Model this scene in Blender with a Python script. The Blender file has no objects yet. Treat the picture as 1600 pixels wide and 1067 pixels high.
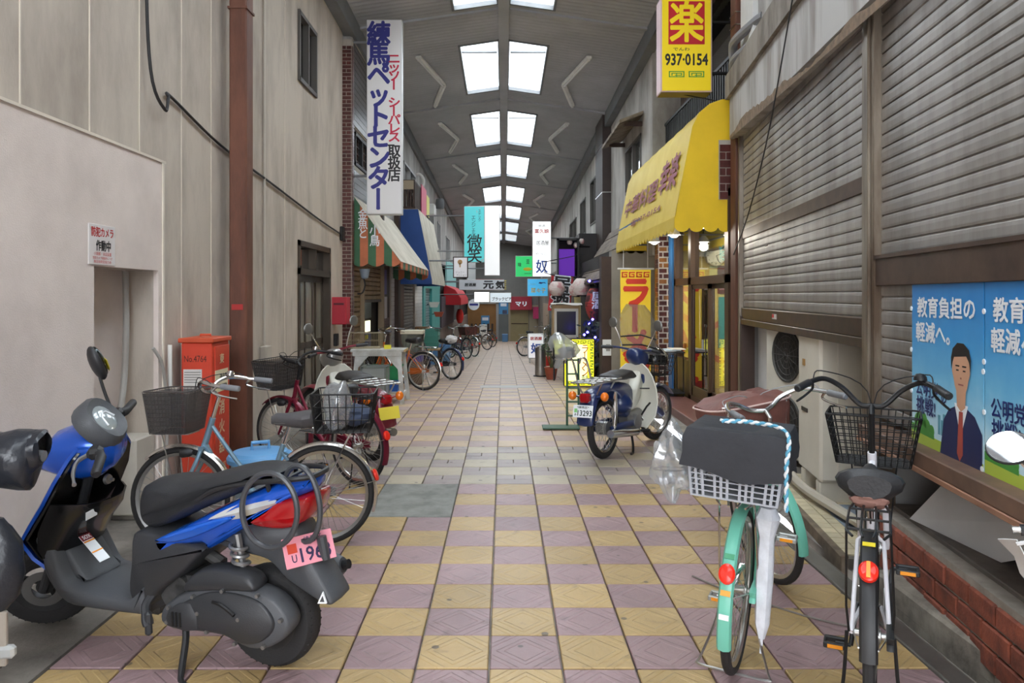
import bpy, bmesh, math, random
from mathutils import Vector, Matrix, Euler
random.seed(7)
SC = bpy.context.scene
COL = SC.collection
# ---------------------------------------------------------------- camera, sky, exposure
F, HX, HY, H = 1171.0, 787.0, 462.0, 1.52
cd = bpy.data.cameras.new('camera'); cam = bpy.data.objects.new('camera', cd); COL.objects.link(cam)
cam.location = (0, 0, H); cam.rotation_euler = (math.pi/2, 0, 0)
cd.sensor_width = 36.0; cd.lens = 36.0*F/1600.0
cd.shift_x = (800-HX)/1600.0; cd.shift_y = -(533.5-HY)/1600.0
cd.clip_start = 0.05; cd.clip_end = 300
SC.camera = cam
w = bpy.data.worlds.new('overcast'); SC.world = w; w.use_nodes = True
wn, wl = w.node_tree.nodes, w.node_tree.links
wn.clear()
wo = wn.new('ShaderNodeOutputWorld'); wb = wn.new('ShaderNodeBackground')
tc = wn.new('ShaderNodeTexCoord'); sp = wn.new('ShaderNodeSeparateXYZ'); mr = wn.new('ShaderNodeMapRange')
cr = wn.new('ShaderNodeValToRGB')
wl.new(tc.outputs['Generated'], sp.inputs[0]); wl.new(sp.outputs['Z'], cr.inputs[0])
cr.color_ramp.elements[0].position = 0.0; cr.color_ramp.elements[0].color = (0.42, 0.44, 0.47, 1)
cr.color_ramp.elements[1].position = 1.0; cr.color_ramp.elements[1].color = (0.91, 0.96, 1.0, 1)
wl.new(cr.outputs[0], wb.inputs[0]); wl.new(wb.outputs[0], wo.inputs[0])
wb.inputs['Strength'].default_value = 5.0          # overcast sky, brighter towards the zenith
SC.view_settings.view_transform = 'Standard'; SC.view_settings.look = 'None'
SC.view_settings.gamma = 1.0; SC.view_settings.use_curve_mapping = False
SC.view_settings.exposure = 1.65
SC.cycles.max_bounces = 10; SC.cycles.diffuse_bounces = 6; SC.cycles.transparent_max_bounces = 16
SC.cycles.sample_clamp_indirect = 6.0

# ---------------------------------------------------------------- helpers
def lin(c):
    o = []
    for x in c[:3]:
        x = x/255.0
        o.append(x/12.92 if x <= 0.04045 else ((x+0.055)/1.055)**2.4)
    return tuple(o)+(1.0,)
MATS = {}
def M(name, col=None, rough=0.6, metal=0.0, var=0.0, vs=3.0, bump=0.0, bs=40.0, stretch=None, emit=0.0,
      col2=None, spec=None, coat=0.0, fac=(0.35, 0.65), rnd=0.0):
    """one procedural surface; var darkens/lightens by noise, col2 is a second colour of wear or dirt"""
    if name in MATS: return MATS[name]
    m = bpy.data.materials.new(name); m.use_nodes = True; MATS[name] = m
    n, l = m.node_tree.nodes, m.node_tree.links
    b = n['Principled BSDF']
    b.inputs['Base Color'].default_value = lin(col); b.inputs['Roughness'].default_value = rough
    b.inputs['Metallic'].default_value = metal
    if spec is not None: b.inputs['Specular IOR Level'].default_value = spec
    if coat: b.inputs['Coat Weight'].default_value = coat; b.inputs['Coat Roughness'].default_value = 0.08
    if emit:
        b.inputs['Emission Color'].default_value = lin(col); b.inputs['Emission Strength'].default_value = emit
    src = None
    if var or col2 or bump:
        g = n.new('ShaderNodeNewGeometry'); mp = n.new('ShaderNodeMapping')
        l.new(g.outputs['Position'], mp.inputs[0])
        if stretch: mp.inputs['Scale'].default_value = stretch
    if var or col2:
        nz = n.new('ShaderNodeTexNoise'); nz.inputs['Scale'].default_value = vs; nz.inputs['Detail'].default_value = 6
        nz.inputs['Roughness'].default_value = 0.62
        l.new(mp.outputs[0], nz.inputs[0])
        r = n.new('ShaderNodeMapRange'); r.inputs['From Min'].default_value = fac[0]; r.inputs['From Max'].default_value = fac[1]
        l.new(nz.outputs['Fac'], r.inputs[0])
        mx = n.new('ShaderNodeMix'); mx.data_type = 'RGBA'
        c = lin(col)
        if col2:
            mx.inputs['A'].default_value = c; mx.inputs['B'].default_value = lin(col2)
        else:
            mx.inputs['A'].default_value = tuple(x*(1-var) for x in c[:3])+(1,)
            mx.inputs['B'].default_value = tuple(min(1, x*(1+var)) for x in c[:3])+(1,)
        l.new(r.outputs[0], mx.inputs['Factor']); src = mx.outputs['Result']
    if rnd:
        oi = n.new('ShaderNodeObjectInfo'); hs = n.new('ShaderNodeHueSaturation')
        rr = n.new('ShaderNodeMapRange'); rr.inputs['To Min'].default_value = 1-rnd; rr.inputs['To Max'].default_value = 1+rnd
        l.new(oi.outputs['Random'], rr.inputs[0]); l.new(rr.outputs[0], hs.inputs['Value'])
        if src: l.new(src, hs.inputs['Color'])
        else: hs.inputs['Color'].default_value = lin(col)
        src = hs.outputs[0]
    if src: l.new(src, b.inputs['Base Color'])
    if bump:
        nb = n.new('ShaderNodeTexNoise'); nb.inputs['Scale'].default_value = bs; nb.inputs['Detail'].default_value = 4
        l.new(mp.outputs[0], nb.inputs[0])
        bp = n.new('ShaderNodeBump'); bp.inputs['Strength'].default_value = bump; bp.inputs['Distance'].default_value = 0.01
        l.new(nb.outputs['Fac'], bp.inputs['Height']); l.new(bp.outputs[0], b.inputs['Normal'])
    return m
def glass(name, tint=(235, 240, 238), gloss=0.12, haze=0.0, rough=0.02):
    """thin pane or film: mostly clear, some mirror, optional milky haze"""
    if name in MATS: return MATS[name]
    m = bpy.data.materials.new(name); m.use_nodes = True; MATS[name] = m
    n, l = m.node_tree.nodes, m.node_tree.links; n.clear()
    o = n.new('ShaderNodeOutputMaterial'); t = n.new('ShaderNodeBsdfTransparent'); t.inputs[0].default_value = lin(tint)
    g = n.new('ShaderNodeBsdfGlossy'); g.inputs['Roughness'].default_value = rough
    fr = n.new('ShaderNodeLayerWeight'); fr.inputs[0].default_value = 0.5
    pw = n.new('ShaderNodeMath'); pw.operation = 'POWER'; pw.inputs[1].default_value = 5.0; l.new(fr.outputs['Facing'], pw.inputs[0])
    ad = n.new('ShaderNodeMath'); ad.operation = 'ADD'; ad.inputs[1].default_value = gloss; ad.use_clamp = True
    l.new(pw.outputs[0], ad.inputs[0])
    a = n.new('ShaderNodeMixShader'); l.new(ad.outputs[0], a.inputs[0])
    base = t.outputs[0]
    if haze:
        d = n.new('ShaderNodeBsdfDiffuse'); d.inputs[0].default_value = (0.85, 0.87, 0.88, 1)
        tr = n.new('ShaderNodeBsdfTranslucent'); tr.inputs[0].default_value = (0.85, 0.87, 0.88, 1)
        q = n.new('ShaderNodeMixShader'); q.inputs[0].default_value = 0.5
        l.new(d.outputs[0], q.inputs[1]); l.new(tr.outputs[0], q.inputs[2])
        k = n.new('ShaderNodeMixShader'); k.inputs[0].default_value = haze
        l.new(t.outputs[0], k.inputs[1]); l.new(q.outputs[0], k.inputs[2]); base = k.outputs[0]
    l.new(base, a.inputs[1]); l.new(g.outputs[0], a.inputs[2]); l.new(a.outputs[0], o.inputs[0])
    return m
def ground_z(y): return 0.0 if y < 11 else -(y-11)*0.0387
def at(px, py, y): return Vector(((px-HX)/F*y, y, H-(py-HY)/F*y))
def xat(px, y): return (px-HX)/F*y
def zat(py, y): return H-(py-HY)/F*y

_TC = {}
def _glyphs(body, bold):
    k = (body, bold)
    if bold and k not in _TC:          # heavier strokes: the glyph and shifted copies of it
        v, f = _glyphs(body, 0.0); V = list(v); G = list(f)
        for i in range(6):
            b = len(V); V += [(p[0]+bold*math.cos(i*math.pi/3), p[1]+bold*math.sin(i*math.pi/3), -.00025*(i+1)) for p in v]; G += [tuple(q+b for q in t) for t in f]
        _TC[k] = (V, G)
    if k not in _TC:
        c = bpy.data.curves.new('type', 'FONT'); c.body = body; c.size = 1.0; c.resolution_u = 2
        o = bpy.data.objects.new('type', c); me = bpy.data.meshes.new_from_object(o)
        v = [tuple(x.co) for x in me.vertices]; f = [tuple(p.vertices) for p in me.polygons]
        bpy.data.objects.remove(o); bpy.data.curves.remove(c); bpy.data.meshes.remove(me)
        _TC[k] = (v, f)
    return _TC[k]
_g = _glyphs('国', 0)[0]
EMW = max(p[0] for p in _g)-min(p[0] for p in _g)
EMC = ((max(p[0] for p in _g)+min(p[0] for p in _g))/2, (max(p[1] for p in _g)+min(p[1] for p in _g))/2)

def crom(pts, k=6, closed=False):
    P = [Vector(p) for p in pts]; n = len(P); out = []
    rng = range(n) if closed else range(n-1)
    for i in rng:
        p0 = P[i-1] if (i > 0 or closed) else P[0]*2-P[1]
        p1 = P[i]; p2 = P[(i+1) % n]
        p3 = P[(i+2) % n] if (i+2 < n or closed) else P[-1]*2-P[-2]
        for j in range(k):
            t = j/k
            out.append(0.5*((2*p1)+(p2-p0)*t+(2*p0-5*p1+4*p2-p3)*t*t+(3*p1-p0-3*p2+p3)*t**3))
    if not closed: out.append(P[-1])
    return out

class MB:
    def __init__(s): s.v = []; s.f = []; s.mi = []; s.mats = []; s.T = None
    def add(s, vs, fs, m=None):
        b = len(s.v)
        if s.T is None: s.v += [tuple(p) for p in vs]
        else: s.v += [tuple(s.T @ Vector(p)) for p in vs]
        s.f += [tuple(i+b for i in f) for f in fs]
        if m is None: k = 0
        else:
            if m not in s.mats: s.mats.append(m)
            k = s.mats.index(m)
        s.mi += [k]*len(fs); return s
    def box(s, c, d, bev=0.0, R=None, m=None):
        hx, hy, hz = d[0]/2, d[1]/2, d[2]/2; c = Vector(c); hh = (hx, hy, hz)
        if bev <= 0:
            vs = [Vector((x*hx, y*hy, z*hz)) for x in (-1, 1) for y in (-1, 1) for z in (-1, 1)]
            fs = [(0, 1, 3, 2), (4, 6, 7, 5), (0, 4, 5, 1), (2, 3, 7, 6), (0, 2, 6, 4), (1, 5, 7, 3)]
        else:
            bev = min(bev, min(hh)*0.95); vs = []; ix = {}
            sg = [(x, y, z) for x in (-1, 1) for y in (-1, 1) for z in (-1, 1)]
            for q in sg:
                for a in range(3):
                    ix[q, a] = len(vs)
                    vs.append(Vector([q[k]*(hh[k]-(0 if k == a else bev)) for k in range(3)]))
            fs = []
            for a in range(3):
                b_, c_ = (a+1) % 3, (a+2) % 3
                for sa in (-1, 1):
                    r = []
                    for (sb, sc) in ((-1, -1), (1, -1), (1, 1), (-1, 1)):
                        q = [0, 0, 0]; q[a] = sa; q[b_] = sb; q[c_] = sc; r.append(ix[tuple(q), a])
                    fs.append(tuple(r) if sa > 0 else tuple(reversed(r)))
                for sb in (-1, 1):
                    for sc in (-1, 1):
                        q0 = [0, 0, 0]; q0[a] = -1; q0[b_] = sb; q0[c_] = sc; q1 = list(q0); q1[a] = 1
                        q0, q1 = tuple(q0), tuple(q1)
                        fs.append((ix[q0, b_], ix[q1, b_], ix[q1, c_], ix[q0, c_]))
            for q in sg: fs.append((ix[q, 0], ix[q, 1], ix[q, 2]))
        if R is not None: vs = [R @ p for p in vs]
        return s.add([p+c for p in vs], fs, m)
    def bx(s, x0, x1, y0, y1, z0, z1, bev=0.0, m=None):
        return s.box(((x0+x1)/2, (y0+y1)/2, (z0+z1)/2), (abs(x1-x0), abs(y1-y0), abs(z1-z0)), bev, None, m)
    def tube(s, pts, r, n=8, closed=False, m=None):
        P = [Vector(p) for p in pts]; k = len(P)
        rr = r if isinstance(r, (list, tuple)) else [r]*k
        T = []
        for i in range(k):
            a = P[i-1] if (i > 0 or closed) else P[i]; b = P[(i+1) % k] if (i < k-1 or closed) else P[i]
            d = b-a; T.append(d.normalized() if d.length > 1e-9 else Vector((0, 0, 1)))
        up = Vector((0, 0, 1)) if abs(T[0].z) < 0.9 else Vector((1, 0, 0))
        nn = (up-T[0]*up.dot(T[0])).normalized(); vs = []; fs = []
        for i in range(k):
            nn = nn-T[i]*nn.dot(T[i])
            nn = nn.normalized() if nn.length > 1e-6 else T[i].orthogonal().normalized()
            bn = T[i].cross(nn)
            for j in range(n):
                a = 2*math.pi*j/n
                vs.append(P[i]+(nn*math.cos(a)+bn*math.sin(a))*rr[i])
        for i in range(k if closed else k-1):
            for j in range(n):
                a = i*n+j; b = i*n+(j+1) % n; i2 = (i+1) % k
                fs.append((a, b, i2*n+(j+1) % n, i2*n+j))
        if not closed:
            fs.append(tuple(reversed(range(n)))); fs.append(tuple(range((k-1)*n, k*n)))
        return s.add(vs, fs, m)
    def lathe(s, prof, c=(0, 0, 0), axis='z', n=20, closed=False, a0=0.0, a1=None, m=None):
        c = Vector(c); vs = []; fs = []; full = a1 is None; k = len(prof)
        cnt = n if full else n+1; a1 = a0+2*math.pi if full else a1
        for j in range(cnt):
            a = a0+(a1-a0)*j/n; ca, sa = math.cos(a), math.sin(a)
            for (r, h) in prof:
                p = {'z': (r*ca, r*sa, h), 'y': (r*ca, h, r*sa), 'x': (h, r*ca, r*sa)}[axis]
                vs.append(c+Vector(p))
        for j in range(n):
            j2 = (j+1) % cnt
            for i in range(k if closed else k-1):
                i2 = (i+1) % k
                fs.append((j*k+i, j2*k+i, j2*k+i2, j*k+i2))
        if full and not closed:
            if prof[0][0] > 1e-5: fs.append(tuple(j*k for j in range(n)))
            if prof[-1][0] > 1e-5: fs.append(tuple(j*k+k-1 for j in range(n)))
        if not full and closed:
            fs.append(tuple(range(k))); fs.append(tuple((cnt-1)*k+i for i in range(k)))
        return s.add(vs, fs, m)
    def cyl(s, p0, p1, r, n=12, m=None): return s.tube([p0, p1], r, n, m=m)
    def torus(s, R, r, c=(0, 0, 0), axis='z', n=32, k=8, a0=0.0, a1=None, m=None):
        return s.lathe([(R+r*math.cos(2*math.pi*i/k), r*math.sin(2*math.pi*i/k)) for i in range(k)], c, axis, n, True, a0, a1, m)
    def ball(s, c, r, n=14, k=8, m=None):
        c = Vector(c); r = r if isinstance(r, (tuple, list)) else (r, r, r)
        vs = [c+Vector((0, 0, -r[2]))]; fs = []
        for i in range(1, k):
            t = math.pi*i/k-math.pi/2
            for j in range(n):
                a = 2*math.pi*j/n
                vs.append(c+Vector((r[0]*math.cos(t)*math.cos(a), r[1]*math.cos(t)*math.sin(a), r[2]*math.sin(t))))
        vs.append(c+Vector((0, 0, r[2]))); e = len(vs)-1
        for j in range(n): fs.append((0, 1+(j+1) % n, 1+j))
        for i in range(k-2):
            for j in range(n):
                a = 1+i*n+j; b = 1+i*n+(j+1) % n; fs.append((a, b, b+n, a+n))
        for j in range(n): fs.append((e, e-n+j, e-n+(j+1) % n))
        return s.add(vs, fs, m)
    def prism(s, poly, y0, y1, axis='y', m=None):
        """polygon of (a, b) pairs pushed along an axis: y -> (x,z), x -> (y,z), z -> (x,y)"""
        def q(p, h): return {'y': (p[0], h, p[1]), 'x': (h, p[0], p[1]), 'z': (p[0], p[1], h)}[axis]
        k = len(poly); vs = [q(p, y0) for p in poly]+[q(p, y1) for p in poly]
        fs = [tuple(range(k)), tuple(reversed(range(k, 2*k)))]+[(i, (i+1) % k, k+(i+1) % k, k+i) for i in range(k)]
        return s.add(vs, fs, m)
    def slab(s, poly, hw, r=0.01, yc=0.0, wf=None, smooth=0, m=None):
        """moulded body: a side outline (x,z) with half width hw (times wf(x,z)) and rounded rims"""
        if smooth: poly = [(p.x, p.z) for p in crom([(a, 0, b) for a, b in poly], smooth, True)]
        k = len(poly); ar = sum(poly[i][0]*poly[(i+1) % k][1]-poly[(i+1) % k][0]*poly[i][1] for i in range(k))
        nv = []
        for i in range(k):
            a, b, c = poly[i-1], poly[i], poly[(i+1) % k]
            d1 = Vector((b[0]-a[0], b[1]-a[1])); d2 = Vector((c[0]-b[0], c[1]-b[1]))
            d = (d1.normalized() if d1.length > 1e-9 else d2.normalized())+(d2.normalized() if d2.length > 1e-9 else d1.normalized())
            d = d.normalized() if d.length > 1e-6 else Vector((1, 0))
            nrm = Vector((-d.y, d.x))
            nv.append(nrm if ar > 0 else -nrm)
        rings = []
        for (lat, ins) in ((-1, 1.0), (-1, 0.3), (-0.0, 0.0), (1, 0.3), (1, 1.0)):
            ring = []
            for i in range(k):
                f = wf(*poly[i]) if wf else 1.0; wv = hw*f
                off = 0.0 if lat == 0 else (lat*(wv if ins == 1.0 else max(wv-r*0.7, wv*0.3)))
                ring.append((poly[i][0]+nv[i].x*r*ins, yc+off, poly[i][1]+nv[i].y*r*ins))
            rings.append(ring)
        vs = [p for rg in rings for p in rg]; fs = []
        for t in range(4):
            for i in range(k):
                fs.append((t*k+i, t*k+(i+1) % k, (t+1)*k+(i+1) % k, (t+1)*k+i))
        fs.append(tuple(reversed(range(k)))); fs.append(tuple(range(4*k, 5*k)))
        return s.add(vs, fs, m)
    def loft(s, rings, cap=True, closed=True, m=None):
        k = len(rings[0]); vs = [p for r in rings for p in r]; fs = []
        for t in range(len(rings)-1):
            for i in range(k if closed else k-1):
                fs.append((t*k+i, t*k+(i+1) % k, (t+1)*k+(i+1) % k, (t+1)*k+i))
        if cap and closed:
            fs.append(tuple(reversed(range(k)))); fs.append(tuple(range((len(rings)-1)*k, len(rings)*k)))
        return s.add(vs, fs, m)
    def sheet(s, grid, th=0.0, m=None):
        """cloth or plate from a grid of points, with real thickness"""
        a, b = len(grid), len(grid[0]); G = [[Vector(p) for p in r] for r in grid]
        vs = [p for r in G for p in r]; fs = [(i*b+j, i*b+j+1, (i+1)*b+j+1, (i+1)*b+j) for i in range(a-1) for j in range(b-1)]
        if th:
            N = a*b; back = []
            for i in range(a):
                for j in range(b):
                    du = G[min(i+1, a-1)][j]-G[max(i-1, 0)][j]; dv = G[i][min(j+1, b-1)]-G[i][max(j-1, 0)]
                    nn = du.cross(dv); nn = nn.normalized() if nn.length > 1e-9 else Vector((0, 0, 1))
                    back.append(G[i][j]-nn*th)
            vs += back; fs += [tuple(N+q for q in reversed(f)) for f in fs]
            rim = [(0, j) for j in range(b)]+[(i, b-1) for i in range(1, a)]+[(a-1, j) for j in range(b-2, -1, -1)]+[(i, 0) for i in range(a-2, 0, -1)]
            for q in range(len(rim)):
                i0 = rim[q][0]*b+rim[q][1]; i1 = rim[(q+1) % len(rim)]; i1 = i1[0]*b+i1[1]
                fs.append((i0, i0+N, i1+N, i1))
        return s.add(vs, fs, m)
    def text(s, body, cx, cz, wd, ht, y, bold=0.0, ext=0.002, m=None, fl=False):
        """flat lettering in the XZ plane facing -Y, fitted to a box wd x ht centred on (cx, cz)"""
        v, f = _glyphs(body, bold)
        if not v: return s
        x0 = min(p[0] for p in v); x1 = max(p[0] for p in v); z0 = min(p[1] for p in v); z1 = max(p[1] for p in v)
        sx = wd/max(1e-6, x1-x0); sz = ht/max(1e-6, z1-z0)
        return s.add([(cx+(p[0]-(x0+x1)/2)*sx, y-ext-p[2], cz+(p[1]-(z0+z1)/2)*sz) for p in v], f, m)
    def vtext(s, body, cx, ztop, cw, ch, y, pitch=None, bold=0.0, ext=0.002, m=None, tilt=0.0):
        """vertical lettering, one character per cell, cw x ch each"""
        pitch = pitch or ch
        for i, c in enumerate(body):
            if c in ' 　': continue
            v, f = _glyphs(c, bold); cz = ztop-ch/2-i*pitch; o = []
            for p in v:
                u, q = (p[0]-EMC[0])/EMW, (p[1]-EMC[1])/EMW
                if c in 'ー-': u, q = -q, u
                o.append((cx+u*cw, y-ext-p[2], cz+q*ch+u*cw*tilt))
            s.add(o, f, m)
        return s
    def build(s, name, mat=None, parent=None, loc=(0, 0, 0), rot=(0, 0, 0), ang=35, smooth=True, norm=True):
        me = bpy.data.meshes.new(name); me.from_pydata(s.v, [], s.f)
        for x in (s.mats or [mat]):
            me.materials.append(x)
        if s.mats and mat is not None and mat not in s.mats: pass
        me.polygons.foreach_set('material_index', s.mi)
        if norm:
            bm = bmesh.new(); bm.from_mesh(me); bmesh.ops.recalc_face_normals(bm, faces=bm.faces); bm.to_mesh(me); bm.free()
        if smooth:
            me.polygons.foreach_set('use_smooth', [True]*len(me.polygons)); me.set_sharp_from_angle(angle=math.radians(ang))
        me.update()
        o = bpy.data.objects.new(name, me); COL.objects.link(o); o.location = loc; o.rotation_euler = rot
        if parent is not None: o.parent = parent
        return o
def tag(o, label=None, cat=None, group=None, kind=None):
    if label: o['label'] = label
    if cat: o['category'] = cat
    if group: o['group'] = group
    if kind: o['kind'] = kind
    return o
def thing(name, label, cat, loc=(0, 0, 0), rot=(0, 0, 0), group=None):
    o = bpy.data.objects.new(name, None); COL.objects.link(o); o.empty_display_size = 0.1
    o.location = loc; o.rotation_euler = rot
    return tag(o, label, cat, group)
def struct(name, mb, mat, parent=None, **k):
    o = mb.build(name, mat, parent, **k); o['kind'] = 'structure'; return o
def root_struct(name, loc=(0, 0, 0), rot=(0, 0, 0)):
    o = bpy.data.objects.new(name, None); COL.objects.link(o); o.location = loc; o.rotation_euler = rot; o['kind'] = 'structure'; return o
def piece(src, name, parent, loc, rot=(0, 0, 0), scale=(1, 1, 1), mat=None):
    """another object on the same mesh, for bricks, tiles, slats"""
    o = bpy.data.objects.new(name, src); COL.objects.link(o); o.parent = parent
    o.location = loc; o.rotation_euler = rot; o.scale = scale
    if mat: o.material_slots[0].link = 'OBJECT'; o.material_slots[0].material = mat
    return o
def mesh_of(mb, name, mat, **k):
    o = mb.build(name, mat, **k); me = o.data; bpy.data.objects.remove(o); return me
def holes(mb, lo, hi, hs, a0, a1, axis='x'):
    """slab spanning lo=(u,z)..hi, thickness a0..a1 along axis, with rectangular openings (u0,u1,z0,z1)"""
    us = sorted({lo[0], hi[0]} | {h[0] for h in hs} | {h[1] for h in hs}); zs = sorted({lo[1], hi[1]} | {h[2] for h in hs} | {h[3] for h in hs})
    for i in range(len(us)-1):
        run = None
        for j in range(len(zs)-1):
            um, zm = (us[i]+us[i+1])/2, (zs[j]+zs[j+1])/2
            solid = not any(h[0] < um < h[1] and h[2] < zm < h[3] for h in hs)
            if solid:
                if run is None: run = [zs[j], zs[j+1]]
                else: run[1] = zs[j+1]
            if (not solid or j == len(zs)-2) and run:
                if axis == 'x': mb.bx(a0, a1, us[i], us[i+1], run[0], run[1])
                else: mb.bx(us[i], us[i+1], a0, a1, run[0], run[1])
                run = None
    return mb
# ---------------------------------------------------------------- materials of the setting
def tile_mat(name, col, lines=1.0, dirt=(70, 62, 58)):
    m = M(name, col, 0.42, var=0.10, vs=2.2, rnd=0.10)
    n, l = m.node_tree.nodes, m.node_tree.links; b = n['Principled BSDF']
    old = b.inputs['Base Color'].links[0].from_socket
    g = n.new('ShaderNodeNewGeometry')
    nz = n.new('ShaderNodeTexNoise'); nz.inputs['Scale'].default_value = 9; nz.inputs['Detail'].default_value = 5
    l.new(g.outputs['Position'], nz.inputs[0])
    r = n.new('ShaderNodeMapRange'); r.inputs['From Min'].default_value = 0.60; r.inputs['From Max'].default_value = 0.80
    r.inputs['To Max'].default_value = 0.55
    l.new(nz.outputs['Fac'], r.inputs[0])
    mx = n.new('ShaderNodeMix'); mx.data_type = 'RGBA'; mx.inputs['B'].default_value = lin(dirt)
    l.new(r.outputs[0], mx.inputs['Factor']); l.new(old, mx.inputs['A'])
    # black spots of old chewing gum
    vo = n.new('ShaderNodeTexVoronoi'); vo.inputs['Scale'].default_value = 4.6; l.new(g.outputs['Position'], vo.inputs['Vector'])
    r2 = n.new('ShaderNodeMapRange'); r2.inputs['From Min'].default_value = 0.085; r2.inputs['From Max'].default_value = 0.066
    r2.inputs['To Max'].default_value = 0.75
    l.new(vo.outputs['Distance'], r2.inputs[0])
    mx2 = n.new('ShaderNodeMix'); mx2.data_type = 'RGBA'; mx2.inputs['B'].default_value = lin((62, 58, 58))
    l.new(r2.outputs[0], mx2.inputs['Factor']); l.new(mx.outputs['Result'], mx2.inputs['A'])
    l.new(mx2.outputs['Result'], b.inputs['Base Color'])
    if lines:
        tcn = n.new('ShaderNodeTexCoord'); s = n.new('ShaderNodeSeparateXYZ'); l.new(tcn.outputs['Object'], s.inputs[0])
        def mt(op, a, b2=None):
            q = n.new('ShaderNodeMath'); q.operation = op
            if isinstance(a, float): q.inputs[0].default_value = a
            else: l.new(a, q.inputs[0])
            if b2 is not None:
                if isinstance(b2, float): q.inputs[1].default_value = b2
                else: l.new(b2, q.inputs[1])
            return q.outputs[0]
        d = mt('ADD', mt('ABSOLUTE', s.outputs['X']), mt('ABSOLUTE', s.outputs['Y']))
        d1 = mt('ABSOLUTE', mt('SUBTRACT', d, 0.105)); d2 = mt('ABSOLUTE', mt('SUBTRACT', d, 0.19))
        e = mt('MINIMUM', d1, d2)
        r3 = n.new('ShaderNodeMapRange'); r3.inputs['From Min'].default_value = 0.020; r3.inputs['From Max'].default_value = 0.013
        l.new(e, r3.inputs[0])
        bp = n.new('ShaderNodeBump'); bp.inputs['Strength'].default_value = 0.6*lines; bp.inputs['Distance'].default_value = 0.004
        nf = n.new('ShaderNodeTexNoise'); nf.inputs['Scale'].default_value = 60; l.new(g.outputs['Position'], nf.inputs[0])
        hh = mt('ADD', r3.outputs[0], mt('MULTIPLY', nf.outputs['Fac'], 0.5))
        l.new(hh, bp.inputs['Height']); l.new(bp.outputs[0], b.inputs['Normal'])
    return m
T_Y = tile_mat('ochre tile', (178, 151, 104)); T_P = tile_mat('mauve tile', (154, 128, 130))
T_YW = tile_mat('worn ochre tile', (190, 166, 134), 0.3); T_PW = tile_mat('worn mauve tile', (172, 148, 143), 0.3)
T_BG = tile_mat('beige tile', (176, 165, 143), 0.2); T_GM = tile_mat('grey mauve tile', (152, 139, 136), 0)
CONC = M('street concrete', (138, 132, 124), 0.8, col2=(88, 82, 76), vs=2.5, bump=0.3, bs=60)
JOINT = M('joint mortar', (132, 124, 116), 0.9, var=0.25, vs=8)
PATCHM = M('patch mortar', (142, 142, 136), 0.75, col2=(112, 112, 108), vs=6, bump=0.15)
STREAK = (1.0, 1.0, 0.12)
W_L = M('left render', (192, 181, 168), 0.85, col2=(154, 143, 132), vs=2.2, stretch=(1, 1, 0.35), bump=0.2, bs=90, fac=(0.42, 0.72))
W_LOW = M('left lower render', (222, 209, 201), 0.85, col2=(204, 191, 183), vs=2.0, bump=0.25, bs=120, fac=(0.4, 0.75))
W_TRIM = M('pale seam', (214, 204, 190), 0.8, var=0.1)
W_GREY = M('grey plaster', (188, 185, 180), 0.85, col2=(140, 135, 130), vs=1.8, stretch=(1, 1, 0.4), bump=0.25, bs=60)
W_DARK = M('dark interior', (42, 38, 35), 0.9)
ROOFM = M('roof sheet', (172, 174, 178), 0.55, var=0.12, vs=0.8)
STEEL = M('roof steel', (120, 122, 124), 0.6, var=0.1)
RUST = M('rusted brown paint', (116, 72, 54), 0.62, col2=(84, 50, 38), vs=6, stretch=(1, 1, 0.25), bump=0.15, bs=60)
RUST2 = M('rust post', (104, 62, 46), 0.65, col2=(78, 48, 38), vs=5, stretch=(1, 1, 0.3))
SLATM = M('shutter slat', (160, 156, 152), 0.45, 0.35, col2=(112, 105, 99), vs=3.0, stretch=(1, 1, 0.22), fac=(0.38, 0.7))
SLATB = M('brown shutter slat', (150, 128, 98), 0.55, 0.2, var=0.2, vs=4)
SLATG = M('grey shutter slat', (140, 138, 134), 0.5, 0.3, var=0.15)
BROWN = M('brown steel', (86, 66, 54), 0.5, 0.3, col2=(62, 46, 38), vs=5)
FASC = M('stained fascia', (182, 180, 177), 0.7, col2=(112, 98, 86), vs=3.6, stretch=(1, 1, 0.14), fac=(0.46, 0.76), bump=0.1)
LEDGE = M('stained ledge', (146, 138, 128), 0.85, col2=(78, 66, 56), vs=3.0, stretch=(1, 1, 0.4), fac=(0.45, 0.75), bump=0.3)
WHITEW = M('white wall', (214, 214, 212), 0.7, var=0.06)
BRICK_R = M('red brick', (156, 84, 62), 0.8, col2=(112, 62, 50), vs=12, bump=0.35, bs=80, rnd=0.15)
BRICK_D = M('glazed dark brick', (84, 42, 38), 0.3, var=0.3, vs=9)
BRICK_O = M('glazed amber brick', (146, 96, 50), 0.3, var=0.2, vs=9)
MORTAR = M('pale mortar', (176, 168, 156), 0.9, var=0.1)
WTILE = M('white wall tile', (206, 204, 200), 0.3, var=0.08, vs=6)
TEAL = M('teal paint', (70, 158, 152), 0.55, var=0.06)
DKBROWN = M('dark brown timber', (62, 44, 36), 0.6, var=0.2, vs=4)
BLACKM = M('black steel', (30, 29, 30), 0.45, 0.2)
ALU = M('aluminium', (176, 176, 174), 0.35, 0.85, var=0.06)
CHROME = M('chrome', (214, 214, 214), 0.16, 1.0)
GLS = glass('window glass'); GLSD = glass('dark window glass', (150, 158, 160), 0.2)
SKYP = glass('skylight sheet', (240, 245, 248), 0.04, 0.22, 0.3)
PLAST_W = M('white plastic', (224, 222, 216), 0.4, var=0.04)
GREYP = M('grey conduit', (158, 154, 148), 0.6, var=0.1)
CABLE = M('black cable', (32, 31, 33), 0.6)

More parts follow.
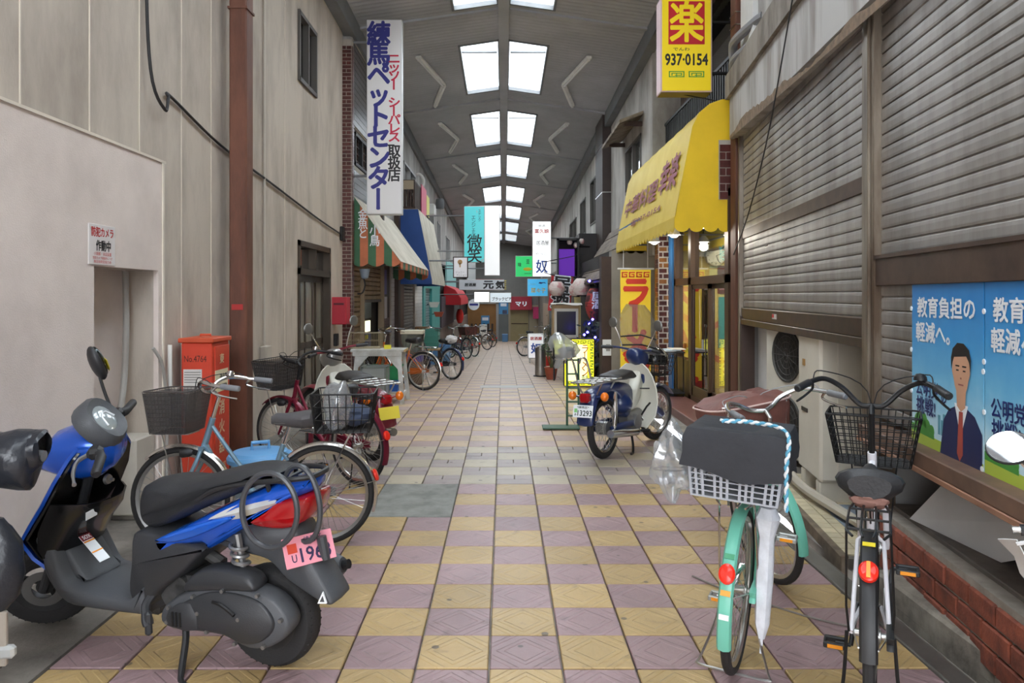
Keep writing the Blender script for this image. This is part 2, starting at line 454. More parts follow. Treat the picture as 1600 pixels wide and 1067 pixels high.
# ---------------------------------------------------------------- ground
fl = MB()
prof = [(-9, 0.0), (11, 0.0), (54, ground_z(54))]
for i in range(2):
    (ya, za), (yb, zb) = prof[i], prof[i+1]
    for (xa, xb) in ((-4.2, -1.87), (-1.87, 1.745), (1.745, 1.86)):
        dz = -0.022 if xa == -1.87 else 0.0
        fl.add([(xa, ya, za+dz), (xb, ya, za+dz), (xb, yb, zb+dz), (xa, yb, zb+dz), (xa, ya, za-0.5), (xb, ya, za-0.5), (xb, yb, zb-0.5), (xa, yb, zb-0.5)],
               [(0, 1, 2, 3), (4, 7, 6, 5), (0, 4, 5, 1), (1, 5, 6, 2), (2, 6, 7, 3), (3, 7, 4, 0)], JOINT if xa == -1.87 else CONC)
for i in range(2):
    (ya, za), (yb, zb) = prof[i], prof[i+1]
    fl.add([(1.86, ya, za-0.09), (1.955, ya, za-0.09), (1.955, yb, zb-0.09), (1.86, yb, zb-0.09)], [(0, 1, 2, 3)], CONC)
    fl.add([(1.955, ya, za-0.09), (4.6, ya, za), (4.6, yb, zb), (1.955, yb, zb)], [(0, 1, 2, 3)], CONC)
floor = struct('floor', fl, None, norm=False, smooth=False)
tm = {}
def tile_mesh(sx, sy):
    if (sx, sy) not in tm:
        tm[sx, sy] = mesh_of(MB().box((0, 0, -0.012), (sx, sy, 0.024), 0.004), 'tile', T_Y)
    return tm[sx, sy]
rt = random.Random(3)
far_y, far_p = MB(), MB()
def put(src, nm, x, y, mat):
    o = piece(src, nm, floor, (x, y, rt.uniform(-0.002, 0.002)), (rt.uniform(-.004, .004), rt.uniform(-.004, .004), 0), mat=mat)
    return o
n_t = 0
for j in range(-12, 160):
    for k in range(-6, 6):
        x = -0.06+0.3*k+0.15; y = 3.056+0.3*j+0.15; yel = (k+j) % 2 == 1
        if -3 <= k <= -2 and 7 <= j <= 9: continue
        if y > 50.2: continue
        if -1 <= j <= 23:
            if 10 <= j < 15 and not yel:
                a = tile_mesh(0.292, 0.146); b = tile_mesh(0.146, 0.142)
                put(a, 'paver', x, y-0.075, T_GM); put(b, 'paver', x-0.076, y+0.073, T_GM); put(b, 'paver', x+0.076, y+0.073, T_GM)
            else:
                mt_ = (T_Y if yel else T_P) if j < 10 else ((T_BG if yel else T_GM) if j < 15 else (T_YW if yel else T_PW))
                put(tile_mesh(0.292, 0.292), 'tile', x, y, mt_); n_t += 1
        else:
            z = ground_z(y); mb = far_y if yel else far_p
            sl = 0.0 if y < 11 else -0.0387
            R = Matrix.Rotation(math.atan(sl), 3, 'X')
            if j < 0: mb.box((x, y, z-0.012), (0.292, 0.292, 0.024))
            else: mb.box((x, y, z-0.012+rt.uniform(-.001, .001)), (0.292, 0.290, 0.024), 0, R)
tag(far_y.build('far_tiles', T_YW, floor, norm=False, smooth=False), kind='stuff')
tag(far_p.build('far_tiles', T_PW, floor, norm=False, smooth=False), kind='stuff')
pt = MB().box((-0.66, 5.606, -0.010), (0.594, 0.892, 0.022), 0.004)
struct('repair_patch', pt, PATCHM, floor)
pt = MB().box((0.06, 13.25, ground_z(13.25)-0.008), (0.95, 0.5, 0.022), 0.004, Matrix.Rotation(-0.0387, 3, 'X'))
struct('repair_patch', pt, M('pale patch', (186, 184, 180), 0.6, var=0.06), floor)
dm = MB().box((1.80, 4.9, -0.003), (0.10, 7.5, 0.012), 0.003)
struct('drain_rail', dm, M('wet steel', (120, 118, 114), 0.3, 0.6, var=0.2), floor)

# ---------------------------------------------------------------- left building
XL = -2.5
wl_ = MB()
holes(wl_, (-5, -0.3), (11.62, 6.6), [(9.09, 10.76, -0.3, 2.2), (9.09, 9.95, 4.14, 5.0), (4.51, 5.35, -0.3, 1.70)], XL-0.22, XL)  # runs on unseen behind the camera, added to hold back sky light
wall_left = struct('wall_left', wl_, W_L, smooth=False)
lo = holes(MB(), (-5, -0.3), (5.42, 2.48), [(4.51, 5.35, -0.3, 1.70)], XL-0.001, XL+0.035)
lo.bx(XL-0.24, XL-0.20, 4.4, 5.5, -0.3, 1.8)
struct('lower_panel', lo, W_LOW, wall_left, smooth=False)
sm_ = MB()
for yy, z0 in ((3.0, 2.49), (3.87, 2.49), (4.52, 2.49), (5.14, 2.49), (5.81, 0), (6.4, 0), (8.55, 0)):
    sm_.bx(XL-0.01, XL+0.005, yy-0.005, yy+0.005, z0, 6.55)
sm_.bx(XL, XL+0.045, 0.7, 5.45, 2.478, 2.495); sm_.bx(XL, XL+0.045, 5.405, 5.43, 0, 2.48)
struct('seam_strip', sm_, W_TRIM, wall_left, smooth=False)
struct('wall_left_return', MB().bx(-6, XL-0.2, 11.4, 11.62, -0.3, 6.6).bx(-6, XL-0.2, -5, -4.8, -0.3, 6.6), W_L, wall_left)
# upper window
win = root_struct('window_1')
f = MB()
for (a, b, c, d) in ((9.09, 9.95, 4.14, 4.19), (9.09, 9.95, 4.95, 5.0), (9.09, 9.13, 4.14, 5.0), (9.91, 9.95, 4.14, 5.0), (9.5, 9.54, 4.14, 5.0)):
    f.bx(XL-0.08, XL+0.03, a, b, c, d)
struct('window_frame', f, M('bronze frame', (96, 92, 88), 0.5, 0.4), win, smooth=False)
struct('pane', MB().bx(XL-0.05, XL-0.045, 9.13, 9.91, 4.19, 4.95), GLSD, win)
struct('window_back', MB().bx(XL-0.3, XL-0.26, 9.0, 10.0, 4.0, 5.1), M('drawn curtain', (92, 90, 88), 0.9), win)
# sliding entrance
d1 = root_struct('door_1')
f = MB()
for (a, b, c, d) in ((9.09, 9.16, 0, 2.2), (10.69, 10.76, 0, 2.2), (9.09, 10.76, 2.13, 2.2), (9.09, 10.76, 1.78, 1.86), (9.09, 10.76, 0, 0.05), (9.9, 9.94, 1.86, 2.13)):
    f.bx(XL-0.14, XL+0.02, a, b, c, d)
BRZ = M('bronze door frame', (78, 68, 58), 0.4, 0.5, var=0.1)
struct('door_frame', f, BRZ, d1, smooth=False)
struct('pane', MB().bx(XL-0.08, XL-0.075, 9.16, 10.69, 1.86, 2.13), GLSD, d1)
for y0, y1, xo in ((9.16, 9.98, -0.05), (9.9, 10.69, -0.10)):
    lf = MB()
    for (a, b, c, d) in ((y0, y0+0.06, 0.05, 1.78), (y1-0.06, y1, 0.05, 1.78), (y0, y1, 1.7, 1.78), (y0, y1, 0.05, 0.35), (y0, y1, 0.85, 0.93), ((y0+y1)/2-.015, (y0+y1)/2+.015, .3, 1.75)):
        lf.bx(XL+xo-0.02, XL+xo+0.02, a, b, c, d)
    o = struct('door_leaf', lf, BRZ, d1, smooth=False)
    struct('pane', MB().bx(XL+xo-0.004, XL+xo+0.004, y0+.05, y1-.05, .3, 1.72), M('frosted pane', (126, 122, 112), 0.25, var=0.1), d1)
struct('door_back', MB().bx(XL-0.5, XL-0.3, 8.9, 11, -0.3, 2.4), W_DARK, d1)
# pipes and cables on the left wall (each a run of its own)
def run(name, pts, r, mat, label, cat='pipe', n=8, group=None):
    return tag(MB().tube(pts, r, n).build(name, mat), label, cat, group)
xp = XL+0.06
run('wall_pipe', crom([(XL-.15, 5.25, 1.69), (XL-.13, 5.22, 1.3), (XL-.13, 5.2, 1.0), (XL-.10, 5.1, .8), (XL-.08, 4.98, .62)], 5), 0.022, GREYP, 'fat taped grey pipe hanging in the recess of the left wall')
run('thin_pipe', [(XL+.02, 7.77, 6.4), (XL+.02, 7.77, 1.0)], 0.013, M('painted conduit', (190, 182, 170), 0.6), 'thin straight pale conduit on the wall just beyond the rusty pillar')
cb = MB().bx(XL, XL+.07, 7.68, 7.86, .84, 1.0, .008)
tag(cb.build('junction_box', M('beige box', (178, 170, 158), 0.6)), 'small beige junction box at the foot of the thin wall conduit', 'box')
run('grey_cable', crom([(XL+.02, 5.3, 1.15), (XL+.05, 5.36, 1.05), (XL+.05, 5.42, .9), (XL+.05, 5.45, .7), (XL+.05, 5.45, .1)], 5), 0.012, GREYP, 'grey cable leaving the recess and dropping down the wall edge', 'cable')
run('white_conduit', crom([(XL+.05, 5.5, 1.16), (XL+.05, 5.5, .9), (XL+.05, 5.52, .83), (XL+.05, 5.58, .82), (XL+.03, 5.67, .82)], 4), 0.016, PLAST_W, 'white conduit with an elbow between wall recess and red extinguisher box')
pp = [(XL+.03, 5.15, 6.0), (XL+.03, 5.17, 4.0), (XL+.04, 5.22, 3.1), (XL+.06, 5.4, 2.86), (XL+.04, 5.5, 2.97)]
q0 = (6.55, 2.83)
pp += [(XL+.02, 5.6, 3.0), (XL+.02, 6.55, 2.84), (XL+.02, 8.0, 2.72), (XL+.02, 10.0, 2.55), (XL+.02, 11.5, 2.45)]
run('black_cable', crom(pp, 6), 0.012, CABLE, 'black cable looping down and then sagging along the left wall', 'cable')
tag(MB().bx(XL, XL+.05, 11.42, 11.58, 2.36, 2.58, .01).build('cable_clamp', BLACKM), 'small black cable clamp at the far corner of the beige wall', 'clamp')
# camera notice
sg = thing('wall_notice', 'white security camera notice with red and black lettering above the wall recess', 'sign', (XL+.035, 4.59, 1.83), (0, 0, math.pi/2))
MB().box((0, -.004, 0), (.30, .008, .245), .002).build('board', M('notice white', (216, 210, 208), 0.5), sg)
RED = M('sign red', (198, 44, 48), 0.55); BLK = M('sign black', (34, 32, 36), 0.55); BLUE = M('sign blue', (42, 52, 140), 0.55)
MB().text('防犯カメラ', 0, .077, .25, .06, -.008, .02).text('小規模・本店設置', 0, -.055, .2, .022, -.008).text('防犯カメラ録画中につき', 0, -.08, .22, .018, -.008).text('商店街防犯協力会', 0, -.103, .2, .018, -.008).build('lettering', RED, sg)
MB().text('作動中', .01, -.005, .17, .068, -.008, .03).build('lettering', BLK, sg)
# outdoor unit in the recess, concrete foot
ac = thing('outdoor_unit', 'beige outdoor unit standing in the left wall recess', 'outdoor unit', (XL-.075, 5.19, 0))
MB().box((0, 0, .29), (.19, .27, .52), .012).build('body', M('unit beige', (190, 184, 172), 0.6, var=.06), ac)
MB().box((0, -.135, .49), (.07, .006, .05)).build('label', M('unit label blue', (70, 90, 140), 0.5), ac)
for yy in (-.08, .08): MB().box((0, yy, .015), (.18, .08, .03), .005).build('foot', CONC, ac)
tag(MB().box((XL+.12, 5.12, .05), (.16, .22, .10), .01).build('concrete_block', M('pale concrete', (172, 166, 156), .9, var=.1)), 'small pale concrete block lying by the left wall recess', 'block')
# rusty pillar
tag(MB().bx(-2.42, -2.265, 6.6, 6.78, 0, 6.35, .012).bx(-2.43, -2.255, 6.59, 6.79, 4.05, 4.07).bx(-2.44, -2.245, 6.58, 6.80, 0, .04).build('pillar_left', RUST), kind='structure')
struct('pillar_paint', MB().box((-2.345, 6.597, 1.42), (.1, .004, .05), .001), M('red paint mark', (178, 46, 44), .6), bpy.data.objects['pillar_left'])

# ---------------------------------------------------------------- arcade roof, carried on unseen over the camera to dim the foreground
def ridge(y): return 6.59-0.03*y
def roof(x, y): return ridge(y)-0.145*abs(x)
SKY = [(-3.4, -.4), (1.2, 4.2), (5.4, 7.9), (9.2, 12.0), (13.6, 16.5), (18.2, 21.6), (23.1, 26.5), (28.5, 32.1), (33.5, 37.6), (39.0, 43.4), (44.6, 48.2)]  # first three pairs lie out of view, added to even the daylight
RY0, RY1 = -6.0, 50.1
ceil = MB()
def corr(xa, xb, ya, yb):
    n = max(2, int((yb-ya)/0.0217)); rows = []
    for i in range(n+1):
        y = ya+(yb-ya)*i/n; d = 0.011*math.cos(2*math.pi*y/0.13)
        rows.append([(xa, y, roof(xa, y)+d), (xb, y, roof(xb, y)+d)])
    ceil.sheet(rows)
for sgn in (-1, 1):
    corr(sgn*0.82, sgn*2.62, RY0, RY1)
    edges = [RY0]+[e for s in SKY for e in s]+[RY1]
    for i in range(0, len(edges), 2): corr(sgn*0.08, sgn*0.82, edges[i], edges[i+1])
ceiling = struct('ceiling', ceil, ROOFM, norm=False, ang=70)
ov = MB()   # opaque unseen skin and outer walls so daylight enters through the roof lights only
for sgn in (-1, 1):
    edges = [RY0]+[e for s in SKY for e in s]+[RY1]
    def pl(xa, xb, ya, yb): ov.add([(xa, ya, roof(xa, ya)+.05), (xb, ya, roof(xb, ya)+.05), (xb, yb, roof(xb, yb)+.05), (xa, yb, roof(xa, yb)+.05)], [(0, 1, 2, 3)])
    pl(sgn*.82, sgn*6.6, RY0, RY1+1.0)
    for i in range(0, len(edges), 2): pl(sgn*0.0, sgn*0.82, edges[i], edges[i+1])
ov.bx(-6.6, -6.5, RY0, RY1+1, -3, 7).bx(6.5, 6.6, RY0, RY1+1, -3, 7).bx(1.15, 6.6, -4.3, -4.2, -.3, 7).bx(-6.6, 6.6, RY1+.6, RY1+.7, -3, 7)
struct('roof_skin', ov, STEEL, ceiling, norm=False)
rb_ = MB()
def beam(xa, xb, y, w_, h_):
    for s_ in (-1, 1):
        rb_.add([(s_*xa, y-w_/2, roof(xa, y)-h_), (s_*xb, y-w_/2, roof(xb, y)-h_), (s_*xb, y-w_/2, roof(xb, y)), (s_*xa, y-w_/2, roof(xa, y)),
                 (s_*xa, y+w_/2, roof(xa, y)-h_), (s_*xb, y+w_/2, roof(xb, y)-h_), (s_*xb, y+w_/2, roof(xb, y)), (s_*xa, y+w_/2, roof(xa, y))],
                [(0, 1, 2, 3), (4, 7, 6, 5), (0, 4, 5, 1), (2, 6, 7, 3), (0, 3, 7, 4), (1, 5, 6, 2)])
rb_.add([(-.09, RY0, ridge(RY0)-.09), (.09, RY0, ridge(RY0)-.09), (.09, RY1, ridge(RY1)-.09), (-.09, RY1, ridge(RY1)-.09),
         (-.09, RY0, ridge(RY0)), (.09, RY0, ridge(RY0)), (.09, RY1, ridge(RY1)), (-.09, RY1, ridge(RY1))],
        [(0, 1, 2, 3), (4, 7, 6, 5), (0, 4, 5, 1), (2, 6, 7, 3), (0, 3, 7, 4), (1, 5, 6, 2)])
for yy in (12.2, 17.25, 22.4, 27.4, 32.8, 38.3, 44.0): beam(0.0, 2.6, yy, .09, .045)
struct('trim_1', rb_, ROOFM)
ev = MB()
for s_ in (-1, 1):
    x = s_*2.42
    ev.add([(x-.09, 9.0, roof(2.4, 9)-.30), (x+.09, 9.0, roof(2.4, 9)-.30), (x+.09, 50, roof(2.4, 50)-.30), (x-.09, 50, roof(2.4, 50)-.30),
            (x-.09, 9.0, roof(2.4, 9)), (x+.09, 9.0, roof(2.4, 9)), (x+.09, 50, roof(2.4, 50)), (x-.09, 50, roof(2.4, 50))],
           [(0, 1, 2, 3), (4, 7, 6, 5), (0, 4, 5, 1), (2, 6, 7, 3), (0, 3, 7, 4), (1, 5, 6, 2)])
struct('trim_2', ev, STEEL)
for i, (ya, yb) in enumerate(SKY):
    for s_ in (-1, 1):
        o = root_struct('window_%d' % (2+i*2+(s_ > 0)))
        fr = MB()
        for (xa, xb, y0, y1) in ((.08, .11, ya, yb), (.79, .83, ya, yb), (.08, .83, ya-.03, ya+.02), (.08, .83, yb-.02, yb+.03)):
            fr.add([(s_*xa, y0, roof(xa, y0)-.03), (s_*xb, y0, roof(xb, y0)-.03), (s_*xb, y1, roof(xb, y1)-.03), (s_*xa, y1, roof(xa, y1)-.03),
                    (s_*xa, y0, roof(xa, y0)+.06), (s_*xb, y0, roof(xb, y0)+.06), (s_*xb, y1, roof(xb, y1)+.06), (s_*xa, y1, roof(xa, y1)+.06)],
                   [(0, 1, 2, 3), (4, 7, 6, 5), (0, 4, 5, 1), (1, 5, 6, 2), (2, 6, 7, 3), (3, 7, 4, 0)])
        struct('window_frame', fr, STEEL, o)
        struct('pane', MB().add([(s_*.1, ya, roof(.1, ya)+.04), (s_*.8, ya, roof(.8, ya)+.04), (s_*.8, yb, roof(.8, yb)+.04), (s_*.1, yb, roof(.1, yb)+.04)], [(0, 1, 2, 3)]), SKYP, o, norm=False)
        if 4 <= i < 6:
            struct('vent_bar', MB().bx(s_*.12, s_*.78, ya+.35, ya+.40, roof(.4, ya)-.08, roof(.4, ya)-.05), STEEL, o)
# unlit strip lamps in chevrons under the roof
TUBE = M('lamp tube', (240, 240, 238), .3); FIX = M('lamp white', (236, 235, 230), .5, var=.08)
ord_ = ['first', 'second', 'third', 'fourth', 'fifth', 'sixth', 'seventh']
for i, (yc, sc) in enumerate(((15.5, 1.0), (20.2, 1.0), (25.2, 1.0), (30.8, 1.0), (36.0, 1.0), (41.5, 1.0))):
    for s_, side in ((-1, 'left'), (1, 'right')):
        for (xa, ya, xb, yb, arm) in ((1.57, yc-1.75, 1.25, yc, 'near'), (1.25, yc+.06, 1.55, yc+1.4, 'far')):
            p = Vector((s_*xa, ya, roof(xa, ya)-.02)); q = Vector((s_*xb, yb, roof(xb, yb)-.02)); d = q-p
            t = thing('strip_lamp', 'unlit strip lamp, %s arm of the %s chevron on the %s side of the roof' % (arm, ord_[i], side), 'lamp',
                      (p+q)/2, (math.asin(d.z/d.length), 0, -math.atan2(d.x, d.y)), 'roof strip lamps')
            L = d.length
            MB().box((0, 0, -.03), (.11, L, .06), .012).build('housing', FIX, t)
            MB().tube([(0, -L/2+.06, -.075), (0, L/2-.06, -.075)], .016, 8).build('tube', TUBE, t)
            b = MB()
            for e in (-1, 1): b.box((0, e*(L/2-.04), -.07), (.05, .05, .05), .006)
            b.build('end_caps', FIX, t)
# ---------------------------------------------------------------- right building with shutters (frame: x' runs towards the camera, y' into the building)
RBL, RBA = Vector((2.61, 8.25, 0)), math.radians(-97.07)
RBM = Matrix.Translation(RBL) @ Matrix.Rotation(RBA, 4, 'Z')
def rb(u, v, z=0.0): return RBM @ Vector((u, v, z))
def ru(px): k = (px-HX)/F; return (8.25*k-2.61)/(.992*k-.123)
wr = root_struct('wall_right', RBL, (0, 0, RBA))
U2 = 12.5  # unseen length past the camera, added to cut the foreground light
s = MB().bx(-.1, U2, .03, .3, 3.0, 6.5)
struct('upper_wall', s.bx(7.55, 12.5, .0, .3, -.2, 3.1), W_GREY, wr)
# fascia: leaning white band under a stained ledge
f = MB(); f.add([(-.12, -.10, 3.27), (U2, -.10, 2.86), (U2, -.10, 3.46), (-.12, -.10, 3.72), (-.12, .03, 3.27), (U2, .03, 2.86), (U2, .03, 3.46), (-.12, .03, 3.72)],
               [(0, 1, 2, 3), (4, 7, 6, 5), (0, 4, 5, 1), (1, 5, 6, 2), (2, 6, 7, 3), (3, 7, 4, 0)])
struct('fascia', f, FASC, wr, smooth=False)
f = MB(); f.add([(-.16, -.14, 3.72), (U2, -.14, 3.46), (U2, -.14, 3.80), (-.16, -.14, 3.98), (-.16, .03, 3.72), (U2, .03, 3.46), (U2, .03, 3.80), (-.16, .03, 3.98)],
               [(0, 1, 2, 3), (4, 7, 6, 5), (0, 4, 5, 1), (1, 5, 6, 2), (2, 6, 7, 3), (3, 7, 4, 0)])
struct('ledge', f, LEDGE, wr, smooth=False)
rs_ = MB(); r5 = random.Random(12); top = []
for i in range(90):
    u = -.1+.085*i; zb = 3.263-.0531*u
    hh = .012+.05*abs(math.sin(u*1.9+.4))**2+.07*max(0, math.sin(u*.8+.6))**6+r5.uniform(0, .025)
    top.append(((u, -.1015, zb), (u, -.1015, zb+hh)))
rs_.sheet([[a, b] for a, b in top])
struct('rust_stain', rs_, M('rust stain', (124, 104, 84), .8, var=.3, vs=14), wr, norm=False, smooth=False)
struct('white_wall_panel', MB().bx(.1, .75, -.02, .03, 3.95, 6.2), WHITEW, wr)
# slats
SP = .0755
def slat_mesh(L):
    p = [(.004, 0), (.004, .007), (-.006, .010), (-.008, .022), (-.008, .055), (-.006, .071), (-.003, SP), (.012, SP), (.012, 0)]
    m = MB(); m.prism([(a, b) for a, b in p], 0, L, 'x'); return mesh_of(m, 'slat', SLATM, smooth=False)
sh = root_struct('shutter_left', RBL, (0, 0, RBA)); sh['kind'] = 'structure'
m1 = slat_mesh(3.80)
z = 1.39; 
while z < 3.3:
    if not (2.17 < z+SP/2 < 2.25): piece(m1, 'slat', sh, (.08, .02, z))['kind'] = 'structure'
    else:
        struct('mid_rail', MB().bx(.08, 3.88, .0, .03, 2.135, 2.235, .004), BROWN, sh)
    z += SP
struct('bottom_bar', MB().bx(.08, 3.88, -.01, .05, 1.27, 1.39, .006).bx(.06, 3.9, -.02, .06, 1.21, 1.27, .004), M('dark bottom bar', (74, 54, 44), .35, .5, col2=(48, 36, 32), vs=7), sh)
struct('warning_sticker', MB().box((1.62, -.012, 1.335), (.16, .003, .045)), M('sticker pale', (206, 196, 190), .5), sh)
struct('warning_sticker', MB().box((1.58, -.0135, 1.34), (.07, .003, .03)), RED, sh)
for u in (1.32, 2.02): struct('slat_tab', MB().box((u, -.016, 1.985), (.09, .008, .016), .002), BROWN, sh)
post = MB().bx(3.88, 3.93, -.03, .09, 0, 3.2, .004).bx(3.96, 4.02, -.045, .09, 0, 3.2, .004).bx(4.03, 4.07, -.03, .09, 0, 3.2, .004).bx(.0, .06, -.03, .09, 0, 3.3, .004)
struct('shutter_guide', post, M('guide steel', (150, 140, 126), .4, .6, col2=(92, 76, 62), vs=5, stretch=(1, 1, .2)), sh, smooth=False)
sh2 = root_struct('shutter_right', RBL, (0, 0, RBA))
m2 = slat_mesh(3.5)
z = .83
while z < 3.3:
    if not (1.60 < z+SP/2 < 1.74): piece(m2, 'slat', sh2, (4.07, .02, z))['kind'] = 'structure'
    z += SP
struct('mid_rail', MB().bx(4.07, 7.57, -.02, .03, 1.575, 1.745, .004).bx(4.07, 7.57, -.03, .03, 1.725, 1.745), BROWN, sh2)
struct('sill', MB().bx(4.02, 7.57, -.10, .12, .725, .80, .006), M('brown sill', (104, 78, 62), .6, var=.25, vs=5), sh2)
struct('sill_lip', MB().bx(4.02, 7.57, -.105, .1, .70, .726, .003), M('copper lip', (150, 108, 84), .5, var=.15), sh2)
# opening under the raised shutter: back wall, side, tiled step
op = root_struct('shop_recess', RBL, (0, 0, RBA))
struct('back_wall', MB().bx(-.1, 4.1, .95, 1.05, -.1, 3.2).bx(-.1, 4.1, .10, .95, 3.0, 3.1), M('recess grey', (168, 166, 162), .85, col2=(120, 116, 110), vs=2), op)
struct('side_wall', MB().bx(3.88, 4.0, .09, .95, -.1, 3.1).bx(.0, .1, .09, .95, -.1, 3.1), M('recess side', (150, 148, 146), .8, var=.08), op)
struct('white_panel', MB().bx(.12, 1.0, .16, .24, .0, 2.4), WHITEW, op)
struct('dark_pillar', MB().bx(.0, .14, -.02, .12, 0, 1.3), DKBROWN, op)
CREAM = M('cream tile', (190, 178, 148), .45, var=.14, vs=9, rnd=.12)
stp = struct('step', MB().bx(.0, 4.05, -.16, .95, -.12, .028), M('step mortar', (96, 90, 82), .9), op)
st_m = mesh_of(MB().box((0, 0, 0), (.094, .094, .012), .002), 'tile', CREAM)
for i in range(20):
    for j in range(8):
        u, v = 2.0+i*.1+.05, -.12+j*.1
        if 2.95 < u < 3.55 and .0 < v < .5: continue
        piece(st_m, 'tile', stp, (u, v, .032))['kind'] = 'structure'
struct('kerb_edge', MB().bx(.0, 4.05, -.20, -.155, -.12, .045, .006), M('step kerb', (128, 112, 92), .8, col2=(88, 76, 62), vs=6), op)
mt_b = MB().box((3.25, .25, .042), (.58, .5, .008), .003)
tag(mt_b.build('door_mat', M('blue grey mat', (112, 122, 134), .85, var=.15, vs=12), None, RBL, (0, 0, RBA)), 'flat grey-blue sheet lying on the cream tiled step', 'mat')
# brick plinth, right of the post
pl_ = root_struct('brick_plinth', RBL, (0, 0, RBA))
struct('mortar_core', MB().bx(4.03, 7.6, .0, .45, -.1, .325), M('grey mortar', (150, 142, 132), .9, var=.2, vs=9), pl_)
bm_ = mesh_of(MB().box((0, 0, 0), (.205, .09, .086), .006), 'brick', BRICK_R)
bh = mesh_of(MB().box((0, 0, 0), (.10, .09, .086), .006), 'brick', BRICK_R)
rr = random.Random(5)
for c in range(3):
    u = 4.04+(.11 if c % 2 else 0)
    if c % 2: piece(bh, 'brick', pl_, (4.09, .03, .055+c*.098))['kind'] = 'structure'
    while u < 7.4:
        piece(bm_, 'brick', pl_, (u+.103, .03+rr.uniform(-.004, .004), .055+c*.098), (0, 0, rr.uniform(-.01, .01)))['kind'] = 'structure'; u += .216
struct('plinth_top', MB().bx(4.03, 7.6, .075, .9, .318, .345, .005), M('plinth screed', (120, 112, 104), .75, col2=(86, 78, 72), vs=3), pl_)
struct('plinth_soffit', MB().bx(4.0, 7.6, .12, 1.0, .74, .80), M('recess dark grey', (96, 92, 88), .9), pl_)  # unseen lid, added to keep sky light out of the recess
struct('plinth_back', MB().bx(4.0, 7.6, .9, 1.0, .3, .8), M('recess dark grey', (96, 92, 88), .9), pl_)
# rough kerb and gutter along the plinth
kb = MB()
ks = [(1.955, .062), (1.97, .075), (2.20, .08), (2.26, .05)]
kb.loft([[(x+rr.uniform(-.004, .004), y, z_) for x, z_ in ks]+[(2.26, y, -.2), (1.955, y, -.2)] for y in [1.2+.25*i for i in range(12)]])
struct('kerb', kb, M('kerb concrete', (150, 142, 130), .9, col2=(98, 90, 82), vs=6, bump=.5, bs=30))
bd = MB()
P0, P1 = (4.62, .02), (7.2, .06)
bq = [(4.33, .06, .347), (4.97, .19, .347), (5.75, .40, .74), (4.62, .22, .74)]
bd.add([(u, v, z_) for u, v, z_ in bq]+[(u, v+.012, z_+.004) for u, v, z_ in bq], [(0, 1, 2, 3), (4, 7, 6, 5), (0, 4, 5, 1), (1, 5, 6, 2), (2, 6, 7, 3), (3, 7, 4, 0)])
tag(bd.build('grey_board', M('board grey', (204, 204, 204), .6, var=.05), None, RBL, (0, 0, RBA), smooth=False), 'plain grey board leaning in the gap under the brown sill', 'board')
# brown corner post with wire bands, curved pipes, black wire
bp_ = struct('pillar_right', MB().bx(2.57, 2.71, 8.30, 8.50, 0, 6.3, .01), RUST2)
for z_ in (4.34, 4.52, 4.66): struct('wire_band', MB().bx(2.562, 2.718, 8.292, 8.508, z_, z_+.012), CHROME, bp_)
for i, z_ in enumerate((4.05, 4.25)):
    q = [rb(.02, .1, z_-.28), rb(.02, -.06, z_-.18), rb(.10, -.10, z_-.04), rb(.28, -.10, z_), rb(.7, .0, z_+.02), rb(.9, .06, z_+.02)]
    run('curved_pipe', crom(q, 6), .048, M('pipe grey', (126, 126, 130), .5, var=.1), ['lower', 'upper'][i]+' of two curved grey pipes above the shutter ledge', 'pipe', 10)
run('slack_wire', crom([rb(2.9, -.16, 3.75), rb(2.1, -.16, 2.9), rb(1.1, -.12, 2.35), rb(.2, -.08, 2.05), rb(-.1, -.06, 1.98)], 6), .006, CABLE, 'thin black wire hanging slantwise across the left shutter', 'wire', 6)
# outdoor units in the opening
UNIT = M('unit cream', (206, 200, 186), .55, var=.05)
ua = thing('fan_unit', 'tall cream outdoor unit with two fan grilles under the raised shutter', 'outdoor unit', rb(1.62, .28, .03), (0, 0, RBA+math.radians(16)))
MB().box((0, 0, .66), (.92, .32, 1.22), .02).build('body', UNIT, ua)
for zz in (.36, .96):
    g = MB().torus(.23, .012, (-.08, -.165, zz), 'y', 28, 6)
    for r in (.06, .12, .175): g.torus(r, .004, (-.08, -.166, zz), 'y', 24, 4)
    for a in range(16): g.tube([(-.08, -.166, zz), (-.08+.23*math.cos(a*math.pi/8), -.166, zz+.23*math.sin(a*math.pi/8))], .003, 4)
    gg = g.build('fan_grille', M('grille dark', (70, 68, 64), .5, .3), ua)
    MB().lathe([(0, -.162), (.22, -.162), (.22, -.158)], (-.08, 0, zz), 'y', 24).build('fan_shade_disc', M('fan shadow', (52, 50, 48), .8), ua)  # dark disc painted for the shade behind the fan grille
for xx in (-.3, .3): MB().box((xx, 0, .025), (.12, .34, .05), .008).build('foot', BLACKM, ua)
ub = thing('side_unit', 'plain cream outdoor unit standing nearest the shutter post', 'outdoor unit', rb(2.62, .17, .03), (0, 0, RBA))
MB().box((0, 0, .74), (.58, .32, 1.18), .02).box((.294, .05, .74), (.01, .18, 1.1), .004).build('body', UNIT, ub)
MB().box((-.1, -.163, .62), (.16, .006, .03)).build('slot', BLACKM, ub)
MB().box((-.12, -.163, .98), (.06, .006, .05)).build('badge', M('badge ochre', (160, 120, 60), .5), ub)
for xx in (-.2, .2): MB().box((xx, 0, .075), (.1, .3, .15), .008).build('foot', UNIT, ub)
run('drain_hose', crom([rb(2.2, -.02, .32), rb(2.24, -.05, .20), rb(2.4, -.06, .12), rb(2.8, -.05, .10), rb(3.3, .02, .095), rb(3.85, .1, .095)], 6), .035, M('hose cream', (176, 168, 152), .6), 'cream drain hose bending along the foot of the outdoor units', 'hose')
